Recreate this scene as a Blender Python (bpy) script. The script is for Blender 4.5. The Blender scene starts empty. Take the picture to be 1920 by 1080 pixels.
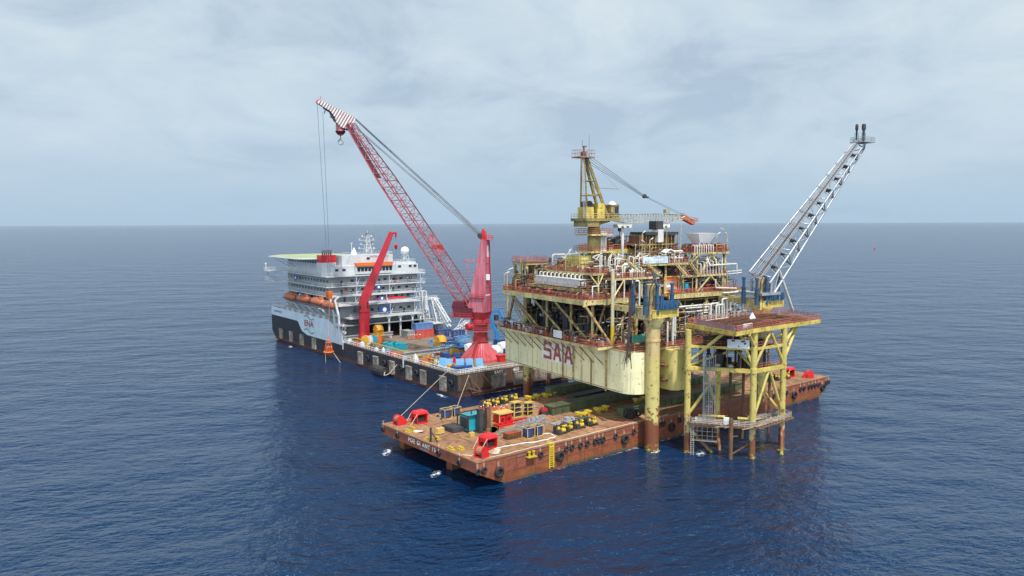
import bpy, math, random
from math import radians as R, sin, cos, pi, sqrt, hypot
from mathutils import Vector, Matrix
random.seed(7)
S = bpy.context.scene
COL = S.collection

# ---------------------------------------------------------------- camera, sky, sun
YAW = R(51.3)                                     # world x axis points this far right of the view
CAM = Vector((-91.52, -126.39, 56.0))
FOC = 1430.0 / 1920 * 36
PITCH, ROLL = math.atan2(122.0, 1430.0), math.atan2(6.0, 1720.0)
cd = bpy.data.cameras.new('camera'); cam = bpy.data.objects.new('camera', cd); COL.objects.link(cam)
cd.sensor_width = 36.0; cd.lens = FOC; cd.clip_start = 1.0; cd.clip_end = 60000.0
fw = Vector((cos(YAW), sin(YAW), 0)); rt0 = Vector((sin(YAW), -cos(YAW), 0)); up0 = Vector((0, 0, 1))
fwd = fw * cos(PITCH) - up0 * sin(PITCH); upc = fw * sin(PITCH) + up0 * cos(PITCH)
rgt = rt0 * cos(ROLL) - upc * sin(ROLL); upv = rt0 * sin(ROLL) + upc * cos(ROLL)
M = Matrix((rgt, upv, -fwd)).transposed().to_4x4(); M.translation = CAM
cam.matrix_world = M
S.camera = cam
S.cycles.sample_clamp_direct = 4.0; S.cycles.sample_clamp_indirect = 4.0
S.view_settings.view_transform = 'Standard'; S.view_settings.look = 'None'
S.view_settings.exposure = 0.06; S.view_settings.gamma = 1.0

SUN_DIR = Vector((-0.08, -0.46, 0.88)).normalized()   # towards the sun
sd = bpy.data.lights.new('sun', 'SUN'); so = bpy.data.objects.new('sun', sd); COL.objects.link(so)
sd.energy = 4.7; sd.angle = R(1.6); sd.color = (1.0, 0.96, 0.90)
so.rotation_euler = SUN_DIR.to_track_quat('Z', 'Y').to_euler()

W = bpy.data.worlds.new("World"); S.world = W; W.use_nodes = True
nt = W.node_tree; nt.nodes.clear()
def N(t, tree=None, **kw):
    n = (tree or nt).nodes.new(t)
    for k, v in kw.items(): setattr(n, k, v)
    return n
out = N('ShaderNodeOutputWorld'); bg = N('ShaderNodeBackground'); bg.inputs[1].default_value = 0.10
sky = N('ShaderNodeTexSky'); sky.sky_type = 'NISHITA'; sky.sun_disc = False
sky.sun_elevation = math.asin(SUN_DIR.z); sky.sun_rotation = math.atan2(SUN_DIR.x, SUN_DIR.y)
sky.air_density = 1.0; sky.dust_density = 1.5; sky.ozone_density = 1.5
tc = N('ShaderNodeTexCoord'); sep = N('ShaderNodeSeparateXYZ')
lk = nt.links.new
lk(tc.outputs['Generated'], sep.inputs[0])
def mth(op, a, b=None, tree=None, clamp=False):
    n = (tree or nt).nodes.new('ShaderNodeMath'); n.operation = op; n.use_clamp = clamp
    for i, v in enumerate((a, b)):
        if v is None: continue
        if isinstance(v, (int, float)): n.inputs[i].default_value = v
        else: (tree or nt).links.new(v, n.inputs[i])
    return n.outputs[0]
zc = mth('MAXIMUM', sep.outputs[2], 0.0)
den = mth('ADD', zc, 0.30)
px = mth('DIVIDE', sep.outputs[0], den); py = mth('DIVIDE', sep.outputs[1], den)
cmb = N('ShaderNodeCombineXYZ'); lk(px, cmb.inputs[0]); lk(py, cmb.inputs[1])
def wnoise(scale, detail, rough, off, dist=0.0):
    a = N('ShaderNodeMapping'); a.inputs['Location'].default_value = off; lk(cmb.outputs[0], a.inputs[0])
    n = N('ShaderNodeTexNoise'); n.inputs['Scale'].default_value = scale; n.inputs['Detail'].default_value = detail
    n.inputs['Roughness'].default_value = rough; n.inputs['Distortion'].default_value = dist
    lk(a.outputs[0], n.inputs['Vector']); return n.outputs[0]
def ramp(fac, stops, tree=None):
    t = tree or nt
    n = t.nodes.new('ShaderNodeValToRGB'); cr = n.color_ramp
    while len(cr.elements) < len(stops): cr.elements.new(0.5)
    for e, (p, c) in zip(cr.elements, stops):
        e.position = p; e.color = (c[0], c[1], c[2], 1) if not isinstance(c, (int, float)) else (c, c, c, 1)
    t.links.new(fac, n.inputs[0]); return n.outputs[0]
def mix(fac, a, b, tree=None, blend='MIX'):
    t = tree or nt
    n = t.nodes.new('ShaderNodeMix'); n.data_type = 'RGBA'; n.blend_type = blend
    for s, v in ((n.inputs[0], fac), (n.inputs[6], a), (n.inputs[7], b)):
        if isinstance(v, (int, float)): s.default_value = v
        elif isinstance(v, tuple): s.default_value = (v[0], v[1], v[2], 1)
        else: t.links.new(v, s)
    return n.outputs[2]
c1 = wnoise(1.1, 7, 0.52, (3.1, 1.7, 0.4), 0.4)
c2 = wnoise(3.2, 8, 0.58, (7.3, 2.2, 1.4), 0.5)
soft = mth('ADD', mth('MULTIPLY', c1, 0.55), mth('MULTIPLY', c2, 0.45))
cloud = ramp(soft, ((0.36, (4.6, 5.7, 7.0)), (0.43, (5.4, 6.6, 7.6)), (0.50, (6.1, 7.2, 8.0)), (0.58, (6.9, 7.8, 8.4)), (0.66, (7.9, 8.5, 8.9))))
lowhaze = ramp(zc, ((0.0, 1.0), (0.04, 0.85), (0.11, 0.3), (0.22, 0.0)))
cl = mix(lowhaze, cloud, (4.25, 5.75, 7.25))
cover = ramp(soft, ((0.30, 0.82), (0.45, 0.95)))
fin = mix(cover, sky.outputs[0], cl); fin = mix(1.0, fin, ramp(zc, ((0.27, 1.0), (0.65, 0.42))), None, 'MULTIPLY')
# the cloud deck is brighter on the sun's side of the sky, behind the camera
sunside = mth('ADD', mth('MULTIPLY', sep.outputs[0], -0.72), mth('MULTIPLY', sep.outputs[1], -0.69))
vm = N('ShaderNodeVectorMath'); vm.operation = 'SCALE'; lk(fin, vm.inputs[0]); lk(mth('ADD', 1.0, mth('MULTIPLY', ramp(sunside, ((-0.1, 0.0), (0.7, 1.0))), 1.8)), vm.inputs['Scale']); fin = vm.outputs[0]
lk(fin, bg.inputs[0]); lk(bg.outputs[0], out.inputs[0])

# ---------------------------------------------------------------- frames (each floating thing has its own heading)
class Frame:
    def __init__(s, ox, oy, ang): s.o = Vector((ox, oy, 0)); s.a = ang
    def w(s, p):
        c, n = cos(s.a), sin(s.a)
        return Vector((s.o.x + c * p[0] - n * p[1], s.o.y + n * p[0] + c * p[1], p[2]))
FW = Frame(0, 0, 0)
FP = Frame(42.0, 11.2, R(-6.5))                    # the platform
FE = Frame(45.7, 73.3, R(-1.5))                    # the accommodation vessel

# ---------------------------------------------------------------- mesh builder
class MB:
    def __init__(s): s.v = []; s.f = []; s.mi = []; s.cur = 0; s.st = []
    def add(s, vs, fs):
        n = len(s.v); s.st.append((n, len(s.f))); s.v += [tuple(v) for v in vs]; s.f += [tuple(i + n for i in f) for f in fs]; s.mi += [s.cur] * len(fs)
        return s
    def hexa(s, p):                                 # 8 points: bottom ring, top ring
        return s.add(p, [(3, 2, 1, 0), (4, 5, 6, 7), (0, 1, 5, 4), (1, 2, 6, 5), (2, 3, 7, 6), (3, 0, 4, 7)])
    def box(s, x0, x1, y0, y1, z0, z1):
        return s.hexa([(x0, y0, z0), (x1, y0, z0), (x1, y1, z0), (x0, y1, z0), (x0, y0, z1), (x1, y0, z1), (x1, y1, z1), (x0, y1, z1)])
    def cbox(s, c, d, rz=0.0):
        x, y, z = c; a, b, h = d[0] / 2, d[1] / 2, d[2] / 2; C, n = cos(rz), sin(rz)
        q = [(x + C * i - n * j, y + n * i + C * j) for i, j in ((-a, -b), (a, -b), (a, b), (-a, b))]
        return s.hexa([(*k, z - h) for k in q] + [(*k, z + h) for k in q])
    def bar(s, p, q, w, h, up=(0, 0, 1)):           # rectangular bar from p to q
        p, q = Vector(p), Vector(q); d = (q - p)
        if d.length < 1e-6: return s
        d.normalize(); u = Vector(up)
        if abs(d.dot(u)) > 0.98: u = Vector((1, 0, 0))
        a = d.cross(u).normalized() * (w / 2); b = a.cross(d).normalized() * (h / 2)
        return s.hexa([p - a - b, p + a - b, q + a - b, q - a - b, p - a + b, p + a + b, q + a + b, q - a + b])
    def tube(s, p, q, r, n=6, r2=None, cap=True):
        p, q = Vector(p), Vector(q); d = q - p
        if d.length < 1e-6: return s
        d.normalize(); u = Vector((0, 0, 1)) if abs(d.z) < 0.9 else Vector((1, 0, 0))
        a = d.cross(u).normalized(); b = d.cross(a).normalized(); r2 = r if r2 is None else r2
        vs = []
        for o, rr in ((p, r), (q, r2)):
            for i in range(n):
                t = 2 * pi * i / n; vs.append(o + a * (rr * cos(t)) + b * (rr * sin(t)))
        fs = [(i, (i + 1) % n, n + (i + 1) % n, n + i) for i in range(n)]
        if cap: fs += [tuple(range(n - 1, -1, -1)), tuple(range(n, 2 * n))]
        return s.add(vs, fs)
    def pipe(s, pts, r, n=6, bend=0.0):             # swept pipe with rounded elbows
        P = [Vector(p) for p in pts]
        if bend > 0 and len(P) > 2:
            Q = [P[0]]
            for i in range(1, len(P) - 1):
                a, b, c = P[i - 1], P[i], P[i + 1]
                l = min(bend, (a - b).length * 0.45, (c - b).length * 0.45)
                s0 = b + (a - b).normalized() * l; s1 = b + (c - b).normalized() * l
                for t in (0.0, 0.33, 0.67, 1.0): Q.append(s0.lerp(b, t).lerp(b.lerp(s1, t), t))
            Q.append(P[-1]); P = Q
        rings = []; u = None
        for i, p in enumerate(P):
            d = (P[min(i + 1, len(P) - 1)] - P[max(i - 1, 0)])
            if d.length < 1e-9: d = Vector((0, 0, 1))
            d.normalize()
            if u is None: u = d.orthogonal().normalized()
            u = (u - d * u.dot(d))
            if u.length < 1e-6: u = d.orthogonal()
            u.normalize(); b = d.cross(u)
            rings.append([p + u * (r * cos(2 * pi * k / n)) + b * (r * sin(2 * pi * k / n)) for k in range(n)])
        vs = [v for g in rings for v in g]; fs = []
        for i in range(len(rings) - 1):
            for k in range(n): fs.append((i * n + k, i * n + (k + 1) % n, (i + 1) * n + (k + 1) % n, (i + 1) * n + k))
        fs += [tuple(range(n - 1, -1, -1)), tuple(range((len(rings) - 1) * n, len(rings) * n))]
        return s.add(vs, fs)
    def lathe(s, prof, c=(0, 0, 0), n=20, axis='Z', sq=None):   # profile of (radius, height)
        c = Vector(c); vs = []; fs = []
        for j, (r, z) in enumerate(prof):
            for i in range(n):
                t = 2 * pi * i / n; x, y = r * cos(t), r * sin(t)
                if sq and sq[j] > 0:
                    m = max(abs(cos(t)), abs(sin(t))); k = 1 + (1 / m - 1) * sq[j]; x *= k; y *= k
                v = Vector((x, y, z)) if axis == 'Z' else Vector((z, x, y)) if axis == 'X' else Vector((y, z, x))
                vs.append(c + v)
        for j in range(len(prof) - 1):
            for i in range(n): fs.append((j * n + i, j * n + (i + 1) % n, (j + 1) * n + (i + 1) % n, (j + 1) * n + i))
        fs += [tuple(range(n - 1, -1, -1)), tuple(range((len(prof) - 1) * n, len(prof) * n))]
        return s.add(vs, fs)
    def prism(s, poly, z0, z1):
        n = len(poly); vs = [(x, y, z0) for x, y in poly] + [(x, y, z1) for x, y in poly]
        fs = [tuple(range(n - 1, -1, -1)), tuple(range(n, 2 * n))] + [(i, (i + 1) % n, n + (i + 1) % n, n + i) for i in range(n)]
        return s.add(vs, fs)
    def prismy(s, poly, y0, y1):                     # polygon in x,z pulled along y
        n = len(poly); vs = [(x, y0, z) for x, z in poly] + [(x, y1, z) for x, z in poly]
        fs = [tuple(range(n)), tuple(range(2 * n - 1, n - 1, -1))] + [(i, n + i, n + (i + 1) % n, (i + 1) % n) for i in range(n)]
        return s.add(vs, fs)
    def prismx(s, poly, x0, x1):                     # polygon in y,z pulled along x
        n = len(poly); vs = [(x0, y, z) for y, z in poly] + [(x1, y, z) for y, z in poly]
        fs = [tuple(range(n - 1, -1, -1)), tuple(range(n, 2 * n))] + [(i, (i + 1) % n, n + (i + 1) % n, n + i) for i in range(n)]
        return s.add(vs, fs)
    def torus(s, c, ax, Rm, r, n=16, m=8):
        c = Vector(c); ax = Vector(ax).normalized(); u = ax.orthogonal().normalized(); w = ax.cross(u); vs = []; fs = []
        for i in range(n):
            t = 2 * pi * i / n; d = u * cos(t) + w * sin(t)
            for j in range(m):
                q = 2 * pi * j / m; vs.append(c + d * (Rm + r * cos(q)) + ax * (r * sin(q)))
        for i in range(n):
            for j in range(m): fs.append((i * m + j, ((i + 1) % n) * m + j, ((i + 1) % n) * m + (j + 1) % m, i * m + (j + 1) % m))
        return s.add(vs, fs)
    def ball(s, c, r, n=14, sz=1.0):
        k = n // 2; return s.lathe([(max(r * sin(pi * i / k), 0.002), -r * sz * cos(pi * i / k)) for i in range(k + 1)], c, n)
    def rail(s, pts, h=1.15, step=1.7, r=0.045, closed=False, bars=(0.5, 1.0), n=4):
        P = [Vector(p) for p in pts]
        if closed: P.append(P[0])
        for a, b in zip(P, P[1:]):
            L = (b - a).length; k = max(1, round(L / step))
            for i in range(k + 1):
                p = a.lerp(b, i / k); s.tube(p, p + Vector((0, 0, h)), r, n, cap=False)
            for t in bars: s.tube(a + Vector((0, 0, h * t)), b + Vector((0, 0, h * t)), r, n, cap=False)
        return s
    def ladder(s, p, q, w, side, r=0.05, step=0.45, cage=False):
        p, q, side = Vector(p), Vector(q), Vector(side).normalized() * (w / 2)
        s.tube(p - side, q - side, r, 4); s.tube(p + side, q + side, r, 4)
        k = max(2, int((q - p).length / step))
        for i in range(k):
            c = p.lerp(q, (i + 0.5) / k); s.tube(c - side, c + side, r * 0.7, 4)
        if cage:
            o = side.cross(q - p).normalized()
            for i in range(max(2, int((q - p).length / 1.1))):
                c = p.lerp(q, (i + 0.5) / max(2, int((q - p).length / 1.1)))
                ring = [c - side, c - side * 1.1 + o * w * 0.6, c + o * w * 1.05, c + side * 1.1 + o * w * 0.6, c + side]
                for a, b in zip(ring, ring[1:]): s.tube(a, b, r * 0.6, 4)
            for t in (-1.1, 0, 1.1): s.tube(p + side * t + o * w * (1.05 - 0.45 * abs(t)), q + side * t + o * w * (1.05 - 0.45 * abs(t)), r * 0.6, 4)
        return s
    def stair(s, p, q, w, side, rh=1.0):
        p, q, sd_ = Vector(p), Vector(q), Vector(side).normalized() * (w / 2)
        for g in (-1, 1):
            s.bar(p + sd_ * g, q + sd_ * g, 0.08, 0.3); s.tube(p + sd_ * g + Vector((0, 0, rh)), q + sd_ * g + Vector((0, 0, rh)), 0.05, 4)
            for t in (0, 0.33, 0.67, 1):
                c = p.lerp(q, t) + sd_ * g; s.tube(c, c + Vector((0, 0, rh)), 0.05, 4)
        k = max(3, int(abs(q.z - p.z) / 0.25))
        for i in range(k):
            c = p.lerp(q, (i + 0.5) / k); s.bar(c - sd_, c + sd_, 0.26, 0.04)
        return s
    def xform(s, mat):
        s.v = [tuple(mat @ Vector(v)) for v in s.v]; return s

def lattice(ch, lc, A, B, n, rc, rl, faces=((0, 1), (1, 2), (2, 3), (3, 0)), seg=6):
    """chords from the corners A to the corners B with n bays of zigzag lacing"""
    A = [Vector(a) for a in A]; B = [Vector(b) for b in B]
    for a, b in zip(A, B): ch.tube(a, b, rc, seg)
    for f, (i, j) in enumerate(faces):
        for k in range(n):
            t0, t1 = k / n, (k + 1) / n
            a0, b0 = A[i].lerp(B[i], t0), A[j].lerp(B[j], t0); a1, b1 = A[i].lerp(B[i], t1), A[j].lerp(B[j], t1)
            if (k + f) % 2: lc.tube(a0, b1, rl, 4, cap=False)
            else: lc.tube(b0, a1, rl, 4, cap=False)
            lc.tube(a1, b1, rl, 4, cap=False)

def mesh_of(mb, name, mats, smooth=False, off=None):
    me = bpy.data.meshes.new(name)
    vs = mb.v if off is None else [(a - off[0], b - off[1], c - off[2]) for a, b, c in mb.v]
    me.from_pydata(vs, [], mb.f); me.update()
    for m in (mats if isinstance(mats, (list, tuple)) else [mats]): me.materials.append(m)
    if isinstance(mats, (list, tuple)) and len(mats) > 1: me.polygons.foreach_set('material_index', mb.mi)
    if smooth:
        me.polygons.foreach_set('use_smooth', [True] * len(me.polygons))
        try: me.set_sharp_from_angle(angle=R(40))
        except Exception: pass
    return me
class Thing:
    def __init__(s, name, label, cat, F=FW, base=(0, 0, 0), rz=0.0, group=None, kind=None):
        o = bpy.data.objects.new(name, None); o.empty_display_size = 0.5; COL.objects.link(o)
        s.o = o; s.base = Vector(base); s.F = F
        o.location = F.w(base); o.rotation_euler = (0, 0, F.a + rz)
        o['label'] = label; o['category'] = cat
        if group: o['group'] = group
    def part(s, name, mb, mat, parent=None, smooth=False, label=None, local=False):
        me = mesh_of(mb, name, mat, smooth, None if local else s.base)
        ob = bpy.data.objects.new(name, me); COL.objects.link(ob); ob.parent = parent or s.o
        if label: ob['label'] = label
        return ob
    def split(s, name, mb, mat, parent=None, smooth=False, local=False, most=100):
        """every piece of mb as a part of its own; past `most` of one name the rest is one part"""
        if not hasattr(s, 'cnt'): s.cnt = {}
        st = mb.st + [(len(mb.v), len(mb.f))]
        for i in range(len(mb.st)):
            (v0, f0), (v1, f1) = st[i], st[i + 1]; m_ = MB(); k = s.cnt.get(name, 0)
            if k >= most:
                m_.add(mb.v[v0:], [tuple(a - v0 for a in f) for f in mb.f[f0:]]); o = s.part(name, m_, mat, parent, smooth, local=local); o['kind'] = 'stuff'; return
            m_.add(mb.v[v0:v1], [tuple(a - v0 for a in f) for f in mb.f[f0:f1]]); s.part(name, m_, mat, parent, smooth, local=local); s.cnt[name] = k + 1
    def again(s, name, ob, loc, parent=None, rz=0.0):        # another copy of one of its parts
        c = ob.copy(); COL.objects.link(c); c.parent = parent or ob.parent; c.location = loc; c.rotation_euler = (0, 0, rz); return c
def clone(T, label, F, base, rz=0.0, group=None, scale=None):
    r = T.o.copy(); COL.objects.link(r); r.location = F.w(base); r.rotation_euler = (0, 0, F.a + rz); r['label'] = label
    if group: r['group'] = group
    if scale: r.scale = (scale,) * 3
    for ch in list(T.o.children):
        c = ch.copy(); COL.objects.link(c); c.parent = r
        for g in list(ch.children):
            d = g.copy(); COL.objects.link(d); d.parent = c
    return r
def solo(name, label, cat, mb, mat, F=FW, base=(0, 0, 0), smooth=False, group=None, kind=None):   # a thing that is one mesh
    me = mesh_of(mb, name, mat, smooth, base); o = bpy.data.objects.new(name, me); COL.objects.link(o)
    o.location = F.w(base); o.rotation_euler = (0, 0, F.a)
    if kind: o['kind'] = kind
    if label: o['label'] = label
    if cat: o['category'] = cat
    if group: o['group'] = group
    return o
def solo_again(o, label, F, base, rz=0.0):
    c = o.copy(); COL.objects.link(c); c.location = F.w(base); c.rotation_euler = (0, 0, F.a + rz); c['label'] = label; return c
ORD = 'first second third fourth fifth sixth seventh eighth ninth tenth eleventh twelfth thirteenth fourteenth fifteenth sixteenth seventeenth eighteenth nineteenth twentieth twenty-first twenty-second twenty-third twenty-fourth twenty-fifth twenty-sixth twenty-seventh twenty-eighth twenty-ninth thirtieth'.split()

def lettering(T, name, text, size, pos, rot, mat, parent=None, extrude=0.015, space=1.0, bold=0.0, xs=1.0):
    cu = bpy.data.curves.new(name, 'FONT'); cu.body = text; cu.size = size; cu.extrude = extrude; cu.space_character = space
    cu.align_x = 'CENTER'; cu.align_y = 'CENTER'; cu.offset = bold
    tmp = bpy.data.objects.new(name, cu); COL.objects.link(tmp)
    bpy.context.view_layer.update()
    me = bpy.data.meshes.new_from_object(tmp.evaluated_get(bpy.context.evaluated_depsgraph_get()))
    bpy.data.objects.remove(tmp); me.materials.clear(); me.materials.append(mat)
    ob = bpy.data.objects.new(name, me); COL.objects.link(ob); ob.parent = parent or T.o
    ob.location = Vector(pos) - T.base; ob.rotation_euler = rot; ob.scale = (xs, 1, 1)
    return ob
RX = (pi / 2, 0, 0)              # text on a face that looks along -y
RL = (pi / 2, 0, -pi / 2)        # text on a face that looks along -x

# ---------------------------------------------------------------- materials
def mat_new(name):
    m = bpy.data.materials.new(name); m.use_nodes = True; t = m.node_tree
    return m, t, t.nodes['Principled BSDF']
def noise(t, vec, scale, detail=5, rough=0.6):
    n = t.nodes.new('ShaderNodeTexNoise'); n.inputs['Scale'].default_value = scale; n.inputs['Detail'].default_value = detail
    n.inputs['Roughness'].default_value = rough; t.links.new(vec, n.inputs['Vector']); return n.outputs[0]
def coords(t):
    c = t.nodes.new('ShaderNodeTexCoord'); oi = t.nodes.new('ShaderNodeObjectInfo')
    a = t.nodes.new('ShaderNodeVectorMath'); a.operation = 'ADD'
    k = t.nodes.new('ShaderNodeMath'); k.operation = 'MULTIPLY'; k.inputs[1].default_value = 37.0
    t.links.new(oi.outputs['Random'], k.inputs[0]); t.links.new(c.outputs['Object'], a.inputs[0]); t.links.new(k.outputs[0], a.inputs[1])
    return c.outputs['Object'], a.outputs[0]
def mapped(t, vec, sc):
    m = t.nodes.new('ShaderNodeMapping'); m.inputs['Scale'].default_value = sc; t.links.new(vec, m.inputs[0]); return m.outputs[0]
RUST = (0.11, 0.04, 0.018)
def paint(name, col, rust=0.25, rough=0.5, var=0.25, scale=1.0, streak=0.5, metal=0.0, rustcol=RUST, bump=0.0, fade=None):
    m, t, b = mat_new(name); ob, v = coords(t)
    n1 = noise(t, v, 0.25 * scale, 6); n2 = noise(t, v, 1.6 * scale, 8, 0.65); n3 = noise(t, mapped(t, v, (1.1, 1.1, 0.09)), 0.9 * scale, 6, 0.6)
    dk = tuple(c * (1 - var) for c in col); lt = tuple(min(1, c * (1 + var * 0.6)) for c in col)
    base = ramp(n1, ((0.35, dk), (0.65, lt)), t)
    if fade: base = mix(ramp(n3, ((0.45, 0.0), (0.62, 0.75)), t), base, fade, t)
    if rust > 0:
        f = ramp(n2, ((0.66 - 0.22 * rust, 0.0), (0.76 - 0.18 * rust, 0.9)), t)
        base = mix(f, base, rustcol, t)
        if streak > 0:
            g = ramp(n3, ((0.60 - 0.15 * rust, 0.0), (0.80 - 0.1 * rust, streak)), t)
            base = mix(g, base, tuple(c * 1.5 for c in rustcol), t)
    t.links.new(base, b.inputs['Base Color']); b.inputs['Roughness'].default_value = rough; b.inputs['Metallic'].default_value = metal
    if bump > 0:
        bn = t.nodes.new('ShaderNodeBump'); bn.inputs['Strength'].default_value = 0.6; bn.inputs['Distance'].default_value = bump
        t.links.new(n2, bn.inputs['Height']); t.links.new(bn.outputs[0], b.inputs['Normal'])
    return m
CREAM = paint('cream_paint', (0.62, 0.51, 0.23), 0.60, streak=0.75, var=.35)
CREAMD = paint('weathered_cream_paint', (0.43, 0.34, 0.14), 0.85, var=0.4, streak=0.9)
YELL = paint('platform_yellow', (0.62, 0.48, 0.11), 0.5, streak=0.8, var=.3)
DECKR = paint('rusty_deck_plate', (0.26, 0.10, 0.055), 0.9, 0.8, var=0.4, rustcol=(0.07, 0.03, 0.018), streak=0)
RAILR = paint('handrail_red', (0.42, 0.11, 0.075), 0.25, 0.6, var=0.3)
RAILY = paint('handrail_yellow', (0.62, 0.42, 0.05), 0.15, 0.6)
RAILW = paint('handrail_white', (0.72, 0.73, 0.72), 0.1, 0.6)
RAILG = paint('handrail_grey', (0.38, 0.37, 0.34), 0.5, 0.6)
WHITE = paint('white_paint', (0.76, 0.77, 0.77), 0.12, 0.45, var=0.12, streak=0.35)
OFFW = paint('pipe_white', (0.70, 0.69, 0.64), 0.25, 0.45, var=0.2)
SHIPG = paint('ship_light_grey', (0.25, 0.27, 0.285), 0.12, 0.5, var=0.12, streak=0.3)
SHIPW = paint('ship_white', (0.56, 0.58, 0.60), 0.25, 0.4, var=0.12, streak=0.45)
GREY = paint('grey_steel', (0.33, 0.34, 0.35), 0.35, 0.55, var=0.25)
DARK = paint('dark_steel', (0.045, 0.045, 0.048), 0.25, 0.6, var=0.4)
BLACKR = paint('black_rubber', (0.022, 0.022, 0.024), 0.0, 0.75, var=0.3)
BROWN = paint('brown_steel', (0.16, 0.085, 0.05), 0.7, 0.75, var=0.4)
CRRED = paint('crane_red', (0.46, 0.025, 0.035), 0.25, 0.5, var=0.3, streak=0.45, fade=(.5, .10, .11), scale=.8)
CRPINK = paint('faded_crane_red', (0.47, 0.085, 0.125), 0.0, 0.5, var=0.2, fade=(0.56, 0.26, 0.30), scale=.6)
CRLAT = paint('boom_red', (0.32, 0.05, 0.07), 0.15, 0.5, var=0.35)
CRSM = paint('small_crane_red', (0.52, 0.018, 0.035), 0.12, 0.4, var=0.2, streak=0.3)
MAROON = paint('boom_maroon', (0.13, 0.012, 0.025), 0.1, 0.5)
RED = paint('bright_red', (0.60, 0.02, 0.025), 0.08, 0.4, var=0.15)
BLUE = paint('machinery_blue', (0.02, 0.085, 0.18), 0.45, 0.45, var=0.3)
BLUEL = paint('light_blue', (0.15, 0.36, 0.62), 0.08, 0.45, var=0.2)
BLUED = paint('container_blue', (0.025, 0.07, 0.24), 0.12, 0.45, var=0.25)
CBLUE = paint('crane_blue', (0.03, 0.22, 0.52), 0.05, 0.45)
TEAL = paint('teal_paint', (0.02, 0.33, 0.42), 0.08, 0.4, var=0.2)
GREENB = paint('green_board', (0.10, 0.42, 0.33), 0.1, 0.5)
ORANGE = paint('orange_paint', (0.72, 0.16, 0.03), 0.12, 0.45, var=0.15)
LIFEB = paint('lifeboat_orange', (0.44, 0.13, 0.06), 0.05, 0.45, var=0.15, streak=0.3)
YPUMP = paint('pump_yellow', (0.58, 0.42, 0.035), 0.35, 0.4, var=0.2)
YCRATE = paint('crate_yellow', (0.62, 0.42, 0.12), 0.1, 0.6, var=0.2)
GOLD = paint('machine_ochre', (0.62, 0.32, 0.03), 0.15, 0.5, var=0.25)
SKIDG = paint('skid_green', (0.075, 0.095, 0.045), 0.35, 0.65, var=0.35)
GALV = paint('galvanised_steel', (0.33, 0.355, 0.39), 0.06, 0.4, var=0.2, metal=0.3)
GLASS = paint('window_glass', (0.03, 0.04, 0.05), 0.0, 0.12, var=0.3)
ROPE = paint('rope', (0.60, 0.50, 0.38), 0.0, 0.9)
WIRE = paint('wire_rope', (0.16, 0.19, 0.22), 0.0, 0.5)
TIMB = paint('timber', (0.42, 0.26, 0.12), 0.0, 0.8, var=0.3)
HELI = paint('helideck_green', (0.34, 0.42, 0.22), 0.1, 0.8, var=0.2)
COVER = paint('orange_coverall', (0.72, 0.10, 0.02), 0.0, 0.8)
NAVY = paint('navy_coverall', (0.03, 0.04, 0.08), 0.0, 0.8)
SKIN = paint('skin', (0.35, 0.2, 0.13), 0.0, 0.6)
HATW = paint('white_helmet', (0.8, 0.8, 0.78), 0.0, 0.3)
TXTW = paint('white_lettering', (0.78, 0.77, 0.74), 0.1, 0.5)
TXTR = paint('red_lettering', (0.36, 0.085, 0.08), 0.2, 0.5)
TXTB = paint('dark_lettering', (0.03, 0.035, 0.06), 0.0, 0.5)
TXTG = paint('grey_lettering', (0.22, 0.24, 0.27), 0.0, 0.5)
BOARD = paint('sign_board', (0.72, 0.74, 0.76), 0.08, 0.5)

def banded(name, bands, rust=0.4, rough=0.6, axis=2, hard=0.1, streak=0.7, wob=0.5, scale=1.0, patch=None):
    """paint bands laid over a height: bands = ((z, colour), ...) each from that z upward"""
    m, t, b = mat_new(name); ob, v = coords(t)
    sp = t.nodes.new('ShaderNodeSeparateXYZ'); t.links.new(ob, sp.inputs[0]); z = sp.outputs[axis]
    n0 = noise(t, v, 0.7 * scale, 6, 0.6); zz = mth('ADD', z, mth('MULTIPLY', mth('SUBTRACT', n0, 0.5, t), wob * 2, t), t)
    n2 = noise(t, v, 1.2 * scale, 8, 0.65); n3 = noise(t, mapped(t, v, (1.0, 1.0, 0.07)), 0.8 * scale, 6, 0.6); n1 = noise(t, v, 0.2 * scale, 5)
    col = bands[0][1]
    for zz0, c in bands[1:]:
        f = mth('MULTIPLY', mth('SUBTRACT', zz, zz0 - hard, t), 1 / (2 * hard), t, True); col = mix(f, col, c, t)
    col = mix(ramp(n1, ((0.3, 0.38), (0.6, 0.0)), t), col, mix(1.0, col, (0.62, 0.60, 0.58), t, 'MULTIPLY'), t)
    col = mix(ramp(n2, ((0.66 - 0.2 * rust, 0), (0.76 - 0.17 * rust, 0.85)), t), col, RUST, t)
    col = mix(ramp(n3, ((0.58 - 0.12 * rust, 0), (0.78 - 0.1 * rust, streak)), t), col, tuple(c * 1.5 for c in RUST), t)
    if patch:                                        # heavier rust in big flakes low down
        np_ = noise(t, v, 0.55 * scale, 7, 0.62); wz = mth('DIVIDE', mth('SUBTRACT', z, patch[0], t), patch[1] - patch[0], t, True)
        f = mth('SUBTRACT', mth('ADD', np_, patch[2], t), mth('MULTIPLY', wz, patch[3], t), t)
        col = mix(ramp(f, ((0.56, 0.0), (0.60, 0.95)), t), col, mix(n2, (0.09, 0.03, 0.018), (0.30, 0.09, 0.03), t), t)
    t.links.new(col, b.inputs['Base Color']); b.inputs['Roughness'].default_value = rough
    bn = t.nodes.new('ShaderNodeBump'); bn.inputs['Strength'].default_value = 0.5; bn.inputs['Distance'].default_value = 0.06
    t.links.new(n1, bn.inputs['Height']); t.links.new(bn.outputs[0], b.inputs['Normal'])
    return m
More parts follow.
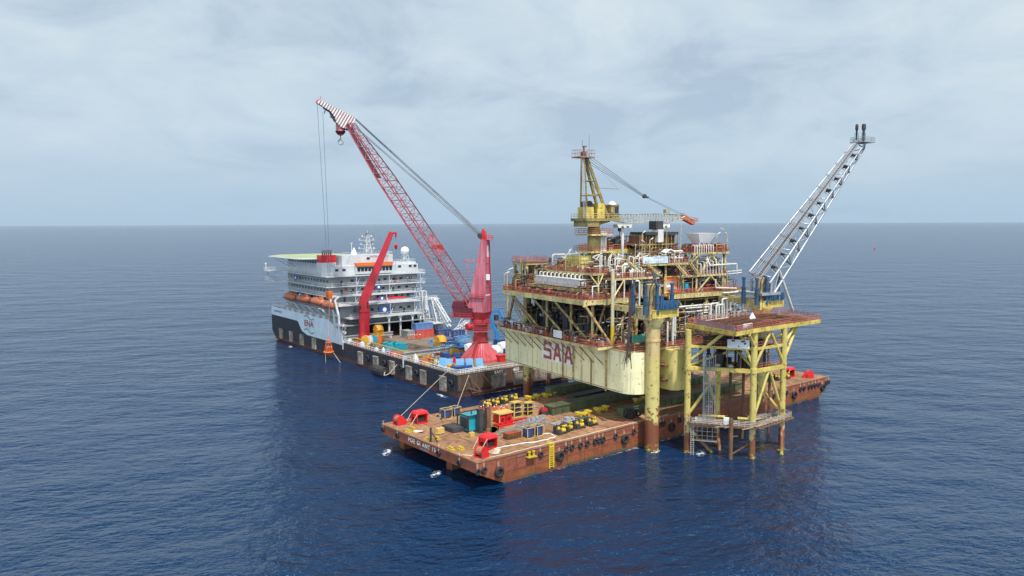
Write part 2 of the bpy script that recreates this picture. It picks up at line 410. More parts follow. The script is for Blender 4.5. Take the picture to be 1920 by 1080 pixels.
BARGE = banded('barge_side_paint', ((-9, (0.05, 0.06, 0.03)), (0.25, (0.09, 0.085, 0.045)), (0.75, (0.30, 0.085, 0.03)), (2.3, (0.29, 0.085, 0.045))), 0.5, patch=(1.5, 5, .06, .08), wob=0.35, hard=0.2)
BARGED = paint('barge_deck_plate', (0.33, 0.18, 0.09), 0.75, 0.85, var=0.3, rustcol=(0.15, 0.065, 0.035), streak=0, scale=0.5)
LEGM = banded('leg_paint', ((-9, (0.55, 0.48, 0.02)), (1.1, (0.20, 0.055, 0.035)), (6.8, (0.60, 0.50, 0.17)), (23.0, (0.58, 0.43, 0.19))), 0.42, wob=1.6, patch=(5, 15, .12, .2), hard=0.7, streak=0.5)
JACKM = banded('jacket_paint', ((-9, (0.5, 0.45, 0.02)), (0.8, (0.20, 0.12, 0.06)), (4.0, (0.55, 0.43, 0.20)), (9.0, (0.58, 0.47, 0.13))), 0.55, patch=(3, 12, .10, .16), wob=0.6, hard=0.5, streak=0.4)
HULLP = banded('pontoon_paint', ((-9, (0.83, 0.76, 0.45)), (22, (0.83, 0.77, 0.48))), 0.32, wob=0.3, hard=0.5, streak=0.7, scale=0.8)
HULLY = banded('inner_pontoon_paint', ((-9, (0.72, 0.60, 0.20)), (22, (0.72, 0.60, 0.20))), 0.3, wob=0.3, hard=0.5, streak=0.5)
ENAB = banded('vessel_black', ((-9, (0.10, 0.035, 0.02)), (1.4, (0.016, 0.022, 0.034)), (30, (0.016, 0.022, 0.034))), 0.4, wob=0.6, hard=0.3, streak=0.5)
ENAW = paint('vessel_pale_blue', (0.60, 0.69, 0.76), 0.08, 0.4, var=0.08, streak=0.3)
FENDP = paint('fender_panel', (0.34, 0.31, 0.27), 0.7, 0.8, var=0.45, streak=0.9)
def stripes(name, a, b_, period, duty=0.5, axis=0):
    m, t, b = mat_new(name); ob, v = coords(t)
    sp = t.nodes.new('ShaderNodeSeparateXYZ'); t.links.new(ob, sp.inputs[0])
    f = mth('GREATER_THAN', mth('FRACT', mth('DIVIDE', sp.outputs[axis], period, t), None, t), duty, t)
    c = mix(f, a, b_, t); c = mix(ramp(noise(t, v, 1.0, 6), ((0.45, 0.0), (0.7, 0.5)), t), c, (0.3, 0.2, 0.2), t)
    t.links.new(c, b.inputs['Base Color']); b.inputs['Roughness'].default_value = 0.5
    return m
STRIPE = stripes('white_brown_stripes', (0.80, 0.74, 0.73), (0.23, 0.13, 0.13), 1.05, 0.55)
LOUVRE = stripes('louvre_panel', (0.66, 0.66, 0.64), (0.50, 0.50, 0.49), 1.4, 0.93, 1)
CORR_B = stripes('corrugated_dark_blue', (0.025, 0.07, 0.24), (0.015, 0.045, 0.16), 0.5)
CORR_R = stripes('corrugated_red', (0.62, 0.07, 0.035), (0.45, 0.05, 0.03), 0.5)
CORR_L = stripes('corrugated_mid_blue', (0.08, 0.22, 0.50), (0.05, 0.16, 0.38), 0.5)

# ---------------------------------------------------------------- the sea
m, t, b = mat_new('sea_water'); ob_, _ = coords(t)
def wave(vec, sc, det, rough, amp, rid=False, stretch=(1, 1, 1)):
    n = noise(t, mapped(t, vec, stretch), sc, det, rough)
    if rid: n = mth('SUBTRACT', 1.0, mth('ABSOLUTE', mth('SUBTRACT', mth('MULTIPLY', n, 2.0, t), 1.0, t), None, t), t)
    return mth('MULTIPLY', n, amp, t)
rot = t.nodes.new('ShaderNodeMapping'); rot.inputs['Rotation'].default_value = (0, 0, R(31)); t.links.new(ob_, rot.inputs[0]); wv = rot.outputs[0]
h = mth('ADD', wave(wv, 0.03, 2, 0.5, 6.5, stretch=(0.65, 1, 1)), wave(wv, 0.10, 3, 0.55, 3.6, stretch=(0.6, 1, 1)), t)
h = mth('ADD', h, wave(wv, 0.25, 3, 0.58, 1.25, True, stretch=(0.65, 1, 1)), t)
h = mth('ADD', h, wave(wv, 1.1, 3, 0.6, 0.34, True, stretch=(0.8, 1, 1)), t)
bn = t.nodes.new('ShaderNodeBump'); bn.inputs['Strength'].default_value = 1.0; bn.inputs['Distance'].default_value = 1.0
t.links.new(h, bn.inputs['Height']); t.links.new(bn.outputs[0], b.inputs['Normal'])
b.inputs['Base Color'].default_value = (0.0010, 0.021, 0.072, 1); b.inputs['Roughness'].default_value = 0.09; b.inputs['IOR'].default_value = 1.55; b.inputs['Specular Tint'].default_value = (0.5, 0.8, 1.0, 1)
SEA = m
mb = MB(); k = 40000.0; mb.add([(-k, -k, 0), (k, -k, 0), (k, k, 0), (-k, k, 0)], [(0, 1, 2, 3)])
solo('sea', None, None, mb, SEA, kind='structure')

# ================================================================ THE PLATFORM (frame FP)
PLT = Thing('offshore_platform', 'cream and yellow offshore platform on tubular legs with red letters SAA on its wall', 'platform', FP, (0, 0, 0))
LX, LY = 10.7, -13.6
# pontoon-like box girders under the deck
def pont(x0, x1, yn, yf, r, z0, z1):
    pts = [(x0, yf)] + [(x0 + r - r * cos(a), yn + r - r * sin(a)) for a in [i * pi / 2 / 8 for i in range(9)]]
    r2 = r * 0.45
    pts += [(x1 - r2 + r2 * sin(a), yn + r2 - r2 * cos(a)) for a in [i * pi / 2 / 5 for i in range(6)]] + [(x1, yf)]
    return MB().prism(pts, z0, z1)
h1 = PLT.part('pontoon', pont(5.0, 13.3, -12.4, 46.0, 4.4, 13.8, 24.1), HULLP, smooth=True)
h2 = PLT.part('pontoon', pont(16.9, 21.8, -14.6, 46.0, 2.2, 14.0, 24.1), HULLY, smooth=True, label='yellow box pontoon behind the one with the letters')
mb = MB()
for y in (38.5, 31.0, 23.2, 18.6, 14.2, 7.4): mb.box(4.96, 5.0, y - 0.05, y + 0.05, 13.9, 24.0)
mb.box(4.96, 5.0, -8, 46, 14.0, 14.2)
PLT.part('weld_seam', mb, CREAMD, h1)
mb = MB()
for y in (17.6, 12.8): mb.tube((4.62, y - 2, 13.9), (4.62, y - 2, 23), 0.2, 8)
mb.pipe([(4.75, 8.6, 23.5), (4.75, 3.2, 20.5), (4.75, 3.2, 13.6)], 0.16, 6, 0.5)
mb.pipe([(4.7, -2.9, 24.5), (4.7, -3.0, 13.4)], 0.26, 8)
PLT.split('caisson', mb, CREAMD)
mb = MB(); mb.box(4.9, 4.97, 10.8, 25.8, 17.3, 23.1)
pan = PLT.part('name_panel', mb, paint('faded_white_panel', (0.82, 0.79, 0.74), 0.25, streak=0.6), h1)
def block_letter(ch_, yc, zc, w, h, t_):
    m_ = MB(); g = lambda u, v: (4.84, yc - (u - .5) * w, zc + (v - .5) * h)      # u to the right as seen from -x
    if ch_ == 'S': segs = [((1, .93), (0.04, .93)), ((.07, 1), (.07, .46)), ((0, .53), (1, .53)), ((.93, .53), (.93, 0)), ((1, .07), (0, .07)), ((.93, .99), (.93, .80)), ((.07, .0), (.07, .2))]
    else: segs = [((.07, 0), (.42, 1)), ((.93, 0), (.58, 1)), ((.22, .34), (.78, .34)), ((.36, .95), (.64, .95))]
    for i, (a_, b_) in enumerate(segs):
        p, q = Vector(g(*a_)), Vector(g(*b_)); m_.bar(p + Vector((-.004 * i, 0, 0)), q + Vector((-.004 * i, 0, 0)), .05, t_, (q - p).cross(Vector((1, 0, 0))))
    return m_
for ch_, yc in (('S', 23.1), ('A', 18.4), ('A', 13.2)): PLT.part('lettering', block_letter(ch_, yc, 20.2, 3.5, 4.7, .85), TXTR, pan)
mb = MB()
for z in (20.0, 16.2): mb.box(15.6, 16.9, -12.6, -5, z, z + .3)
mb.rail([(15.7, -12.5, 20.3), (15.7, -5, 20.3)], 1.2, 1.2, .08); mb.rail([(15.7, -12.5, 16.5), (15.7, -5, 16.5)], 1.2, 1.2, .08)
PLT.part('catwalk', mb, BROWN, h2)
# legs
def leg(x, y, r, z1):
    m_ = MB().lathe([(r, -9), (r, 27), (r + .12, 27.02), (r + .12, 27.5), (r, 27.52), (r, z1)], (x, y, 0), 24)
    return PLT.part('leg', m_, LEGM, smooth=True)
for x, y, r, z1 in ((LX, LY, 1.75, 41), (LX, 42.4, 1.25, 43.4), (50.0, LY, 1.6, 41), (50.0, 45.2, 1.4, 44)): leg(x, y, r, z1)
# lower deck and its edge
mb = MB(); mb.box(1.2, 57, -4.0, 44.8, 24.2, 24.9); mb.box(5, 13, -11.0, -4, 24.15, 24.5); mb.box(14, 57, -11.5, -4, 24.2, 24.7)
PLT.part('lower_deck', mb, CREAM)
mb = MB(); mb.box(1.3, 57, -3.9, 44.6, 24.9, 24.96); mb.box(13.5, 57, -11.4, -4, 24.7, 24.76); mb.box(5.2, 12.9, -10.9, -4.1, 24.5, 24.55)
PLT.part('deck_plate', mb, DECKR)
mb = MB()
mb.rail([(9, -4, 24.9), (1.3, -4, 24.9), (1.3, 44.6, 24.9)], 1.2, 1.6, 0.06, bars=(0.35, 0.7, 1.0))
mb.rail([(5.2, -7.5, 24.5), (6.2, -10.4, 24.5), (9, -12.0, 24.2), (12.8, -12.0, 24.2), (13.1, -8, 24.2)], 1.3, 1.2, 0.06, bars=(0.35, 0.7, 1.0))
mb.rail([(14.2, -11.3, 24.7), (57, -11.3, 24.7)], 1.2, 1.6, 0.06, bars=(0.35, 0.7, 1.0))
mb.rail([(17, -14.3, 24.1), (21.7, -14.3, 24.1), (21.7, -11.4, 24.1)], 1.2, 1.2, 0.06, bars=(0.35, 0.7, 1.0))
PLT.part('handrail', mb, RAILR)
mb = MB()
for y in (44, 40, 36, 32, 28, 24, 20, 16, 12, 8, 4, 0): mb.tube((1.4, y, 24.2), (4.98, y - 1.6, 19.8), 0.15, 6)
PLT.split('deck_strut', mb, CREAMD)
# columns and trusses between the decks
mb = MB()
for y in (46, 36, 25, 13.5, 4.2): mb.tube((6, y, 24.9), (6, y, 35.3), 0.42, 10)
for x in (20, 33, 46, 55): mb.tube((x, 3, 24.9), (x, 3, 35.3), 0.42, 10)
for x in (20, 33, 46, 55):
    for y in (20, 38): mb.tube((x, y, 24.9), (x, y, 35.3), 0.5, 8)
PLT.split('column', mb, CREAM, smooth=True)
mb = MB()
for y0, y1 in ((35, 26), (24.2, 15.0), (13.8, 4.6)): mb.tube((0.6, y0, 35.2), (5.2, y1, 25.0), 0.36, 10)
for y0, y1 in ((37.5, 30.5), (36, 46)): mb.tube((2, y0, 35.2), (6, y1, 25.0), 0.36, 10)
mb.tube((0.4, 0.4, 35.2), (6.4, -3.0, 25.0), 0.36, 10)
mb.tube((15.6, 0.6, 35.2), (6.9, -2.6, 25.0), 0.40, 10)
mb.tube((9.5, 3, 35.2), (6.2, 4.2, 25.0), 0.34, 10); mb.tube((12, 14, 35.2), (6.2, 5.0, 25.0), 0.4, 10)
mb.tube((17.5, 1, 35), (21, -3, 25.5), 0.36, 8)
for x0, x1 in ((31.5, 27), (33.0, 37), (44.5, 40), (54.5, 50)): mb.tube((x0, 1.0, 35.2), (x1, -2.0, 25.0), 0.34, 8)
mb.tube((43.5, 1, 35.2), (45.5, -2, 28), 0.34, 8)
for y0, y1 in ((30, 21), (20, 29), (10, 19)): mb.tube((12, y0, 35), (12, y1, 25), 0.3, 8)
PLT.split('brace', mb, CREAMD, smooth=True)
mb = MB(); mb.tube((6.6, -3.1, 24.5), (6.6, -3.1, 44.0), 0.46, 12); mb.tube((6.6, -3.1, 24.9), (6.6, -3.1, 30.0), 0.49, 12)
PLT.part('column', mb, banded('marked_column', ((0, (0.62, 0.42, 0.02)), (30, (0.58, 0.53, 0.33))), 0.3, hard=0.3), smooth=True)
# main deck
mb = MB(); mb.box(-0.3, 57, 0.0, 38.2, 36.0, 36.5); mb.box(8, 57, 38.2, 46, 36.0, 36.5)
for x in (5, 11, 17, 23, 29, 35, 41, 47, 53): mb.box(x - 0.2, x + 0.2, 0.6, 38, 35.3, 36.0)
for y in (8, 16, 24, 32, 40): mb.box(0.3 if y < 38 else 8, 56, y - 0.2, y + 0.2, 35.25, 36.0)
PLT.part('deck_framing', mb, CREAMD)
mb = MB(); mb.box(-0.5, -0.1, -0.2, 37.5, 35.2, 36.45); mb.box(-0.5, 15.5, -0.45, -0.05, 35.2, 36.45); mb.box(28.5, 57, -0.45, -0.05, 35.2, 36.45)
mb.box(-0.9, 0.2, -0.9, -0.46, 34.9, 36.6); mb.box(5.7, 7.5, -0.75, -0.46, 35.0, 36.5)
for x in (33, 38, 43, 48): mb.box(x - .15, x + .15, -0.62, -0.46, 35.2, 36.4)
mb.box(-.6, 4, 37.5, 38.4, 35.5, 36.4)
PLT.part('deck_girder', mb, CREAM)
mb = MB(); mb.box(-0.2, 57, 0.1, 38.0, 36.5, 36.55); mb.box(-.5, 4, 37.6, 38.3, 36.4, 36.56)
PLT.part('deck_plate', mb, DECKR)
mb = MB()
mb.rail([(-0.3, -0.3, 36.5), (-0.3, 37.5, 36.5)], 1.25, 1.5, 0.06, bars=(0.2, 0.5, 0.78, 1.0))
mb.rail([(-.3, 37.5, 36.5), (-.3, 38.2, 36.5), (5, 38.2, 36.5)], 1.25, 1.3, 0.06, bars=(0.2, 0.5, 0.78, 1.0))
mb.rail([(-0.3, -0.3, 36.5), (17, -0.3, 36.5)], 1.25, 1.5, 0.06, bars=(0.2, 0.5, 0.78, 1.0))
mb.rail([(28.5, -0.3, 36.5), (57, -0.3, 36.5)], 1.25, 1.5, 0.06, bars=(0.2, 0.5, 0.78, 1.0))
mb.rail([(2, 33, 36.5), (10, 33, 36.5), (10, 41, 36.5)], 1.25, 1.3, 0.055)

PLT.part('handrail', mb, RAILR)
# process equipment between the decks
rng = random.Random(11)
mv, mg, mp, mc, md = MB(), MB(), MB(), MB(), MB()
for i in range(9):
    x, y = rng.uniform(12, 52), rng.uniform(3, 40); r = rng.uniform(0.8, 1.7)
    mv.lathe([(0.05, 25), (r, 25.4), (r, 31 + rng.random() * 3), (0.05, 35)], (x, y, 0), 14)
for i in range(8):
    x, y, z = rng.uniform(11, 44), rng.uniform(2, 36), rng.choice((27, 30)); r = rng.uniform(0.9, 1.5)
    mg.lathe([(0.05, 0), (r, 0.5), (r, 7), (0.05, 7.5)], (x, y, z), 14, 'X')
for i in range(30):
    x, y = rng.uniform(9, 52), rng.uniform(-1.5, 40); mc.cbox((x, y, 25 + rng.uniform(0.5, 1.6)), (rng.uniform(1, 3), rng.uniform(1, 3), rng.uniform(1, 3.6)))
for i in range(70):
    z = rng.uniform(27, 34.8); x, y = rng.uniform(6.5, 50), rng.uniform(-2.5, 40)
    if rng.random() < .5: md.pipe([(x, y, 25), (x, y, z), (x + rng.uniform(-8, 8), y, z)], rng.uniform(.09, .22), 6, .4)
    else: md.pipe([(x, y, z), (x, y + rng.uniform(-9, 9), z), (x, y, 25)][:2], rng.uniform(.08, .25), 6)
md.tube((8, 1.0, 31.0), (26, 1.0, 31.0), .2); md.tube((8, 1.2, 34.5), (57, 1.2, 34.5), .25); md.tube((24, 1, 29), (56, 1, 29), .3)
for x in (3.5, 6, 9, 12): md.pipe([(x, 6.5, 31.6), (x + 1.2, 4.5, 31.6), (x + 1.2, 4.5, 29.8)], .13, 6, .3)
PLT.split('vertical_vessel', mv, CREAMD, smooth=True); PLT.split('horizontal_vessel', mg, GREY, smooth=True)
PLT.split('equipment_skid', mc, GREY); PLT.split('inner_pipe', md, CREAMD, smooth=True)
mb = MB(); mb.box(14.5, 14.8, 2.5, 44, 24.9, 35.2); mb.box(15, 54, 13.0, 13.3, 24.9, 35.2); mb.box(24, 54, 4.4, 4.6, 29, 35.0); mb.box(15, 54, 5.4, 5.6, 36.6, 40.8); mb.box(20, 33.6, 7.0, 7.2, 41, 44.4); mb.box(16, 55, 16.5, 16.8, 36.6, 42.0); mb.box(3.4, 3.5, 5, 30, 36.6, 38.3); mb.box(14.2, 14.5, 17, 38, 36.6, 42.0); PLT.split('shade_panel', mb, DARK)  # dark panels added inside the tiers to deepen the shade there
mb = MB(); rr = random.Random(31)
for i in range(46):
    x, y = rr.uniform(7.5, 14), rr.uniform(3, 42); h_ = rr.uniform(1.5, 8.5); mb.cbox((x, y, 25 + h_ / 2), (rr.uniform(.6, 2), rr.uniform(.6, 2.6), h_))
PLT.split('equipment_skid', mb, DARK)  # dark boxes added as bulk to darken the space between the decks
mb = MB()
for i in range(9): mb.tube((19 + i * .8, -2.8, 24.9), (19 + i * .8, -2.8, 34), .13 + .06 * (i % 3), 6)
PLT.split('riser', mb, BROWN)
# hanging dark hoses beside the near jack
mb = MB()
rr = random.Random(2)
for i in range(12):
    x = 3.4 + rr.uniform(-.5, .7); e = rr.uniform(-1.6, 1.0); z1 = rr.uniform(20.4, 23.6)
    mb.pipe([(x + .5, -12.6, 40.5 - rr.random()), (x + .3, -12.8, 34), (x, -12.8 + rr.uniform(-.3, .3), 27.5), (x + e * .35, -12.6, 24.6), (x + e, -12.4, z1)], rr.uniform(.05, .13), 5, 1.5)
PLT.part('hose_bundle', mb, paint('dirty_hose', (0.075, 0.05, 0.04), 0.3, 0.8))
# jacking units
def jack(x, y):
    m_ = MB(); m_.box(x - 2.2, x - 1.4, y + 3, y + 13.3, 33.7, 35.1); m_.box(x + 1.4, x + 2.2, y + 3, y + 13.3, 33.7, 35.1); m_.box(x - 3.4, x - 2.7, y - 2.4, y + 3, 32.6, 35.4); m_.box(x - 2.7, x + 2.6, y + 2.4, y + 3.2, 33.4, 35.1); m_.box(x + 2.6, x + 3.2, y - 1.8, y + 2.6, 32.8, 34.4)
    j = PLT.part('jacking_frame', m_, CREAM)
    m_ = MB(); m_.box(x - 2.6, x + 6.0, y - 2.6, y - 1.9, 33.0, 34.8); m_.box(x - 2.5, x + 5.9, y - 2.75, y + 3, 34.8, 34.95)
    for i in range(4): m_.box(x - 2.2 + i * 2.5, x - 1.9 + i * 2.5, y - 2.7, y - 2.6, 33.0, 34.8)
    PLT.part('bracket', m_, YELL, j)
    m_ = MB().lathe([(1.8, 30.4), (2.9, 32.9), (2.9, 33.0), (1.8, 33.0)], (x, y - .1, 0), 20); PLT.part('leg_guide', m_, CREAM, j, smooth=True)
    for dx, dy in ((-4.6, -2.2), (-0.9, -2.4), (4.6, -1.6), (-4.4, 2.4), (4.2, 2.4)):
        m_ = MB(); X, Y = x + dx, y + dy
        m_.tube((X, Y, 34.0), (X, Y, 38.4), .55, 12); m_.tube((X, Y, 38.4), (X, Y, 40.6), .38, 12); m_.tube((X, Y, 36.4), (X, Y, 36.8), .66, 12); m_.tube((X, Y, 38.2), (X, Y, 38.5), .66, 12); m_.tube((X, Y, 40.6), (X, Y, 41.2), .5, 12)
        PLT.part('jack_cylinder', m_, BLUE, j, smooth=True)
    m_ = MB()
    for dx in (0.9, 2.6, 4.4):
        m_.tube((x + dx, y - 2.9, 35.9), (x + dx, y - .5, 36.0), 1.05, 12); m_.box(x + dx - .85, x + dx + .85, y - 3.3, y - 2.8, 35.0, 37.1); m_.box(x + dx - .3, x + dx + .3, y - 3.5, y - 3.3, 35.5, 36.3)
    m_.tube((x + 0.2, y - 2.6, 35), (x + .2, y - 2.6, 38.4), .55, 10)
    PLT.part('jack_motor', m_, BLUE, j, smooth=True)
    m_ = MB().rail([(x - 5.4, y - 2.6, 35.9), (x - 2.8, y - 2.6, 35.9)], 1.2, 1.2, .06); m_.rail([(x + 5.8, y - 2.6, 35), (x + 5.8, y + 4, 35)], 1.2, 1.2, .06)
    m_.pipe([(x - 3.5, y - 2.2, 35), (x - 3.2, y - 2.2, 40.5), (x - 1.5, y - 2.2, 42.2), (x - .6, y - 2, 38)], .16, 6, 1); m_.pipe([(x - 2.4, y - 2.5, 36), (x - 2.2, y - 2.5, 41), (x - 1, y - 2.5, 41.6)], .14, 6, 1)
    PLT.part('hose', m_, DARK, j, smooth=True)
jack(LX, LY); jack(50.0, LY)
# jacking tower on the far leg
x, y = 10.0, 39.7
mb = MB()
for dx in (-3.4, 3.4):
    for dy in (-3.1, 0, 3.1): mb.box(x + dx - .38, x + dx + .38, y + dy - .38, y + dy + .38, 36.5, 43.6)
posts = mb; mb = MB(); mb.box(x - 4.0, x + 4.0, y - 3.7, y + 3.6, 43.6, 44.3); tw = PLT.part('jack_tower', mb, CREAM); PLT.split('tower_post', posts, CREAM, tw)
mb = MB(); mb.box(x - 4.2, x + 4.2, y - 3.9, y + 3.8, 44.3, 44.4); PLT.part('tower_deck', mb, DECKR, tw)
mb = MB().rail([(x - 4.1, y - 3.8, 44.4), (x + 4.1, y - 3.8, 44.4), (x + 4.1, y + 3.7, 44.4), (x - 4.1, y + 3.7, 44.4)], 1.5, 1.3, .06, True, bars=(.3, .6, 1)); PLT.part('handrail', mb, RAILR, tw)
mb = MB()
for dy in (-2, 1.4): mb.tube((x - 1, y + dy, 37), (x - 1, y + dy, 42.6), .35, 8)
mb.pipe([(x - 3.6, y - 2.6, 37), (x - 3.6, y - 2, 41), (x - 3.6, y - 1, 42.2), (x - 3.6, y - .4, 37)], .32, 8, 1.2)
mb.pipe([(x - 3.6, y + 2.8, 37), (x - 3.6, y + 2, 42), (x - 3.6, y + 1.2, 40), (x - 3.6, y + 1, 37)], .32, 8, 1.2); mb.pipe([(x + 3, y - 3.4, 37), (x + 3, y - 3.6, 41), (x + 3, y - 1.6, 42.6)], .28, 8, 1.2); mb.pipe([(x - 3.8, y - 6.2, 37.2), (x - 3.8, y - 4.6, 39.6), (x - 3.6, y - 3.4, 42.4)], .28, 8, 1.2)
PLT.split('hose', mb, DARK, tw, smooth=True)
mb = MB()
for dx, dy in ((0, -2.6), (0, -1), (1, 1), (1, 2.4), (-2, 0)): mb.tube((x + dx, y + dy, 36.5), (x + dx, y + dy, 43.6), .28, 8)
PLT.split('tower_pipe', mb, CREAM, tw)
PLT.part('ladder', MB().ladder((x - 4.4, y - 2.0, 36.5), (x - 4.4, y - 2.0, 45.4), .8, (0, 1, 0), .08), CREAM, tw)
# cooler bank on the main deck
mb = MB(); mb.box(2.5, 13, 4.0, 30.5, 38.35, 38.75); mb.box(2.4, 2.7, 4, 30.5, 38.1, 38.8)
for i in range(14):
    yy = 4.6 + i * 2; mb.tube((3, yy, 36.5), (3, yy + 1, 38.4), .1, 5); mb.tube((3, yy + 2, 36.5), (3, yy + 1, 38.4), .1, 5)
    if i % 3 == 0: mb.tube((3, yy, 36.5), (3, yy, 38.4), .16, 6)
cl_ = PLT.part('cooler_support', mb, CREAMD)
mb = MB(); mb.box(3.2, 6.4, 6.2, 26.5, 39.3, 41.1); PLT.part('cooler_panel', mb, LOUVRE, cl_)
mb = MB(); mb.box(3.0, 6.6, 6.0, 26.8, 41.1, 41.25); mb.box(3.05, 6.6, 6.0, 26.8, 39.0, 39.3)
for i in range(11): mb.pipe([(4.0, 7.2 + i * 1.85, 41.2), (4.0, 7.2 + i * 1.85, 42.3), (5.6, 7.9 + i * 1.85, 42.3), (5.6, 7.9 + i * 1.85, 41.2)], .14, 6, .5)
PLT.part('cooler_pipe', mb, OFFW, cl_, smooth=True)
mb = MB()
for i in range(11): mb.box(5.8, 6.6, 6.4 + i * 1.85, 7.6 + i * 1.85, 41.3, 42.2)
for i in range(9): mb.box(7.5, 12.5, 5 + i * 2.6, 7 + i * 2.6, 38.8, 40.6)
PLT.part('cooler_motor', mb, BROWN, cl_)
mb = MB().rail([(2.6, 30.3, 38.75), (2.6, 27, 38.75)], 1.1, 1.2); mb.rail([(2.6, 4.2, 38.75), (2.6, 30, 38.75)], 1.0, 2.2, .04); PLT.part('handrail', mb, RAILR, cl_)

# ---- upper decks: each a plate, its girders, its posts and its rails
def tier(x0, x1, y0, y1, z, posts=(), railed='wse', zb=36.5, mat=CREAM, th=.55):
    m_ = MB(); m_.box(x0, x1, y0, y1, z - th, z)
    for px_, py_ in posts: m_.tube((px_, py_, zb), (px_, py_, z - th), .3, 8)
    d = PLT.part('upper_deck', m_, mat)
    m_ = MB(); m_.box(x0 + .1, x1 - .1, y0 + .1, y1 - .1, z, z + .05); PLT.part('deck_plate', m_, DECKR, d)
    m_ = MB(); e = .08
    if 's' in railed: m_.rail([(x0 + e, y0 + e, z), (x1 - e, y0 + e, z)], 1.25, 1.4, .06, bars=(.25, .6, 1))
    if 'w' in railed: m_.rail([(x0 + e, y0 + e, z), (x0 + e, y1 - e, z)], 1.25, 1.4, .06, bars=(.25, .6, 1))
    if 'e' in railed: m_.rail([(x1 - e, y0 + e, z), (x1 - e, y1 - e, z)], 1.25, 1.4, .06, bars=(.25, .6, 1))
    if 'n' in railed: m_.rail([(x0 + e, y1 - e, z), (x1 - e, y1 - e, z)], 1.25, 1.4, .06, bars=(.25, .6, 1))
    if m_.v: PLT.part('handrail', m_, RAILR, d)
    return d
tier(5.2, 11.0, 3.0, 24.0, 42.9, ((6, 12), (6, 23), (10.5, 4)), 'ws')
tier(9.0, 22.0, -1.0, 10.0, 41.7, ((19, 0), (10, 8), (20, 9)), 'wse')
tier(19.0, 36.0, 0.0, 12.0, 45.0, ((20, 11), (28.5, 1), (35, 1), (35, 11)), 'wse')
tier(33.5, 51.2, 0.2, 14.0, 41.4, ((40, .8), (50.6, .8), (34.5, 12), (50, 12)), 'sew')
tier(38.0, 52.5, 0.2, 16.0, 47.6, ((40.4, 1), (51.6, 1), (40.4, 14), (51.6, 14)), 'sew', 41.4)
tier(19.5, 34.0, 14.0, 28.0, 48.6, ((20, 15), (33, 15), (20, 27), (33, 27)), 'wsen', mat=YELL, th=1.2)
tier(11, 50, 14, 40, 42.6, ((12, 20), (24, 20), (36, 20), (48, 20), (12, 36), (30, 36), (48, 36)), 'wse')
mb = MB()
mb.tube((5.6, 1.4, 36.5), (5.6, 1.4, 40.0), .24, 8); mb.tube((5.6, 1.4, 40.0), (5.6, 1.4, 42.4), .2, 8); mb.tube((5.6, 1.4, 39.8), (4.3, 3, 42.4), .17, 8); mb.tube((5.6, 1.4, 39.8), (8.4, 3.0, 42.4), .17, 8)
mb.tube((12.2, -.9, 41.2), (7, -2.9, 37.0), .2, 8)
mb.tube((40.2, .5, 36.6), (45.2, .5, 40.9), .22, 8); mb.tube((50.2, .5, 36.6), (45.4, .5, 40.9), .22, 8)
mb.tube((42, 1, 41.6), (45.6, 1, 47.0), .42, 10); mb.tube((49.6, 1, 41.6), (46.2, 1, 47.0), .42, 10)
mb.tube((35, 1, 41.6), (41, 6, 47), .35, 8); mb.tube((52.4, 2, 36.5), (52.4, 2, 47), .5, 10); mb.tube((52.4, 5, 41), (53, 5, 36.5), .3, 8)
PLT.split('brace', mb, CREAM, smooth=True)
for p_, q_, w_, sd_ in (((37.6, .7, 45.0), (41.0, .7, 47.6), 1.0, (0, 1, 0)), ((36.2, -.4, 45.0), (39.6, -.4, 41.4), 1.0, (0, 1, 0)), ((13.5, -.2, 46.5), (19, -.2, 41.7), 1.0, (0, 1, 0)), ((30.5, -.9, 44.8), (35, -.9, 41.0), 1.0, (0, 1, 0)), ((4.6, 44, 35.5), (4.6, 33.5, 25), 1.2, (1, 0, 0)), ((20, -.9, 45.0), (25, -.9, 41.7), 1, (0, 1, 0))):
    PLT.part('stair', MB().stair(p_, q_, w_, sd_), CREAM)
mb = MB()
for a, b_ in (((9, 0), (22, 9)), ((33.6, .4), (51, 4))):
    for i in range(5): mb.rail([(a[0] + i * 2.4, a[1] + .6, 41.8), (a[0] + i * 2.4, a[1] + 2.5, 41.8)], 1.6, .9, .07)
for i in range(6): mb.rail([(1 + i * 1.2, 34 + i % 3, 36.6), (1.8 + i * 1.2, 37 + i % 2, 36.6)], 2.2, .8, .07)
PLT.part('barrier', mb, RAILR)
# machinery on the decks
def cl_boxes(reg, n, sz, mat, name, rr):
    m_ = MB(); x0, x1, y0, y1, z = reg
    for i in range(n):
        a, b_, c = rr.uniform(*sz[0]), rr.uniform(*sz[1]), rr.uniform(*sz[2]); m_.cbox((rr.uniform(x0, x1), rr.uniform(y0, y1), z + c / 2), (a, b_, c), rr.choice((0, 0, 0, .1)))
        if i % 2: m_.cbox((rr.uniform(x0, x1), rr.uniform(y0, y1), z + c * .7), (a * .4, b_ * 1.3, c * .3))
    return PLT.split(name, m_, mat)
rr = random.Random(5)
cl_boxes((12, 48, 16, 38, 42.6), 34, ((1, 3), (1, 3), (.8, 3.2)), GREY, 'equipment_skid', rr)
cl_boxes((12, 48, 16, 38, 42.6), 30, ((.6, 2), (.6, 2), (.8, 3.6)), BROWN, 'valve_skid', rr)
cl_boxes((9.5, 21, 0, 9, 41.7), 16, ((.4, 1.2), (.4, 1.2), (.6, 2.0)), CREAMD, 'valve_skid', rr)
cl_boxes((20, 35, 1, 11, 45.0), 22, ((.4, 1.6), (.4, 1.2), (.5, 1.8)), BROWN, 'valve_skid', rr)
cl_boxes((34, 50, 2, 13, 41.4), 22, ((.5, 2), (.5, 2), (.6, 3.2)), GREY, 'pump_skid', rr)
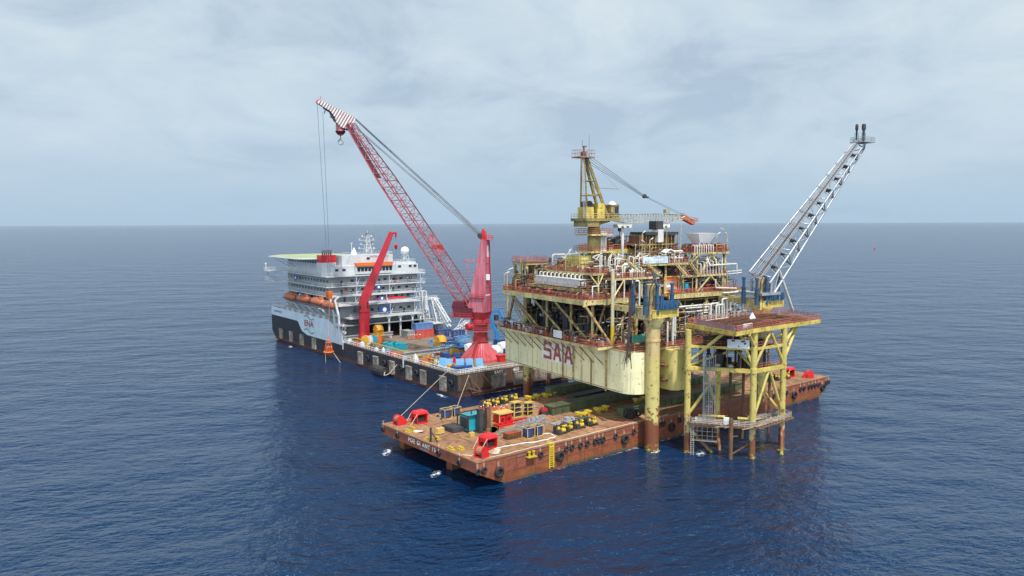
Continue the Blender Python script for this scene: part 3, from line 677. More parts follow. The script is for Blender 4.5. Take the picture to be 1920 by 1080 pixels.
cl_boxes((39, 52, 1.2, 15, 47.6), 20, ((.3, 1.2), (.3, 1.2), (.3, 1.3)), RAILR, 'valve_skid', rr)
cl_boxes((20, 33, 15, 27, 48.6), 14, ((.4, 1.8), (.4, 1.6), (.5, 2.4)), BROWN, 'pump_skid', rr)
cl_boxes((2, 14, 2.0, 9, 36.5), 12, ((.5, 2), (.5, 2), (.5, 2.5)), BROWN, 'pump_skid', rr)
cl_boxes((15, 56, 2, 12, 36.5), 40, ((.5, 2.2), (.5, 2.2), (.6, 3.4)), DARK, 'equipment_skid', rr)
cl_boxes((14, 56, 4, 12, 36.5), 22, ((.5, 1.4), (.5, 1.4), (.6, 3.4)), BROWN, 'valve_skid', rr)
cl_boxes((14, 56, -10, -4, 24.8), 40, ((.5, 2), (.5, 2), (.5, 2.2)), BROWN, 'valve_skid', rr)
cl_boxes((3, 12, -3, 44, 25.0), 26, ((.5, 1.6), (.5, 1.6), (.5, 1.8)), GREY, 'pump_skid', rr)
mb = MB(); mb.lathe([(.05, 36.5), (2.6, 36.8), (2.6, 43.0), (.05, 44.4)], (27.5, 5.5, 0), 22); PLT.part('storage_tank', mb, GREY, smooth=True)
mb = MB(); mb.lathe([(.05, 0), (1.4, .6), (1.4, 6), (.05, 6.6)], (43.5, 5, 39), 18, 'X'); mb.lathe([(.05, 41.5), (1.1, 41.8), (1.1, 45.6), (.05, 46.2)], (36.8, 3, 0), 16)
PLT.split('pressure_vessel', mb, OFFW, smooth=True)
# white pipes
mp = MB(); rr = random.Random(9)
for i in range(13):
    X = 20 + i * 1.2; mp.pipe([(X, .8, 45), (X, .8, 46.3 + .3 * (i % 3)), (X + 1.4, 2.2, 46.3 + .3 * (i % 3)), (X + 1.4, 2.2, 45)], .19, 6, .6)
for i in range(7): X = 14.5 + i * .8; mp.pipe([(X, -.6, 41.7), (X, -.6, 43.6 + .5 * (i % 2)), (X, 2.5, 43.6 + .5 * (i % 2))], .16, 6, .4)
for Z in (44.6, 45.3): mp.pipe([(12.5, -.3, Z - 1.6), (12.8, -.3, Z), (15.4, .3, Z), (16.2, 1.5, Z), (16.2, 1.5, 42)], .34, 8, .9)
for i in range(18): X = rr.uniform(8, 22); Y = rr.uniform(0, 10); mp.pipe([(X, Y, 41.7), (X, Y, 46 + rr.random() * 2), (X + rr.uniform(-3, 4), Y, 46 + rr.random() * 2)], .15, 6, .5)
for i in range(34): X = rr.uniform(12, 48); Y = rr.uniform(15, 32); Z = rr.uniform(44.5, 48.2); mp.pipe([(X, Y, 42.6), (X, Y, Z), (X + rr.uniform(-5, 5), Y, Z), (X + rr.uniform(-5, 5), Y, 43)], rr.uniform(.1, .26), 6, .6)
for i in range(8): X = 41 + i * 1.2; mp.pipe([(X, .1, 41.4), (X, .1, 44.4 + (i % 3) * .6), (X, 3, 44.4 + (i % 3) * .6)], .14, 6, .4)
mp.pipe([(44, -.4, 43.9), (48, -.4, 44.0), (55.0, -.4, 44.0), (55, -.4, 41)], .2, 6, .3); mp.pipe([(44, -.4, 44), (44, 1, 46.4), (50.5, 1, 46.4), (50.5, 1, 43)], .2, 6, .5); mp.tube((55.2, 0, 44), (55.2, 6, 44), .2)
for z in (41, 41.7): mp.tube((52, 1, z), (62, 4, z), .2)
for i in range(9): X = 38.2 + i * .9; mp.pipe([(X, -.2, 47.6), (X, -.2, 49.6), (X + .5, 1.4, 49.6)], .13, 6, .4)
PLT.split('white_pipe', mp, OFFW, smooth=True)
mp = MB()
mp.pipe([(15.9, -1.2, 40.8), (17.2, -1.2, 40.8), (17.2, -1.2, 31.7), (20.6, -1.2, 31.7), (20.6, -1.2, 33)], .24, 8, .6); mp.tube((20.9, -1.2, 30.6), (20.9, -1.2, 32.8), .2)
mp.tube((12.2, -1, 36.5), (12.2, -1, 41.2), .2); mp.tube((9.2, -1, 36.5), (9.2, -1, 41.2), .2); mp.tube((15, -1, 36.5), (15, -1, 41), .15)
for x0, x1, z0, z1 in ((28, 44, 31.6, 26.5), (30.5, 46, 33.2, 27), (33, 42, 32.6, 29.5)): mp.pipe([(x0, -2.2, z0), (x1, -2.2, z0), (x1, -2.2, z1)], .22, 6, .4)
for X, z0 in ((41.5, 33.5), (43.6, 33), (46, 34.6), (48, 34.6), (51, 33), (52.6, 30.6)): mp.pipe([(X, -3.4, 25), (X, -3.4, z0), (X + 3.2, -3.4, z0), (X + 3.2, -3.4, z0 - 3.5)], .28, 8, .5)
mp.pipe([(29, -6, 29.0), (46, -6, 29.6), (46, -6, 26)], .25, 6, .4); mp.tube((24.4, -7.0, 24.8), (24.4, -7, 33), .4); mp.tube((20.4, -10.4, 24.8), (20.4, -10.4, 32), .35); mp.tube((18.0, -11, 24.8), (18, -11, 31), .25)
mp.pipe([(44, -2.2, 31.0), (56, -2.2, 31.2), (56, -2.2, 27)], .24, 6, .5); mp.pipe([(40, -2.2, 30), (50, -2.2, 30), (50, -2.2, 26)], .22, 6, .5); mp.tube((49, -.8, 35.9), (57, -.8, 35.9), .25); mp.pipe([(46, -.8, 40), (46, -.8, 37.6), (54.5, -.8, 37.0)], .2, 6, .4)
PLT.split('white_pipe', mp, OFFW, smooth=True)
mp = MB()
for i in range(26): X = rr.uniform(20, 52); Z = rr.uniform(25.5, 34); mp.tube((X, -2.6 + rr.random(), Z), (X + rr.uniform(3, 10), -2.6 + rr.random(), Z), rr.uniform(.1, .2))
for i in range(30): X = rr.uniform(14, 56); Y = rr.uniform(1.5, 9); mp.pipe([(X, Y, 36.5), (X, Y, rr.uniform(38, 41)), (X + rr.uniform(-3, 3), Y, 38)], rr.uniform(.1, .25), 6, .4)
PLT.split('brown_pipe', mp, BROWN, smooth=True)
# brown exhaust machinery block with dark roof, vent box, white hopper
mb = MB(); mb.box(26, 41, 9, 15, 49.6, 50.0)
for i in range(13):
    for yy in (9.1, 14.8): mb.tube((26.3 + i * 1.2, yy, 45), (26.3 + i * 1.2, yy, 52.6), .12, 5)
for i in range(40): mb.tube((rr.uniform(26, 41), rr.uniform(9, 14), 47), (rr.uniform(26, 41), rr.uniform(9, 14), 49.6), rr.uniform(.08, .2), 5)
for i in range(12): mb.box(26.4 + i * 1.2, 27.2 + i * 1.2, 10, 13, 45.2, 47.2 + (i % 3) * .6)
bl = PLT.part('generator_house', mb, CREAMD)
mb = MB(); mb.box(28, 40.5, 8.6, 15.2, 52.5, 53.3); PLT.part('roof', mb, DARK, bl)
mb = MB(); mb.box(27, 40.5, 10, 14.5, 50, 52.4); PLT.part('casing', mb, BROWN, bl)
mb = MB(); mb.box(32.3, 35.0, 9, 12, 54.0, 56.4); PLT.part('exhaust_stack', mb, DARK, bl)
mb = MB(); mb.box(32.6, 34.7, 8.5, 11, 50.4, 54.0); PLT.part('exhaust_duct', mb, OFFW, bl)
mb = MB(); mb.hexa([(43.6, 3.2, 50.2), (47.6, 3.2, 50.2), (47.6, 6.5, 50.2), (43.6, 6.5, 50.2), (42, 2.2, 52.9), (49.4, 2.2, 52.9), (49.4, 7.5, 52.9), (42, 7.5, 52.9)])
for X in (43.8, 47.4):
    for Y in (3.4, 6.3): mb.tube((X, Y, 47.6), (X, Y, 50.3), .14, 6)
mb.tube((43.8, 3.4, 47.7), (46, 3.4, 50), .1, 5); mb.tube((47.4, 3.4, 47.7), (45.2, 3.4, 50), .1, 5)
PLT.part('hopper', mb, WHITE)
mb = MB(); mb.add([(27.2, -.4, 47.9), (29, -.4, 48.8), (29, 2, 48.8), (27.2, 2, 47.9), (30.8, -.4, 47.9), (30.8, 2, 47.9)], [(0, 1, 2, 3), (1, 4, 5, 2)])
mb.bar((27.2, -.4, 47.9), (29, -.4, 48.8), .1, .25); mb.bar((29, -.4, 48.8), (30.8, -.4, 47.9), .1, .25); mb.tube((27.3, 0, 45), (27.3, 0, 47.9), .08, 5); mb.tube((30.7, 0, 45), (30.7, 0, 47.9), .08, 5)
PLT.part('shelter_roof', mb, WHITE)
# boards
mb = MB(); mb.box(19.3, 28.2, -.2, -.08, 45.1, 46.9); sb = PLT.part('name_board', mb, paint('pale_blue_board', (0.55, 0.66, 0.74), 0.1))
mb = MB(); mb.ball((22.4, -.22, 46.1), .42, 10); mb.v = [(x, -.22 + (y + .22) * .08, z) for x, y, z in mb.v]; PLT.part('emblem', mb, WHITE, sb)
mb = MB()
for i, w_ in enumerate((.42, .36, .42, .38, .3)): mb.box(23.6 + i * .62, 23.6 + i * .62 + w_, -.23, -.2, 45.75, 46.3)
PLT.part('emblem', mb, WHITE, sb)
mb = MB(); mb.box(1.1, 1.2, 11.2, 15.0, 25.3, 27.3); mb.box(1.05, 1.1, 12.0, 12.5, 25.9, 26.3); PLT.part('notice_board', mb, BOARD, label='blank white board on the lower deck rail')
mb = MB(); mb.box(10.4, 14.6, -6.4, -6.25, 25.6, 27.6); mb.box(10.4, 14.6, -6.5, -6.4, 25.6, 27.6); PLT.part('notice_board', mb, GREENB, label='green board on the lower deck')
# the mass of small pipes, valves, trays and brackets that fills every deck
rr = random.Random(77); bag = {}
MATS = {'brown': BROWN, 'red': RAILR, 'cream': CREAMD, 'white': OFFW, 'dark': DARK, 'grey': GREY}
def fit(col, kind, m_, size): bag.setdefault((col, kind), []).append((size, m_))
def detail(x0, x1, y0, y1, z, h, n, cols):
    for i in range(int(n * 1.7)):
        c = rr.choice(cols + ('dark',)); x, y = rr.uniform(x0, x1), rr.uniform(y0, y1); k = rr.random()
        if k < .30: hh = rr.uniform(.4, 1) * h; r = rr.uniform(.07, .19); fit(c, 'pipe', MB().pipe([(x, y, z), (x, y, z + hh), (min(x1, x + rr.uniform(.5, 2.5)), y, z + hh)], r, 5, .3), hh)
        elif k < .52: l_ = rr.uniform(1.5, 6); zz_ = z + rr.uniform(.2, 1) * h; fit(c, 'pipe', MB().tube((x, y, zz_), (min(x1, x + l_), y + rr.uniform(-.2, .2), zz_), rr.uniform(.07, .2), 5), l_)
        elif k < .68: l_ = rr.uniform(1.5, 5); zz_ = z + rr.uniform(.2, 1) * h; fit(c, 'pipe', MB().tube((x, y, zz_), (x, min(y1, y + l_), zz_), rr.uniform(.07, .2), 5), l_)
        elif k < .84: a, b_, hh = rr.uniform(.25, .9), rr.uniform(.25, .9), rr.uniform(.25, .8) * min(h, 2); fit(c, 'cabinet', MB().cbox((x, y, z + hh / 2), (a, b_, hh), rr.uniform(0, .4)), hh)
        elif k < .93: r = rr.uniform(.2, .5); zz_ = z + rr.uniform(.4, 1.4); m_ = MB().lathe([(.08, -.5), (r, -.25), (r, .25), (.08, .5)], (x, y, zz_), 8, rr.choice('XY')); m_.tube((x, y, z), (x, y, zz_), .08, 5); m_.torus((x, y, zz_ + r + .2), (0, 0, 1), .22, .04, 8, 4); fit(c, 'valve', m_, r)
        else: hh = min(h, rr.uniform(1.2, 2.6)); fit(c, 'bracket', MB().bar((x, y, z), (x + rr.uniform(-.8, .8), y, z + hh), .12, .12), hh)
detail(.6, 6, .6, 4, 36.5, 2.0, 60, ('brown', 'red', 'red', 'cream', 'dark'))
detail(2, 13, 1, 6, 36.5, 4.5, 60, ('brown', 'dark', 'cream', 'white'))
detail(14, 28, .5, 3, 36.5, 4.6, 70, ('dark', 'brown', 'white', 'cream', 'grey'))
detail(28, 56, .8, 3, 36.5, 4.0, 90, ('dark', 'brown', 'red', 'cream', 'grey'))
detail(1.2, 9, 33, 41, 36.5, 4.5, 60, ('brown', 'cream', 'red', 'dark'))
detail(.6, 3, 4, 33, 36.5, 1.6, 60, ('red', 'brown', 'dark'))
detail(9.2, 21.8, -.7, 3, 41.7, 3.6, 100, ('red', 'white', 'cream', 'brown', 'white'))
detail(5.5, 10.8, 3.3, 22, 42.9, 3.0, 50, ('red', 'cream', 'brown', 'white'))
detail(19.3, 35.8, .3, 5, 45, 3.2, 90, ('red', 'white', 'brown', 'cream', 'white'))
detail(33.8, 51, .5, 4, 41.4, 5.0, 90, ('brown', 'cream', 'white', 'grey', 'red'))
detail(38.3, 52.3, .4, 6, 47.6, 2.4, 90, ('red', 'brown', 'cream', 'red'))
detail(20, 33.6, 14.2, 18, 48.6, 3.6, 60, ('brown', 'red', 'cream', 'dark'))
detail(24, 41, 8.6, 10, 45.4, 4.5, 70, ('brown', 'cream', 'brown', 'dark'))
detail(11.3, 24, 14.3, 20, 42.6, 4.6, 70, ('brown', 'cream', 'white', 'dark', 'grey'))
detail(1.6, 5.5, -3, 45, 24.95, 2.6, 90, ('brown', 'red', 'cream', 'dark', 'white'))
detail(7, 14, -3.5, 2, 24.95, 6, 50, ('brown', 'cream', 'dark', 'white'))
detail(14.5, 56, -11, -4, 24.8, 3.6, 130, ('brown', 'red', 'cream', 'dark'))
detail(17, 56, -3.2, 1.5, 25, 9, 120, ('brown', 'cream', 'dark', 'grey', 'white'))
detail(6, 14, -1, 40, 29, 5.5, 70, ('cream', 'dark', 'brown', 'grey'))
detail(30, 52, 14, 20, 42.6, 4.5, 40, ('brown', 'grey', 'cream'))
for (c, kd), L_ in bag.items():
    L_.sort(key=lambda q: -q[0]); nm = c + '_' + kd; rest = MB()
    for k, (sz, m_) in enumerate(L_):
        if k < 95: PLT.part(nm, m_, MATS[c], smooth=kd != 'cabinet' and kd != 'bracket')
        else: rest.add(m_.v, m_.f)
    if rest.v: o = PLT.part(nm, rest, MATS[c]); o['kind'] = 'stuff'
# lamps on posts
mb = MB(); ml = MB()
for (X, Y, z0, z1, dx) in ((-.2, 38, 36.5, 41.0, 1.4), (-.2, 36.4, 36.5, 42.2, 1.6), (5.2, 15, 42.9, 46.2, -1.2), (5.3, 9, 42.9, 47.6, -1.2), (12.4, -.6, 41.7, 47, -1.4), (16, -.8, 41.7, 49.6, 0), (19.2, 0.2, 45, 53, .8), (22, .2, 45, 51.2, .8), (28, .2, 45, 55.6, -1), (36, 3, 45, 57, 1), (50.5, .4, 47.6, 53.6, -1.4), (51.9, .6, 47.6, 52.4, -1), (47.4, .4, 47.6, 52.4, 1), (24, -.2, 36.5, 42, 1), (9, -.4, 36.5, 44, -1.2), (52, .4, 36.5, 44, -1), (20, 0, 46, 50.6, -1), (33.6, .3, 36.5, 41, 1), (38, .3, 36.5, 40.4, 1)):
    mb.tube((X, Y, z0), (X, Y, z1), .09, 5); mb.tube((X, Y, z1), (X + dx * .4, Y, z1 + .3), .06, 5); ml.bar((X + dx * .3, Y, z1 + .3), (X + dx * 1.2, Y - .2, z1 + .75), .28, .16)
PLT.split('lamp_post', mb, CREAM); PLT.split('lamp', ml, WHITE)
mb = MB()
mb.tube((22.6, 16, 48.6), (22.6, 16, 51.4), .6, 10); mb.ball((24, 15, 54), .6, 10); mb.tube((24, 15, 52), (24, 15, 54), .1, 5); mb.cbox((22.8, 15, 50.4), (1, 1, 2.2))
PLT.part('antenna', mb, DARK)
# crane boom rests
for X in (24.2, 38.8):
    mb = MB(); mb.tube((X, 14.0, 42.6), (X, 14.0, 55.0), .45, 12); mb.box(X - 2.6, X + 2.6, 13.0, 15.0, 55.0, 55.5); mb.box(X - 2.4, X - 1.4, 12.8, 15.2, 54.5, 55.0); mb.box(X - .5, X + .5, 12.8, 15.2, 54.5, 55.0); mb.box(X + 1.4, X + 2.4, 12.8, 15.2, 54.5, 55.0)
    if X > 30: mb.box(X - 1.9, X - 1.6, 13, 13.3, 55.7, 56.8); mb.box(X + 1.6, X + 1.9, 13, 13.3, 55.7, 56.8)
    PLT.part('boom_rest', mb, OFFW)
# modules standing on the decks
T = Thing('equipment_module', 'orange framed equipment module with grey panels on the platform main deck', 'module', FP, (30.6, 2.6, 36.55))
mb = MB(); mb.box(28.2, 33.0, 1.0, 4.2, 36.7, 40.9); c = T.part('casing', mb, ORANGE)
mb = MB(); mb.box(28.6, 32.6, .9, .99, 39.2, 39.9); mb.box(28.6, 32.6, .9, .99, 37.6, 38.2); T.part('panel', mb, GREY, c)
mb = MB(); mb.box(28.6, 31.4, .88, .99, 38.3, 39.1); T.part('panel', mb, OFFW, c)
mb = MB()
for X in (27.9, 33.3): mb.tube((X, .8, 36.56), (X, .8, 41.2), .14, 6); mb.tube((X, 4.4, 36.56), (X, 4.4, 41.2), .14, 6)
mb.tube((27.9, .8, 41.2), (33.3, .8, 41.2), .14, 6); mb.tube((27.9, .8, 36.9), (33.3, .8, 36.9), .16, 6); T.part('lifting_frame', mb, YCRATE)
T = Thing('generator_unit', 'dark blue generator cabinet beside the orange module on the platform deck', 'generator', FP, (35.4, 2.4, 36.55))
mb = MB(); mb.box(34.0, 36.0, 1.2, 3.6, 36.6, 39.3); T.part('casing', mb, BLUED)
mb = MB(); mb.box(36.0, 37.2, 1.0, 3.6, 36.6, 39.0); mb.tube((36.4, 2, 39), (36.4, 2, 39.9), .25, 8); T.part('pump_end', mb, TEAL)
T = Thing('cage_container', 'pale yellow gridded cage container on the upper deck left of the crane pedestal', 'container', FP, (9, 17, 42.95))
mb = MB(); mb.box(7.5, 10.8, 11.2, 17.6, 43.1, 47.0); c = T.part('casing', mb, paint('pale_yellow', (0.66, 0.58, 0.25), .2))
mb = MB()
for i in range(8): mb.box(7.36, 7.5, 11.2 + i * .91, 11.34 + i * .91, 43.0, 47.1)
for z in (43.0, 44.0, 45.0, 46.0, 47.0): mb.box(7.32, 7.46, 11.1, 17.8, z, z + .14)
for i in range(5): mb.box(7.5 + i * .8, 7.62 + i * .8, 11.06, 11.2, 43.0, 47.1)
for z in (43.0, 44.0, 45.0, 46.0, 47.0): mb.box(7.4, 10.9, 11.02, 11.14, z, z + .14)
T.part('lifting_frame', mb, YELL)

# ---- pedestal crane of the platform
OLIVE = paint('olive_crane_paint', (0.30, 0.24, 0.085), .6, var=.35, streak=.9)
BOOMC = paint('boom_cream', (0.44, 0.39, 0.27), .6, var=.4)
PC = Thing('pedestal_crane', 'cream pedestal crane with lattice boom lying level on the boom rests of the platform', 'crane', FP, (14, 14, 42.7))
cx, cy = 14.0, 14.0
mb = MB().lathe([(1.75, 42.7), (1.75, 52.6), (1.6, 52.7), (1.6, 55.2), (2.2, 56.0), (2.2, 56.4)], (cx, cy, 0), 24); PC.part('pedestal', mb, OLIVE, smooth=True)
for z, r in ((48.2, 3.9), (52.9, 3.7)):
    mb = MB(); mb.box(cx - r, cx + r, cy - r, cy + r, z - .4, z); pf = PC.part('platform', mb, CREAM)
    mb = MB().rail([(cx - r, cy - r, z), (cx + r, cy - r, z), (cx + r, cy + r, z), (cx - r, cy + r, z)], 1.5, 1.4, .06, True, bars=(.33, .66, 1)); PC.part('handrail', mb, RAILR, pf)
mb = MB(); mb.box(cx + 1.2, cx + 3.2, cy - 1.6, cy - .4, 48.2, 53.8); PC.part('control_cabinet', mb, WHITE)
mb = MB(); mb.ladder((cx + 2, cy - 1.75, 43), (cx + 2, cy - 1.75, 53), .7, (1, 0, 0), .06)
mb.stair((cx + 2.2, cy - 4.4, 48.2), (cx + 6, cy - 4.4, 45), .9, (0, 1, 0)); PC.part('ladder', mb, CREAM)
d = Vector((1, 0, 0))
mb = MB(); mb.box(cx - 5.4, cx + 6.5, cy - 3.4, cy + 3.4, 56.4, 57.2); mb.box(cx - 4.6, cx - .6, cy - 3.1, cy + 3.1, 54.9, 56.4); mb.hexa([(cx - .6, cy - 2, 55.2), (cx + 4, cy - 2, 56.2), (cx + 4, cy + 2, 56.2), (cx - .6, cy + 2, 55.2), (cx - .6, cy - 2, 56.4), (cx + 4, cy - 2, 56.4), (cx + 4, cy + 2, 56.4), (cx - .6, cy + 2, 56.4)])
up_ = PC.part('slewing_deck', mb, OLIVE)
mb = MB().rail([(cx - 5.3, cy - 3.3, 57.2), (cx + 6.4, cy - 3.3, 57.2), (cx + 6.4, cy + 3.3, 57.2), (cx - 5.3, cy + 3.3, 57.2)], 1.2, 1.3, .06, True, bars=(.5, 1)); PC.part('handrail', mb, CREAM, up_)
mb = MB()
for s_ in (-1, 1):
    mb.bar((cx + 3.6, cy + s_ * 1.7, 57.2), (cx - 3.0, cy + s_ * .6, 73.4), .5, .75); mb.bar((cx - 3.4, cy + s_ * 1.6, 57.2), (cx - 3.9, cy + s_ * .6, 73.4), .32, .36)
for t in (.38, .62):
    for s_ in (-1, 1):
        a = Vector((cx + 3.6, cy + s_ * 1.7, 57.2)).lerp(Vector((cx - 3.0, cy + s_ * .6, 73.4)), t); b_ = Vector((cx - 3.4, cy + s_ * 1.6, 57.2)).lerp(Vector((cx - 3.9, cy + s_ * .6, 73.4)), t)
        if t != .78: mb.tube(a, b_, .16, 6)
    for base_ in ((4.0, 2.4, -.6, .8),):
        a = Vector((cx + 3.6, cy - 1.7, 57.2)).lerp(Vector((cx - 3.0, cy - .6, 73.4)), t); b_ = Vector((cx + 3.6, cy + 1.7, 57.2)).lerp(Vector((cx - 3.0, cy + .6, 73.4)), t); mb.tube(a, b_, .18, 6)
mb.tube((cx + .9, cy - 1.3, 63.5), (cx - 2.9, cy - .9, 68.5), .14, 6); mb.tube((cx - 5, cy - 2.4, 63.4), (cx + .8, cy - 1.5, 63.7), .14, 6); mb.box(cx - 5.2, cx + .5, cy - 3, cy - 2.2, 63.1, 63.3); mb.tube((cx + .4, cy - 1.4, 65.4), (cx + 6.6, cy - 2.4, 65.2), .08, 5)
PC.part('gantry', mb, OLIVE, up_)
mb = MB(); mb.box(cx - 6.3, cx - 1.2, cy - 1.9, cy + 1.9, 73.4, 73.7); mb.rail([(cx - 6.2, cy - 1.8, 73.7), (cx - 1.3, cy - 1.8, 73.7), (cx - 1.3, cy + 1.8, 73.7), (cx - 6.2, cy + 1.8, 73.7)], 1.8, 1.2, .045, True, bars=(.5, 1)); PC.part('top_platform', mb, paint('worn_pink_rail', (.36, .17, .14), .5), up_)
mb = MB().ladder((cx - 5.0, cy - 2.6, 57.2), (cx - 5.4, cy - 1.8, 73.6), .9, (1, 0, .1), .07); mb.ladder((cx - 5.6, cy - 2.9, 57.2), (cx - 5.7, cy - 2.0, 73.0), .5, (1, .2, .1), .05); PC.part('ladder', mb, RAILG, up_)
mb = MB(); mb.cbox((cx - 3.7, cy, 74.4), (1.2, 1.0, 1.4)); mb.tube((cx - 3.6, cy, 75), (cx - 3.6, cy, 76.4), .25, 8); mb.cbox((cx - 3.3, cy, 76.5), (1.1, .4, .3)); PC.part('sheave', mb, BROWN, up_)
mb = MB(); mb.tube((cx - 1.8, cy, 73.7), (cx - 1.8, cy, 79.6), .05, 4); mb.tube((cx - 4.1, cy, 76), (cx - 4.1, cy, 78.2), .05, 4); PC.part('antenna', mb, DARK, up_)
mb = MB(); mb.box(cx - 4.4, cx - 2.0, cy - 2.4, cy + 1.6, 57.2, 60.2); mb.box(cx - .6, cx + 1.8, cy - 2.6, cy + 1, 57.2, 61.2); mb.box(cx - .9, cx - .6, cy - 2.6, cy + 1, 57.2, 59.6); PC.part('winch_house', mb, YELL, up_)
mb = MB(); mb.lathe([(.9, -1.6), (.9, 1.6)], (cx - 2.6, cy, 61.0), 12, 'Y'); PC.part('winch_drum', mb, DARK, up_, smooth=True)
mb = MB(); mb.box(cx + 3.4, cx + 6.2, cy - 3.2, cy - .6, 57.25, 60.6); mb.box(cx + 3.2, cx + 6.4, cy - 3.4, cy - .4, 60.6, 60.9); cb = PC.part('cab', mb, CREAMD, up_)
mb = MB(); mb.box(cx + 6.2, cx + 6.26, cy - 2.9, cy - .9, 58.4, 60.3); mb.box(cx + 4.6, cx + 6.0, cy - 3.26, cy - 3.2, 58.4, 60.3); PC.part('window', mb, GLASS, cb)
mb = MB().lathe([(1.1, 60.9), (1.0, 61.3), (.4, 61.8), (.02, 61.9)], (cx + 4.8, cy - 1.9, 0), 14); PC.part('dome', mb, WHITE, cb, smooth=True)
ch, lc = MB(), MB()
B0 = [(cx + 6.2, cy - .9, 56.7), (cx + 6.2, cy + .9, 56.7), (cx + 6.2, cy + .9, 58.4), (cx + 6.2, cy - .9, 58.4)]
B1 = [(cx + 11, cy - 1.1, 55.9), (cx + 11, cy + 1.1, 55.9), (cx + 11, cy + 1.1, 58.4), (cx + 11, cy - 1.1, 58.4)]
B2 = [(cx + 26, cy - 1.1, 56.0), (cx + 26, cy + 1.1, 56.0), (cx + 26, cy + 1.1, 58.5), (cx + 26, cy - 1.1, 58.5)]
B3 = [(cx + 33.4, cy - .7, 57.0), (cx + 33.4, cy + .7, 57.0), (cx + 33.4, cy + .7, 58.2), (cx + 33.4, cy - .7, 58.2)]
for a, b_, n in ((B0, B1, 4), (B1, B2, 14), (B2, B3, 7)): lattice(ch, lc, a, b_, n, .11, .055)
for a, b_ in ((B0, B1), (B1, B2), (B2, B3)): ch.bar((Vector(a[0]) + Vector(a[3])) / 2, (Vector(b_[0]) + Vector(b_[3])) / 2, .08, .15)
ch.box(cx + 26.2, cx + 27.6, cy - .6, cy + .6, 58.5, 59.8)
bm = PC.part('boom', ch, BOOMC, up_); PC.part('boom_lacing', lc, BOOMC, bm)
mb = MB(); mb.hexa([(cx + 33.2, cy - .8, 56.9), (cx + 37.6, cy - .8, 55.2), (cx + 37.6, cy + .8, 55.2), (cx + 33.2, cy + .8, 56.9), (cx + 33.2, cy - .8, 58.6), (cx + 37.9, cy - .8, 56.3), (cx + 37.9, cy + .8, 56.3), (cx + 33.2, cy + .8, 58.6)])
mb.rail([(cx + 36, cy - .9, 56.4), (cx + 39, cy - .9, 55.8), (cx + 39, cy + .9, 55.8)], 1.3, .8, .06); PC.part('boom_tip', mb, paint('faded_orange', (0.50, 0.14, 0.07), .5), up_)
mb = MB()
for s_ in (-.7, .7):
    mb.tube((cx - 2.6, cy + s_, 74.2), (cx + 18.2, cy + s_ * .4, 63.6), .07, 5); mb.tube((cx - 2.4, cy + s_, 72.6), (cx + 18.2, cy + s_ * .4, 63.3), .07, 5); mb.tube((cx + 18.2, cy + s_ * .4, 63.5), (cx + 33.2, cy + s_, 58.3), .06, 5)
mb.tube((cx - 1.4, cy, 73), (cx + 6.4, cy - 2.4, 65.3), .025, 4)
PC.part('pendant_rope', mb, WIRE, up_)
mb = MB(); mb.lathe([(.25, -.4), (.6, -.35), (.6, .35), (.25, .4)], (cx + 18.3, cy, 63.5), 12, 'Y'); mb.cbox((cx + 19.2, cy, 63.2), (1, .6, .5)); PC.part('rope_block', mb, DARK, up_)

# ---- flare boom
FB = Thing('flare_boom', 'long grey triangular lattice flare boom rising from the platform to two black burner stacks', 'flare boom', FP, (54, -13.2, 36.5))
A = [(49.6, -9.6, 42.4), (49.6, -16.6, 39.8), (51.6, -16.2, 36.6)]
B = [(90.8, -12.3, 79.6), (91.8, -15.2, 79.1), (93.0, -14.2, 77.6)]
ch, lc, dk = MB(), MB(), MB()
Av, Bv = [Vector(a) for a in A], [Vector(b_) for b_ in B]
for a, b_ in zip(Av, Bv): ch.tube(a, b_, .36, 10, .22)
nb = 11
for k in range(nb + 1):
    t0 = k / nb; p = [a.lerp(b_, t0) for a, b_ in zip(Av, Bv)]
    (lc if k % 2 == 0 else dk).tube(p[0], p[1], .24, 8); lc.tube(p[1], p[2], .2, 6); lc.tube(p[0], p[2], .16, 6)
    lc.ball(p[0], .42, 8); lc.ball(p[1], .46, 8)
    if k < nb:
        p2 = [a.lerp(b_, (k + 1) / nb) for a, b_ in zip(Av, Bv)]; lc.tube(p[1] if k % 2 else p[2], p2[2] if k % 2 else p2[1], .2, 6); lc.tube(p[2] if k % 2 else p[0], p2[0] if k % 2 else p2[2], .14, 6)
        q0 = p[0].lerp(p[1], .5); dk.tube(q0, p[2], .12, 6); dk.cbox(p[0].lerp(p[1], .68) - Vector((0, 0, .5)), (.7, 1.0, .5))
c = FB.part('chord', ch, GALV, smooth=True); FB.part('lacing', lc, GALV, smooth=True); FB.part('pipe_support', dk, DARK)
mb = MB()
for f, r in ((.16, .1), (.25, .15), (.34, .12), (.42, .16), (.58, .14), (.66, .1)): mb.tube(Av[0].lerp(Av[1], f) + Vector((-.2, 0, .45)), Bv[0].lerp(Bv[1], f) + Vector((-.2, 0, .45)), r, 8)
FB.split('flare_pipe', mb, GALV, smooth=True)
mb = MB()
for f, r in ((.48, .14), (.53, .1)): mb.tube(Av[0].lerp(Av[1], f) + Vector((-.2, 0, .5)), Bv[0].lerp(Bv[1], f) + Vector((-.2, 0, .5)), r, 8)
for i in range(60): p = Av[0].lerp(Av[1], .48) + (Bv[0].lerp(Bv[1], .48) - Av[0].lerp(Av[1], .48)) * ((i + .5) / 60); mb.cbox(p + Vector((-.25, 0, .62)), (.14, .55, .1))
FB.part('flare_pipe', mb, paint('dark_flare_pipe', (0.12, 0.10, 0.095), .3), smooth=True)
mb = MB(); mb.box(90.0, 95.2, -16.2, -11.4, 79.2, 79.5); tp = FB.part('tip_platform', mb, GREY)
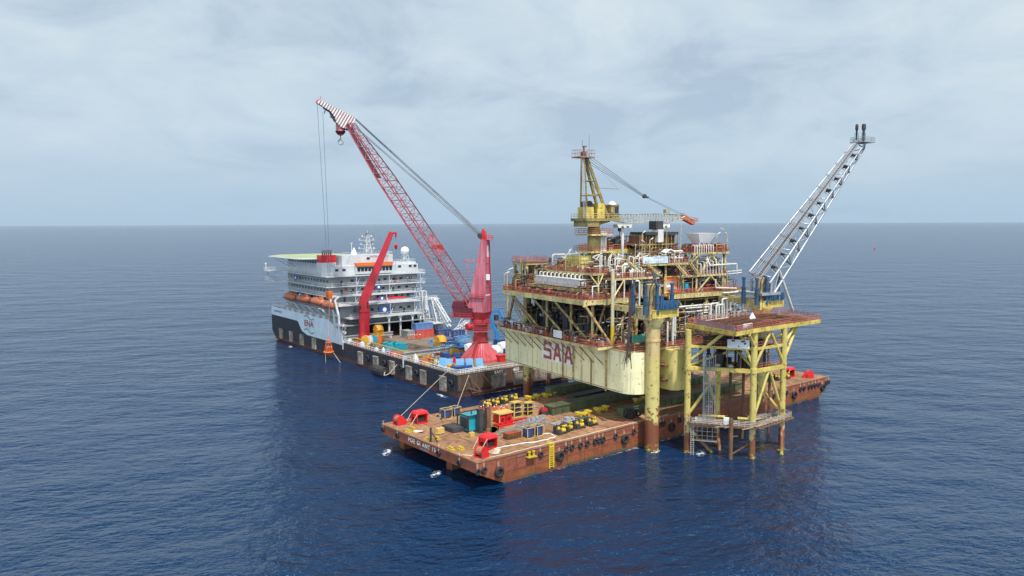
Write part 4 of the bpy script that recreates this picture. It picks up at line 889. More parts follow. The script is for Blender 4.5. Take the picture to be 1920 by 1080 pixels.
mb = MB().rail([(90.1, -16.1, 79.5), (95.1, -16.1, 79.5), (95.1, -11.5, 79.5), (90.1, -11.5, 79.5)], 1.3, 1.2, .045, True, bars=(.33, .66, 1)); FB.part('handrail', mb, GALV, tp)
for dx, dy, r in ((91.4, -12.6, .26), (92.4, -14.2, .36)):
    mb = MB().lathe([(r, 79.6), (r, 82.9), (r * 1.6, 83.1), (r * 1.7, 84.2), (r * 1.3, 84.7), (.05, 84.8)], (dx, dy, 0), 14)
    for s_ in (-1, 1): mb.tube((dx + s_ * 1.0, dy, 79.6), (dx + s_ * .85, dy, 82.2), .05, 5)
    FB.part('burner', mb, DARK, smooth=True)
mb = MB(); mb.tube(Av[1].lerp(Bv[1], .085), (62.3, -14.3, 31.3), .38, 10); FB.part('strut', mb, OFFW, smooth=True)
mb = MB(); mb.box(46, 53.6, -17, -9, 36.5, 37.2)
for X, Y in ((50, -10), (50, -16.4)): mb.bar((X, Y, 37), (X + .2, Y, 40.5), .7, .7)
FB.part('base_frame', mb, GREY)

# ================================================================ WELLHEAD PLATFORM beside the barge (world frame)
WP = Thing('wellhead_platform', 'yellow steel jacket platform standing on legs in the sea with a rusty open deck', 'platform', FW, (64, -16, 0))
LA, LB, LC, LD = (55.9, -10.5), (64.0, -23.4), (75.2, -24.2), (66.9, -11.2)
for p, r in ((LA, .74), (LB, .76), (LC, .72), (LD, .7)):
    mb = MB().lathe([(r, -8), (r, 20.4), (r + .12, 20.45), (r + .12, 21.6), (r, 21.65), (r, 30.2)], (p[0], p[1], 0), 16); WP.part('leg', mb, JACKM, smooth=True)
def pt(p, z): return (p[0], p[1], z)
mb = MB()
for a, b_ in ((LA, LB), (LB, LC), (LC, LD), (LD, LA)):
    mb.bar(pt(a, 20.9), pt(b_, 20.9), .9, .9); mb.bar(pt(a, 26.2), pt(b_, 26.2), .5, .6); mb.tube(pt(a, 7.2), pt(b_, 7.2), .38, 10)
WP.split('beam', mb, YELL)
mb = MB()
def lerp2(a, b_, t): return (a[0] + (b_[0] - a[0]) * t, a[1] + (b_[1] - a[1]) * t)
mb.tube(pt(LA, 22.2), pt(lerp2(LA, LB, .55), 29.8), .42, 10); mb.tube(pt(LB, 21.6), pt(lerp2(LA, LB, .78), 29.8), .40, 10)
mb.tube(pt(LB, 21.6), pt(lerp2(LB, LC, .5), 29.6), .36, 10); mb.tube(pt(LC, 21.6), pt(lerp2(LB, LC, .55), 29.6), .36, 10)
mb.tube(pt(LA, 9.0), pt(lerp2(LA, LB, .5), 20.6), .38, 10); mb.tube(pt(LB, 9.0), pt(lerp2(LB, LC, .5), 20.6), .36, 10); mb.tube(pt(LC, 9.5), pt(lerp2(LB, LC, .52), 20.6), .36, 10)
mb.tube(pt(LC, 9.0), pt(lerp2(LC, LD, .6), 20.6), .34, 8); mb.tube(pt(LD, 9), pt(lerp2(LD, LA, .5), 20.6), .34, 8); mb.tube(pt(LB, 21.5), pt(LD, 29), .34, 8); mb.tube(pt(LA, 21.5), pt(LC, 29), .3, 8)
mb.tube(pt(LC, 26.2), (80.5, -23.6, 30.2), .42, 10); mb.tube(pt(LC, 22.5), (83.2, -22.8, 30.2), .42, 10); mb.tube(pt(LB, 26.5), (60.5, -24.3, 30.1), .36, 10)
for a, dx, dy in ((LA, 5.5, -5), (LC, -3.9, -2.6), (LD, -4, -4)):
    mb.tube((a[0], a[1], 6.4), (a[0] + dx, a[1] + dy, -1.5), .42, 10)
WP.split('brace', mb, JACKM, smooth=True)
# top deck with a pointed extension to the right
poly = [(58.0, -8.0), (54.6, -24.9), (62.0, -24.4), (90.6, -25.0), (93.5, -18.6), (97.0, -12.2), (80.0, -8.2)]
mb = MB().prism(poly, 30.3, 31.3); WP.part('deck_framing', mb, YELL)
def inset(pl, k):
    cx_, cy_ = sum(p[0] for p in pl) / len(pl), sum(p[1] for p in pl) / len(pl); return [(cx_ + (x - cx_) * k, cy_ + (y - cy_) * k) for x, y in pl]
mb = MB().prism(inset(poly, .975), 31.3, 31.36); WP.part('deck_plate', mb, DECKR)
mb = MB(); rr = random.Random(4)
for i in range(26): x = rr.uniform(60, 88); mb.bar((x, -23.5, 31.5), (x + rr.uniform(-1, 3), rr.uniform(-14, -9.5), 31.5), rr.uniform(.15, .5), .3)
for i in range(12): y = rr.uniform(-23, -11); mb.bar((rr.uniform(60, 66), y, 31.65), (rr.uniform(80, 90), y + 1, 31.65), .25, .22)
WP.split('deck_beam', mb, paint('rusty_beam', (.13, .06, .035), .8, .8))
mb = MB().rail([(x, y, 31.3) for x, y in inset(poly, .985)], 1.25, 1.5, .055, True, bars=(.33, .66, 1)); WP.part('handrail', mb, RAILR)
mb = MB(); mb.bar((57.6, -11.5, 32.0), (54.9, -24.2, 32.0), .08, 1.5); mb.bar((55.1, -24.6, 32.0), (57.6, -24.5, 32.0), .08, 1.5); WP.part('wind_wall', mb, paint('pinkish_panel', (0.36, 0.20, 0.20), .4, streak=.7))
mb = MB(); mb.lathe([(1.0, 31.36), (1.0, 31.9), (.02, 33.2)], (76.2, -14.5, 0), 4); WP.part('cover', mb, WHITE)
mb = MB(); mb.cbox((60.2, -23.2, 32.0), (1.6, 1.0, .6)); mb.rail([(58.5, -24, 31.4), (62, -24, 31.4)], 1.2, .6, .07); WP.part('barrier', mb, WHITE)
mb = MB()
for i in range(7): x = 62 + i * 2.8; mb.rail([(x, -9.6, 31.4), (x + 2.4, -9.4, 31.4)], 1.6, 1.2, .06)
mb.tube((86, -16, 31.3), (86, -16, 37), .06, 5); WP.part('barrier', mb, RAILG)
# wellhead level
mb = MB().prism(inset([LA, LB, LC, LD], 1.0), 20.5, 20.8); WP.part('middle_deck', mb, BROWN)
mb = MB().prism(inset([LA, LB, LC, LD], 1.0), 26.1, 26.25); WP.part('middle_deck', mb, DECKR)
mb = MB(); rr = random.Random(6)
for i in range(12):
    u, v = rr.random(), rr.random(); a, b_ = lerp2(LA, LB, u), lerp2(LD, LC, u); p = lerp2(a, b_, v); r = rr.uniform(.2, .5)
    mb.lathe([(r, 20.8), (r, 23.5 + 2 * rr.random()), (r * 1.6, 24), (r * .6, 24.6), (r * .6, 26)], (p[0], p[1], 0), 10)
WP.split('wellhead', mb, BROWN, smooth=True)
mb = MB(); rr = random.Random(16)
for i in range(22):
    u, v = rr.uniform(.05, .95), rr.uniform(.15, .95); p = lerp2(lerp2(LA, LB, u), lerp2(LD, LC, u), v); h_ = rr.uniform(.8, 4.5); mb.cbox((p[0], p[1], 20.8 + h_ / 2), (rr.uniform(.5, 1.8), rr.uniform(.5, 1.8), h_))
for i in range(10):
    u, v = rr.uniform(.05, .95), rr.uniform(.15, .95); p = lerp2(lerp2(LA, LB, u), lerp2(LD, LC, u), v); mb.cbox((p[0], p[1], 27.2), (rr.uniform(.6, 2.4), rr.uniform(.6, 2.4), 2))
WP.split('equipment_skid', mb, DARK)
mb = MB()
for u in (.25, .45, .65): p = lerp2(LA, LB, u); mb.ball((p[0] + 1.2, p[1] + .8, 21.5), .8, 8, .7)
WP.split('rope_coil', mb, RAILG)
mb = MB()
for i in range(6): u = i / 5; p = lerp2(LA, LB, u); q = lerp2(LD, LC, u); mb.tube((p[0], p[1], 20.8), (p[0], p[1], 26), .12, 6); mb.tube((q[0], q[1], 2), (q[0], q[1], 21), .35, 8)
WP.split('riser', mb, BROWN)
mb = MB().rail([pt(LA, 26.5), pt(LB, 26.5), pt(LC, 26.5), pt(LD, 26.5)], 1.2, 1.5, .05, True); mb.rail([pt(LB, 21.4), pt(LC, 21.4)], 1.1, 1.6, .05); WP.part('handrail', mb, RAILR)
mb = MB(); a, b_ = lerp2(LA, LB, .60), lerp2(LA, LB, .93)
mb.bar((a[0] - .35, a[1] - .2, 27.3), (b_[0] - .35, b_[1] - .2, 27.3), .12, 2.1); nb_ = WP.part('notice_board', mb, BOARD, label='white notice board with two dark ragged patches')
mb = MB()
for t_, w_, z_ in ((.2, .7, 28.0), (.62, .9, 27.9), (.75, .5, 27.4), (.5, .2, 26.7)):
    c_ = lerp2(a, b_, t_); d_ = lerp2(a, b_, t_ + w_ / 5.2); mb.bar((c_[0] - .44, c_[1] - .26, z_), (d_[0] - .44, d_[1] - .26, z_ + .15), .04, .4)
WP.split('torn_patch', mb, DARK, nb_)
# caged ladder and lower catwalk
mb = MB(); l0 = lerp2(LA, LB, .30); lx, ly = l0[0] - .8, l0[1] - .5
for dx in (0, 1.0): mb.ladder((lx + dx * .55, ly - dx * .83, 8), (lx + dx * .55, ly - dx * .83, 24.5), .9, (.55, -.83, 0), .07, .5, cage=True)
for s_ in (-.7, 2.0):
    for o_ in (0, -.9): mb.tube((lx + s_ * .55 + o_ * .83, ly - s_ * .83 + o_ * .55, 8), (lx + s_ * .55 + o_ * .83, ly - s_ * .83 + o_ * .55, 24.6), .08, 5)
WP.part('caged_ladder', mb, GALV)
cw = [(57.2, -9.5), (55.2, -12.5), (63.4, -25.0), (78.8, -24.6), (79.5, -22.6), (66, -20.6)]
mb = MB()
for a, b_ in zip(cw, cw[1:]): mb.bar(pt(a, 7.6), pt(b_, 7.6), 1.6, .18)
mb.bar((60, -14, 7.6), (72, -16, 7.6), 2.6, .15); WP.part('catwalk', mb, BROWN)
mb = MB()
for off in (0.75, -0.75):
    P_ = [(x + off * .7, y + off * .4, 7.7) for x, y in cw]; mb.rail(P_, 1.25, 1.3, .06, bars=(.35, .7, 1))
rr = random.Random(3)
for i in range(18): x, y = rr.uniform(58, 76), rr.uniform(-24, -18); mb.tube((x, y, 7.8), (x + rr.uniform(-4, 4), y + rr.uniform(-2, 2), 7.9 + rr.random()), .08, 5)
WP.part('handrail', mb, paint('old_galvanised', (0.42, 0.37, 0.31), .45))
mb = MB(); mb.cbox((57.6, -13.2, 8.3), (2.6, 1.2, 1.2), -.9); mb.cbox((60.4, -18.6, 8.6), (1.3, 1.0, 1.6), -.9); WP.part('tarpaulin', mb, WHITE)
mb = MB(); mb.rail([(56.2, -11.8, 3.4), (59.5, -16.8, 3.4)], 4.4, 1.2, .07, bars=(0, .25, .5, .75, 1)); mb.ladder((55.0, -12.9, -.5), (55.2, -12.6, 8), .7, (.5, -.85, 0), .07); mb.bar((56.2, -11.8, 3.4), (59.5, -16.8, 3.4), 1.4, .12); WP.part('boat_landing', mb, RAILG)
mb = MB(); f0 = lerp2(LA, LB, .68); mb.tube((f0[0] - 2.0, f0[1] - 1.4, -4), (f0[0] - 2.0, f0[1] - 1.4, 9.6), .5, 10); mb.tube((f0[0] - 2.0, f0[1] - 1.4, 1), (f0[0] + 2.4, f0[1] - 3, 3.0), .22, 8); mb.ball((f0[0] + 2.4, f0[1] - 3, 3.0), .5, 8); mb.tube((f0[0] - 2, f0[1] - 1.4, 5.4), (f0[0] - .4, f0[1] - 2.2, 5.4), .15, 6); WP.part('fender_post', mb, BROWN, smooth=True)
mb = MB(); mb.tube((57.6, -12.6, 9.2), (60.9, -17.8, 9.4), .35, 8); mb.tube((62.4, -20.4, 9.3), (63.6, -22.4, 9.3), .35, 8); WP.part('pipe_guard', mb, YELL)

# ================================================================ THE FLAT BARGE (world frame, deck at z = 6)
BG = Thing('flat_barge', 'rust red flat cargo barge with a raked bow floating half under the platform', 'barge', FW, (0, 0, 0))
prof = [(0, 6), (0, 3.6), (7.5, 0), (15, -3.4), (126, -3.4), (135.5, 0), (141, 3.4), (141, 6)]
hull = BG.part('hull', MB().prismy(prof, 0, 40.2), BARGE)
mb = MB(); mb.box(.25, 140.75, .25, 39.95, 6.0, 6.05); BG.part('deck', mb, BARGED)
mb = MB(); mb.box(-.12, .25, -.12, 40.3, 5.82, 6.09); mb.box(.25, 141.1, -.12, .25, 5.82, 6.09); mb.box(.25, 141.1, 39.95, 40.3, 5.82, 6.09); mb.box(140.75, 141.1, .25, 39.95, 5.82, 6.09); mb.box(16, 120, -.16, -.02, 3.9, 4.15); BG.part('edge_strip', mb, paint('barge_edge', (0.28, 0.13, 0.08), .5))
mb = MB()
for x in (5.4, 10.8, 16.2, 26, 31.5, 37, 42.4, 53, 64, 75, 86, 97, 108, 119, 130): mb.box(x - .06, x + .06, -.05, 0, -.5 if 12 < x < 128 else 3.4, 5.8)
for z in (2.4, 4.9): mb.box(8, 133, -.04, 0, z, z + .08)
BG.part('weld_seam', mb, paint('seam_rust', (0.14, 0.05, 0.03), .5), hull)
for y in (15.2, 36.2):
    mb = MB(); mb.hexa([(3.4, y - 1.1, -3), (12, y - 1.1, -3), (12, y + 1.1, -3), (3.4, y + 1.1, -3), (3.4, y - 1.1, 2.0), (12, y - 1.1, 0), (12, y + 1.1, 0), (3.4, y + 1.1, 2.0)]); BG.part('skeg', mb, BARGE)
lettering(BG, 'lettering', 'POE GI ANT 15', 1.45, (-.05, 21.4, 5.0), RL, TXTW, hull, .02, 1.25, 0.02, 1.0)
lettering(BG, 'lettering', 'SINGAPORE', .62, (-.05, 20.2, 3.98), RL, TXTG, hull, .02, 1.1)
lettering(BG, 'lettering', 'POE GIANT', .5, (12.2, -.06, 5.2), RX, TXTG, hull, .02, 1.1)
mb = MB(); mb.box(20.2, 20.5, -.2, -.02, .6, 6.3); mb.box(21.4, 21.7, -.2, -.02, .6, 6.3); mb.box(20.2, 21.7, -.12, 1.0, 6.1, 6.3); mb.box(20.5, 21.4, -.1, -.03, 3.6, 6.1)
for i in range(10): mb.box(20.45, 21.45, -.26, -.04, .9 + i * .5, 1.05 + i * .5)
BG.part('boarding_ladder', mb, YPUMP)
mb = MB()
for x, y in ((1.2, 29.4), (3.2, 30.6), (1.2, 20.6), (3.2, 19.9), (1.2, 11.2), (2.9, 9.8)):
    for s_ in (-.45, .45): mb.lathe([(.26, 6.05), (.26, 6.55), (.36, 6.57), (.36, 6.7)], (x, y + s_, 0), 10)
    mb.box(x - .5, x + .5, y - 1.0, y + 1.0, 6.05, 6.25); mb.box(x - .12, x + .12, y - .9, y + .9, 6.45, 6.65)
BG.part('bollard', mb, YPUMP)
mb = MB()
for x in (14.0, 15.2): mb.lathe([(.3, 4.7), (.3, 5.6), (.42, 5.62), (.42, 5.8)], (x, -.6, 0), 10)
mb.box(13.4, 15.8, -1.1, 0, 4.5, 4.7); BG.part('bollard', mb, YPUMP)
mb = MB(); mb.tube((.9, 18.9, 6.05), (.9, 18.9, 9.0), .25, 8); mb.tube((.9, 18.9, 8.6), (2.0, 17.6, 6.05), .18, 8); mb.ball((.9, 18.9, 9.2), .3, 8); BG.part('towing_post', mb, DARK)
mb = MB()
for i in range(20): x = 8 + i * 6.6; mb.bar((x, .5, 6.08), (x, 39.6, 6.08), .12, .06)
BG.part('deck_seam', mb, paint('deck_seam_rust', (0.15, 0.07, 0.045), .3))

# tyre fenders
def tyre(name, Rm, r):
    T = Thing(name, 'x', 'tyre', FW, (0, 0, 0))
    T.part('tyre', MB().torus((0, -r, 0), (0, 1, 0), Rm, r, 18, 8), BLACKR, smooth=True, local=True)
    mb = MB(); mb.tube((-.06, -.1, Rm), (-.2, .05, 2.2), .05, 4); mb.tube((.06, -.1, Rm), (.2, .05, 2.2), .05, 4); T.part('rope', mb, ROPE, local=True)
    return T
ts, tb = tyre('tyre_fender', .50, .23), tyre('tyre_fender', .86, .37)
small = [25.4, 27.2, 29.9, 32.1, 34.7, 36.1, 37.4, 41.7, 48.2, 58.2, 59.6, 65.9, 68.3, 109.7, 116.6, 124.4, 126.5, 129.3, 131.2, 133.1, 135.2, 141.0, 139.6]
big = [5.8, 23.3, 44.9, 62.7, 120.8, 137.4]
first = {}
small.sort()
for n_, L_, T0, zc, wd in (('small', small, ts, 4.2, 'small'), ('big', big, tb, 2.9, 'large')):
    for i, x in enumerate(L_):
        lb = f'{wd} black tyre fender on the long barge side, {ORD[i]} {wd} one from the bow'
        if i == 0: T0.o.location = (x, -.02, zc); T0.o['label'] = lb; T0.o['group'] = f'{wd} tyre fenders of the barge'
        else: clone(T0, lb, FW, (x, -.02, zc))
for i, (y, z, lb) in enumerate(((39.3, 5.0, 'at the far corner of'), (32.3, 5.0, 'near the drum winch on'), (14.2, 4.9, 'beside the last letters on'), (6.1, 4.7, 'lowest and nearest on'), )):
    clone(ts, f'small black tyre fender hanging {lb} the barge bow face', FW, (-.02, y, z - .2), -pi / 2)
clone(ts, 'left tyre of the pair hanging at the near corner of the barge', FW, (.2, -.05, 4.0)); clone(ts, 'right tyre of the pair hanging at the near corner of the barge', FW, (1.9, -.05, 4.1)); clone(ts, 'small black tyre hanging beside the yellow side bollard', FW, (17.6, -.05, 4.4)); 

# ---- things on the barge deck
Z = 6.06
def frame_box(m_, x0, x1, y0, y1, z0, z1, w=.12):
    for x in (x0, x1):
        for y in (y0, y1): m_.box(x - w / 2, x + w / 2, y - w / 2, y + w / 2, z0, z1)
    for z in (z0 + w / 2, z1 - w / 2):
        for y in (y0, y1): m_.box(x0, x1, y - w / 2, y + w / 2, z - w / 2 - .004, z + w / 2 + .004)
        for x in (x0, x1): m_.box(x - w / 2 + .004, x + w / 2 - .004, y0, y1, z - w / 2, z + w / 2)
    return m_
T = Thing('drum_winch', 'red drum winch at the far bow corner of the barge', 'winch', FW, (3.0, 36.9, Z))
mb = MB().lathe([(.05, -1.3), (1.5, -1.28), (1.5, -1.1), (.85, -1.08), (.85, 1.08), (1.5, 1.1), (1.5, 1.28), (.05, 1.3)], (0, 0, 1.65), 20, 'Y'); T.part('drum', mb, RED, smooth=True, local=True)
mb = MB().lathe([(1.2, -1.05), (1.25, 0), (1.2, 1.05)], (0, 0, 1.65), 18, 'Y'); T.part('wound_rope', mb, paint('wound_rope', (0.36, 0.14, 0.08), 0, .9), local=True)
mb = MB(); mb.box(-1.3, 1.6, -1.5, -1.3, 0, 1.4); mb.box(-1.3, 1.6, 1.3, 1.5, 0, 1.4); mb.hexa([(.9, -1.2, 0), (3.2, -.5, 0), (3.2, .5, 0), (.9, 1.2, 0), (.9, -1.2, 2.4), (2.8, -.3, .9), (2.8, .3, .9), (.9, 1.2, 2.4)]); mb.box(-1.5, 1.8, -1.6, 1.6, 0, .18); T.part('frame', mb, RED, local=True)
mb = MB(); mb.tube((-1.3, -1.2, 0), (-1.3, -1.2, 2.0), .16, 6); mb.cbox((-1.2, -.8, 1.0), (.5, .5, 1.0)); T.part('motor', mb, DARK, local=True)
T.o.scale = (.76,) * 3; winch = T
clone(T, 'red drum winch at the near bow corner of the barge', FW, (3.2, 2.6, Z), .25)
clone(T, 'dark red drum winch at the far stern end of the barge', FW, (134.6, 3.0, Z), 2.6)
T = Thing('engine_shelter', 'red open engine shelter beside the far bow winch', 'shelter', FW, (8.0, 35.2, Z))
mb = MB(); mb.hexa([(-1.6, -1.5, 2.5), (1.5, -1.5, 2.5), (1.5, 1.6, 2.5), (-1.6, 1.6, 2.5), (-1.2, -1.3, 3.0), (1.6, -1.3, 3.0), (1.6, 1.4, 3.0), (-1.2, 1.4, 3.0)]); T.part('roof', mb, RED, local=True)
mb = MB(); frame_box(mb, -1.5, 1.4, -1.4, 1.5, 0, 2.5, .16); mb.box(-1.4, -1.3, -1.3, 1.4, 1.5, 2.4); mb.box(1.3, 1.36, -1.3, 1.4, .2, 2.4); mb.box(-1.4, 1.4, 1.4, 1.46, .4, 2.4); mb.box(-1.6, 1.6, -1.6, 1.6, 0, .16); T.part('frame', mb, RED, local=True)
mb = MB(); mb.cbox((0, 0, .75), (1.9, 1.2, 1.0)); mb.lathe([(.45, -1.2), (.45, 1.2)], (0, -.3, 1.0), 10, 'X'); mb.tube((.4, .2, 1), (.4, .2, 1.9), .12, 6); T.part('engine', mb, DARK, local=True)
mb = MB()
for x, y in ((-3.6, -1.5), (-3.2, 1.5), (3.6, -1.4), (3.4, 1.5)): mb.tube((x, y, 0), (x * .42, y, 2.6), .085, 4)
T.part('guy_strap', mb, paint('pink_strap', (.65, .38, .28), 0), local=True)
clone(T, 'red open engine shelter just behind the near bow winch', FW, (8.3, 6.9, Z), .05)
clone(T, 'dark roofed red engine shelter far away on the stern of the barge', FW, (130.6, 8.0, Z), 0)
T = Thing('equipment_cage', 'blue machine in a yellow lifting cage, left of the pair near the far edge', 'cage', FW, (15.6, 34.6, Z))
mb = MB(); frame_box(mb, -1.1, 1.1, -1.1, 1.1, 0, 2.5, .13); T.part('lifting_frame', mb, YCRATE, local=True)
mb = MB(); mb.box(-.9, .9, -.9, .9, .25, 2.1); mb.box(-.94, -.9, -.6, .6, .6, 1.7); mb.box(-.5, .5, -.94, -.9, .6, 1.7); T.part('machine', mb, BLUED, local=True)
mb = MB(); mb.box(.15, .8, -.98, -.9, .3, 2.0); mb.lathe([(.3, 2.1), (.3, 2.4)], (0, 0, 0), 10); T.part('panel', mb, DARK, local=True)
clone(T, 'blue machine in a yellow lifting cage, right of the pair near the far edge', FW, (18.6, 34.9, Z), .1)
clone(T, 'blue machine in a pale lifting cage beside the rusty ribbed tank', FW, (20.6, 7.7, Z), 0)
clone(T, 'blue machine in a pale lifting cage between the rusty tank cage and the yellow pumps', FW, (23.5, 7.8, Z), .1)
T = Thing('generator_container', 'teal generator container in a dark open frame on the barge deck', 'container', FW, (14.3, 21.6, Z))
mb = MB(); frame_box(mb, -2.0, 2.6, -1.9, 1.9, 0, 3.4, .22); mb.box(-2, 2.6, -1.9, 1.9, 0, .3); T.part('lifting_frame', mb, DARK, local=True)
mb = MB(); mb.box(-1.7, 2.3, -1.65, 1.65, .3, 3.1)
for i in range(5): mb.box(-1.3 + i * .8, -1.24 + i * .8, -1.7, -1.65, .5, 2.9)
T.part('casing', mb, TEAL, local=True)
mb = MB(); mb.box(-1.78, -1.7, -1.2, 1.2, .6, 2.8); mb.tube((0, 0, 3.1), (0, 0, 3.8), .14, 8); T.part('grille', mb, DARK, local=True)
T.o.scale = (1.28, 1.2, 1.22)
for (x, y, h, lb) in ((14.4, 18.2, 5.6, 'tall dark steel box post standing beside the teal container'), (16.2, 17.6, 5.9, 'tall dark steel box post nearest the red skid frame')):
    mb = MB(); mb.box(x - .5, x + .5, y - .5, y + .5, Z, Z + h); mb.box(x - .62, x + .62, y - .56, y + .56, Z + h, Z + h + .12); mb.box(x - .9, x + .9, y - .9, y + .9, Z, Z + .12)
    for s_ in (-.56, .5): mb.box(x - .56, x + .56, y + s_, y + s_ + .06, Z + .3, Z + h - .3)
    solo('steel_post', lb, 'post', mb, BROWN if h > 5.7 else DARK, base=(x, y, Z))
mb = MB(); mb.box(8.8, 12.4, 21.4, 26.4, Z, Z + 1.0); mb.box(9.0, 12.2, 21.6, 26.2, Z + 1.0, Z + 1.12)
for i in range(6): mb.box(8.7, 8.8, 21.6 + i * .85, 21.75 + i * .85, Z, Z + 1.0)
solo('deck_hatch', 'low dark grey steel platform left of the teal container', 'platform', mb, DARK, base=(10.6, 24, Z))
T = Thing('power_pack', 'red power pack in a yellow roofed frame behind the dark posts', 'power pack', FW, (24.4, 22.2, Z))
mb = MB(); frame_box(mb, -2.3, 2.3, -1.6, 1.6, 0, 2.6, .18); mb.box(-2.4, 2.4, -1.7, 1.7, 2.6, 2.72); T.part('frame', mb, YCRATE, local=True)
mb = MB(); mb.box(-2.0, -.2, -1.4, 1.4, .2, 2.0); mb.box(.1, 1.9, -1.4, 1.4, .2, 2.1); T.part('casing', mb, RED, local=True)
mb = MB(); mb.lathe([(.5, -1.5), (.5, 1.5)], (-1.2, 0, 1.1), 10, 'Y'); mb.lathe([(.5, -1.5), (.5, 1.5)], (.9, 0, 1.1), 10, 'Y'); T.part('pump', mb, MAROON, local=True)
T = Thing('storage_rack', 'tall yellow shelf rack standing behind the red power pack', 'rack', FW, (30.6, 24.6, Z))
mb = MB(); frame_box(mb, -1.3, 1.3, -1.0, 1.0, 0, 3.9, .16)
for z in (1.2, 2.4, 3.8): mb.box(-1.3, 1.3, -1.0, 1.0, z, z + .12)
T.part('frame', mb, YCRATE, local=True)
mb = MB()
for z in (.2, 1.35, 2.55):
    for i in range(3): mb.cbox((-.75 + i * .75, 0, z + .35), (.6, 1.5, .7))
T.part('stored_box', mb, DARK, local=True)
clone(T, 'shorter yellow shelf rack to the right of the tall yellow one', FW, (34.0, 23.6, Z), .1, scale=.88)
T = Thing('skid_frame', 'long red ladder shaped skid frame lying in front of the power pack', 'skid', FW, (25.5, 19.6, Z))
mb = MB()
for y in (-.9, .9): mb.box(-5.2, 5.2, y - .2, y + .2, 0, .55)
for i in range(7): mb.box(-5.2 + i * 1.68, -4.9 + i * 1.68, -.9, .9, .06, .5)
T.part('frame', mb, RED, local=True)
for i in range(6):
    mb = MB().lathe([(.05, 0), (.3, .01), (.31, .28), (.3, .32), (.31, .6), (.3, .88), (.05, .9)], (0, 0, 0), 12)
    solo('drum', ('blue' if i % 2 == 0 else 'white') + ' drum at the end of the red skid frame, ' + ORD[i] + ' from the left', 'drum', mb, BLUEL if i % 2 == 0 else WHITE, group='drums by the red skid frame', smooth=True).location = (28.8 + i * .72, 17.6 + (i % 2) * .5, Z)
LATG = paint('dull_lattice_grey', (0.27, 0.28, 0.29), .3)
T = Thing('lattice_sections', 'pile of grey lattice truss sections lying on the barge deck', 'truss pile', FW, (24, 14.2, Z))
for k, (x0, y0, z0, x1, y1, w, h) in enumerate(((16, 13.2, 6.1, 30, 15.4, 1.4, .8), (18.4, 11.6, 6.1, 32.5, 13.8, 1.2, .8), (22, 14.6, 6.95, 33, 16.0, 1.0, .8))):
    ch = MB(); d_ = Vector((x1 - x0, y1 - y0, 0)).normalized(); sd_ = Vector((-d_.y, d_.x, 0)) * w / 2
    a = Vector((x0, y0, z0)); b_ = Vector((x1, y1, z0)); u_ = Vector((0, 0, h))
    lattice(ch, ch, [a - sd_, a + sd_, a + sd_ + u_, a - sd_ + u_], [b_ - sd_, b_ + sd_, b_ + sd_ + u_, b_ - sd_ + u_], 6, .085, .045); T.part('truss_section', ch, LATG)
mb = MB()
for i in range(8): mb.tube((27 + i * .3, 15.5 + i * .28, Z + .2), (33.5 + i * .2, 16.6 + i * .28, Z + .25), .11, 6)
solo('pipe_bundle', 'bundle of grey pipes beside the lattice sections', 'pipes', mb, GREY, base=(30, 16, Z))
mb = MB(); mb.box(15.4, 19.4, 8.8, 10.6, Z, Z + 1.3); mb.box(15.3, 19.5, 8.7, 10.7, Z + 1.3, Z + 1.42)
for i in range(9): mb.box(15.5 + i * .46, 15.62 + i * .46, 8.6, 8.8, Z, Z + 1.3); 
for i in range(4): mb.box(15.25, 15.4, 8.9 + i * .45, 9.05 + i * .45, Z, Z + 1.3)
solo('ribbed_tank', 'rust red ribbed steel tank in front of the lattice sections', 'tank', mb, BARGE, base=(17.4, 9.7, Z))
mb = MB()
for i in range(4):
    for j in range(3): mb.box(15.6 + j * .1, 18.4, 16.0 + i * .02, 17.4, Z + i * .26, Z + .18 + i * .26)
    mb.box(15.9, 16.1, 16, 17.4, Z + .18 + i * .26, Z + .26 + i * .26); mb.box(17.9, 18.1, 16, 17.4, Z + .18 + i * .26, Z + .26 + i * .26)
solo('timber_stack', 'small stack of timber boards behind the tall dark posts', 'timber', mb, TIMB, base=(17, 16.6, Z))
T = Thing('lighting_tower', 'small yellow lighting tower with dark lamp heads on the open bow deck', 'lighting tower', FW, (6.2, 23.2, Z))
mb = MB(); mb.box(-.9, .9, -.6, .6, .3, 1.5); mb.box(-1.1, 1.1, -.7, .7, .2, .3); T.part('casing', mb, YCRATE, local=True)
mb = MB(); mb.tube((0, 0, 1.5), (0, 0, 4.6), .07, 6); mb.tube((-.7, 0, 4.4), (.7, 0, 4.4), .05, 5); T.part('mast', mb, GREY, local=True)
mb = MB()
for x, z in ((-.6, 4.5), (.6, 4.5), (.1, 5.1), (.4, 3.6)): mb.cbox((x, -.1, z), (.45, .25, .45))
T.part('lamp', mb, DARK, local=True)
mb = MB()
for a in (0, 2.1, 4.2): mb.tube((cos(a) * .3, sin(a) * .3, .3), (cos(a) * 1.6, sin(a) * 1.6, 0), .06, 5)
T.part('outrigger', mb, GREY, local=True)
T = Thing('diesel_pump', 'yellow diesel pump on a skid, leftmost of the four along the near deck edge', 'pump', FW, (28.6, 5.2, Z))
mb = MB(); mb.lathe([(.3, -.7), (.6, -.6), (.6, .5), (.3, .6)], (.3, -.6, 1.0), 12, 'X'); mb.lathe([(.5, .3), (.62, .9), (.5, 1.7), (.2, 1.9)], (-.6, .3, 0), 10); mb.tube((.3, -.5, 1.6), (.3, -1.1, 2.3), .3, 8); mb.cbox((.9, .2, 1.6), (.5, .8, .8)); T.part('pump_body', mb, YPUMP, smooth=True, local=True)
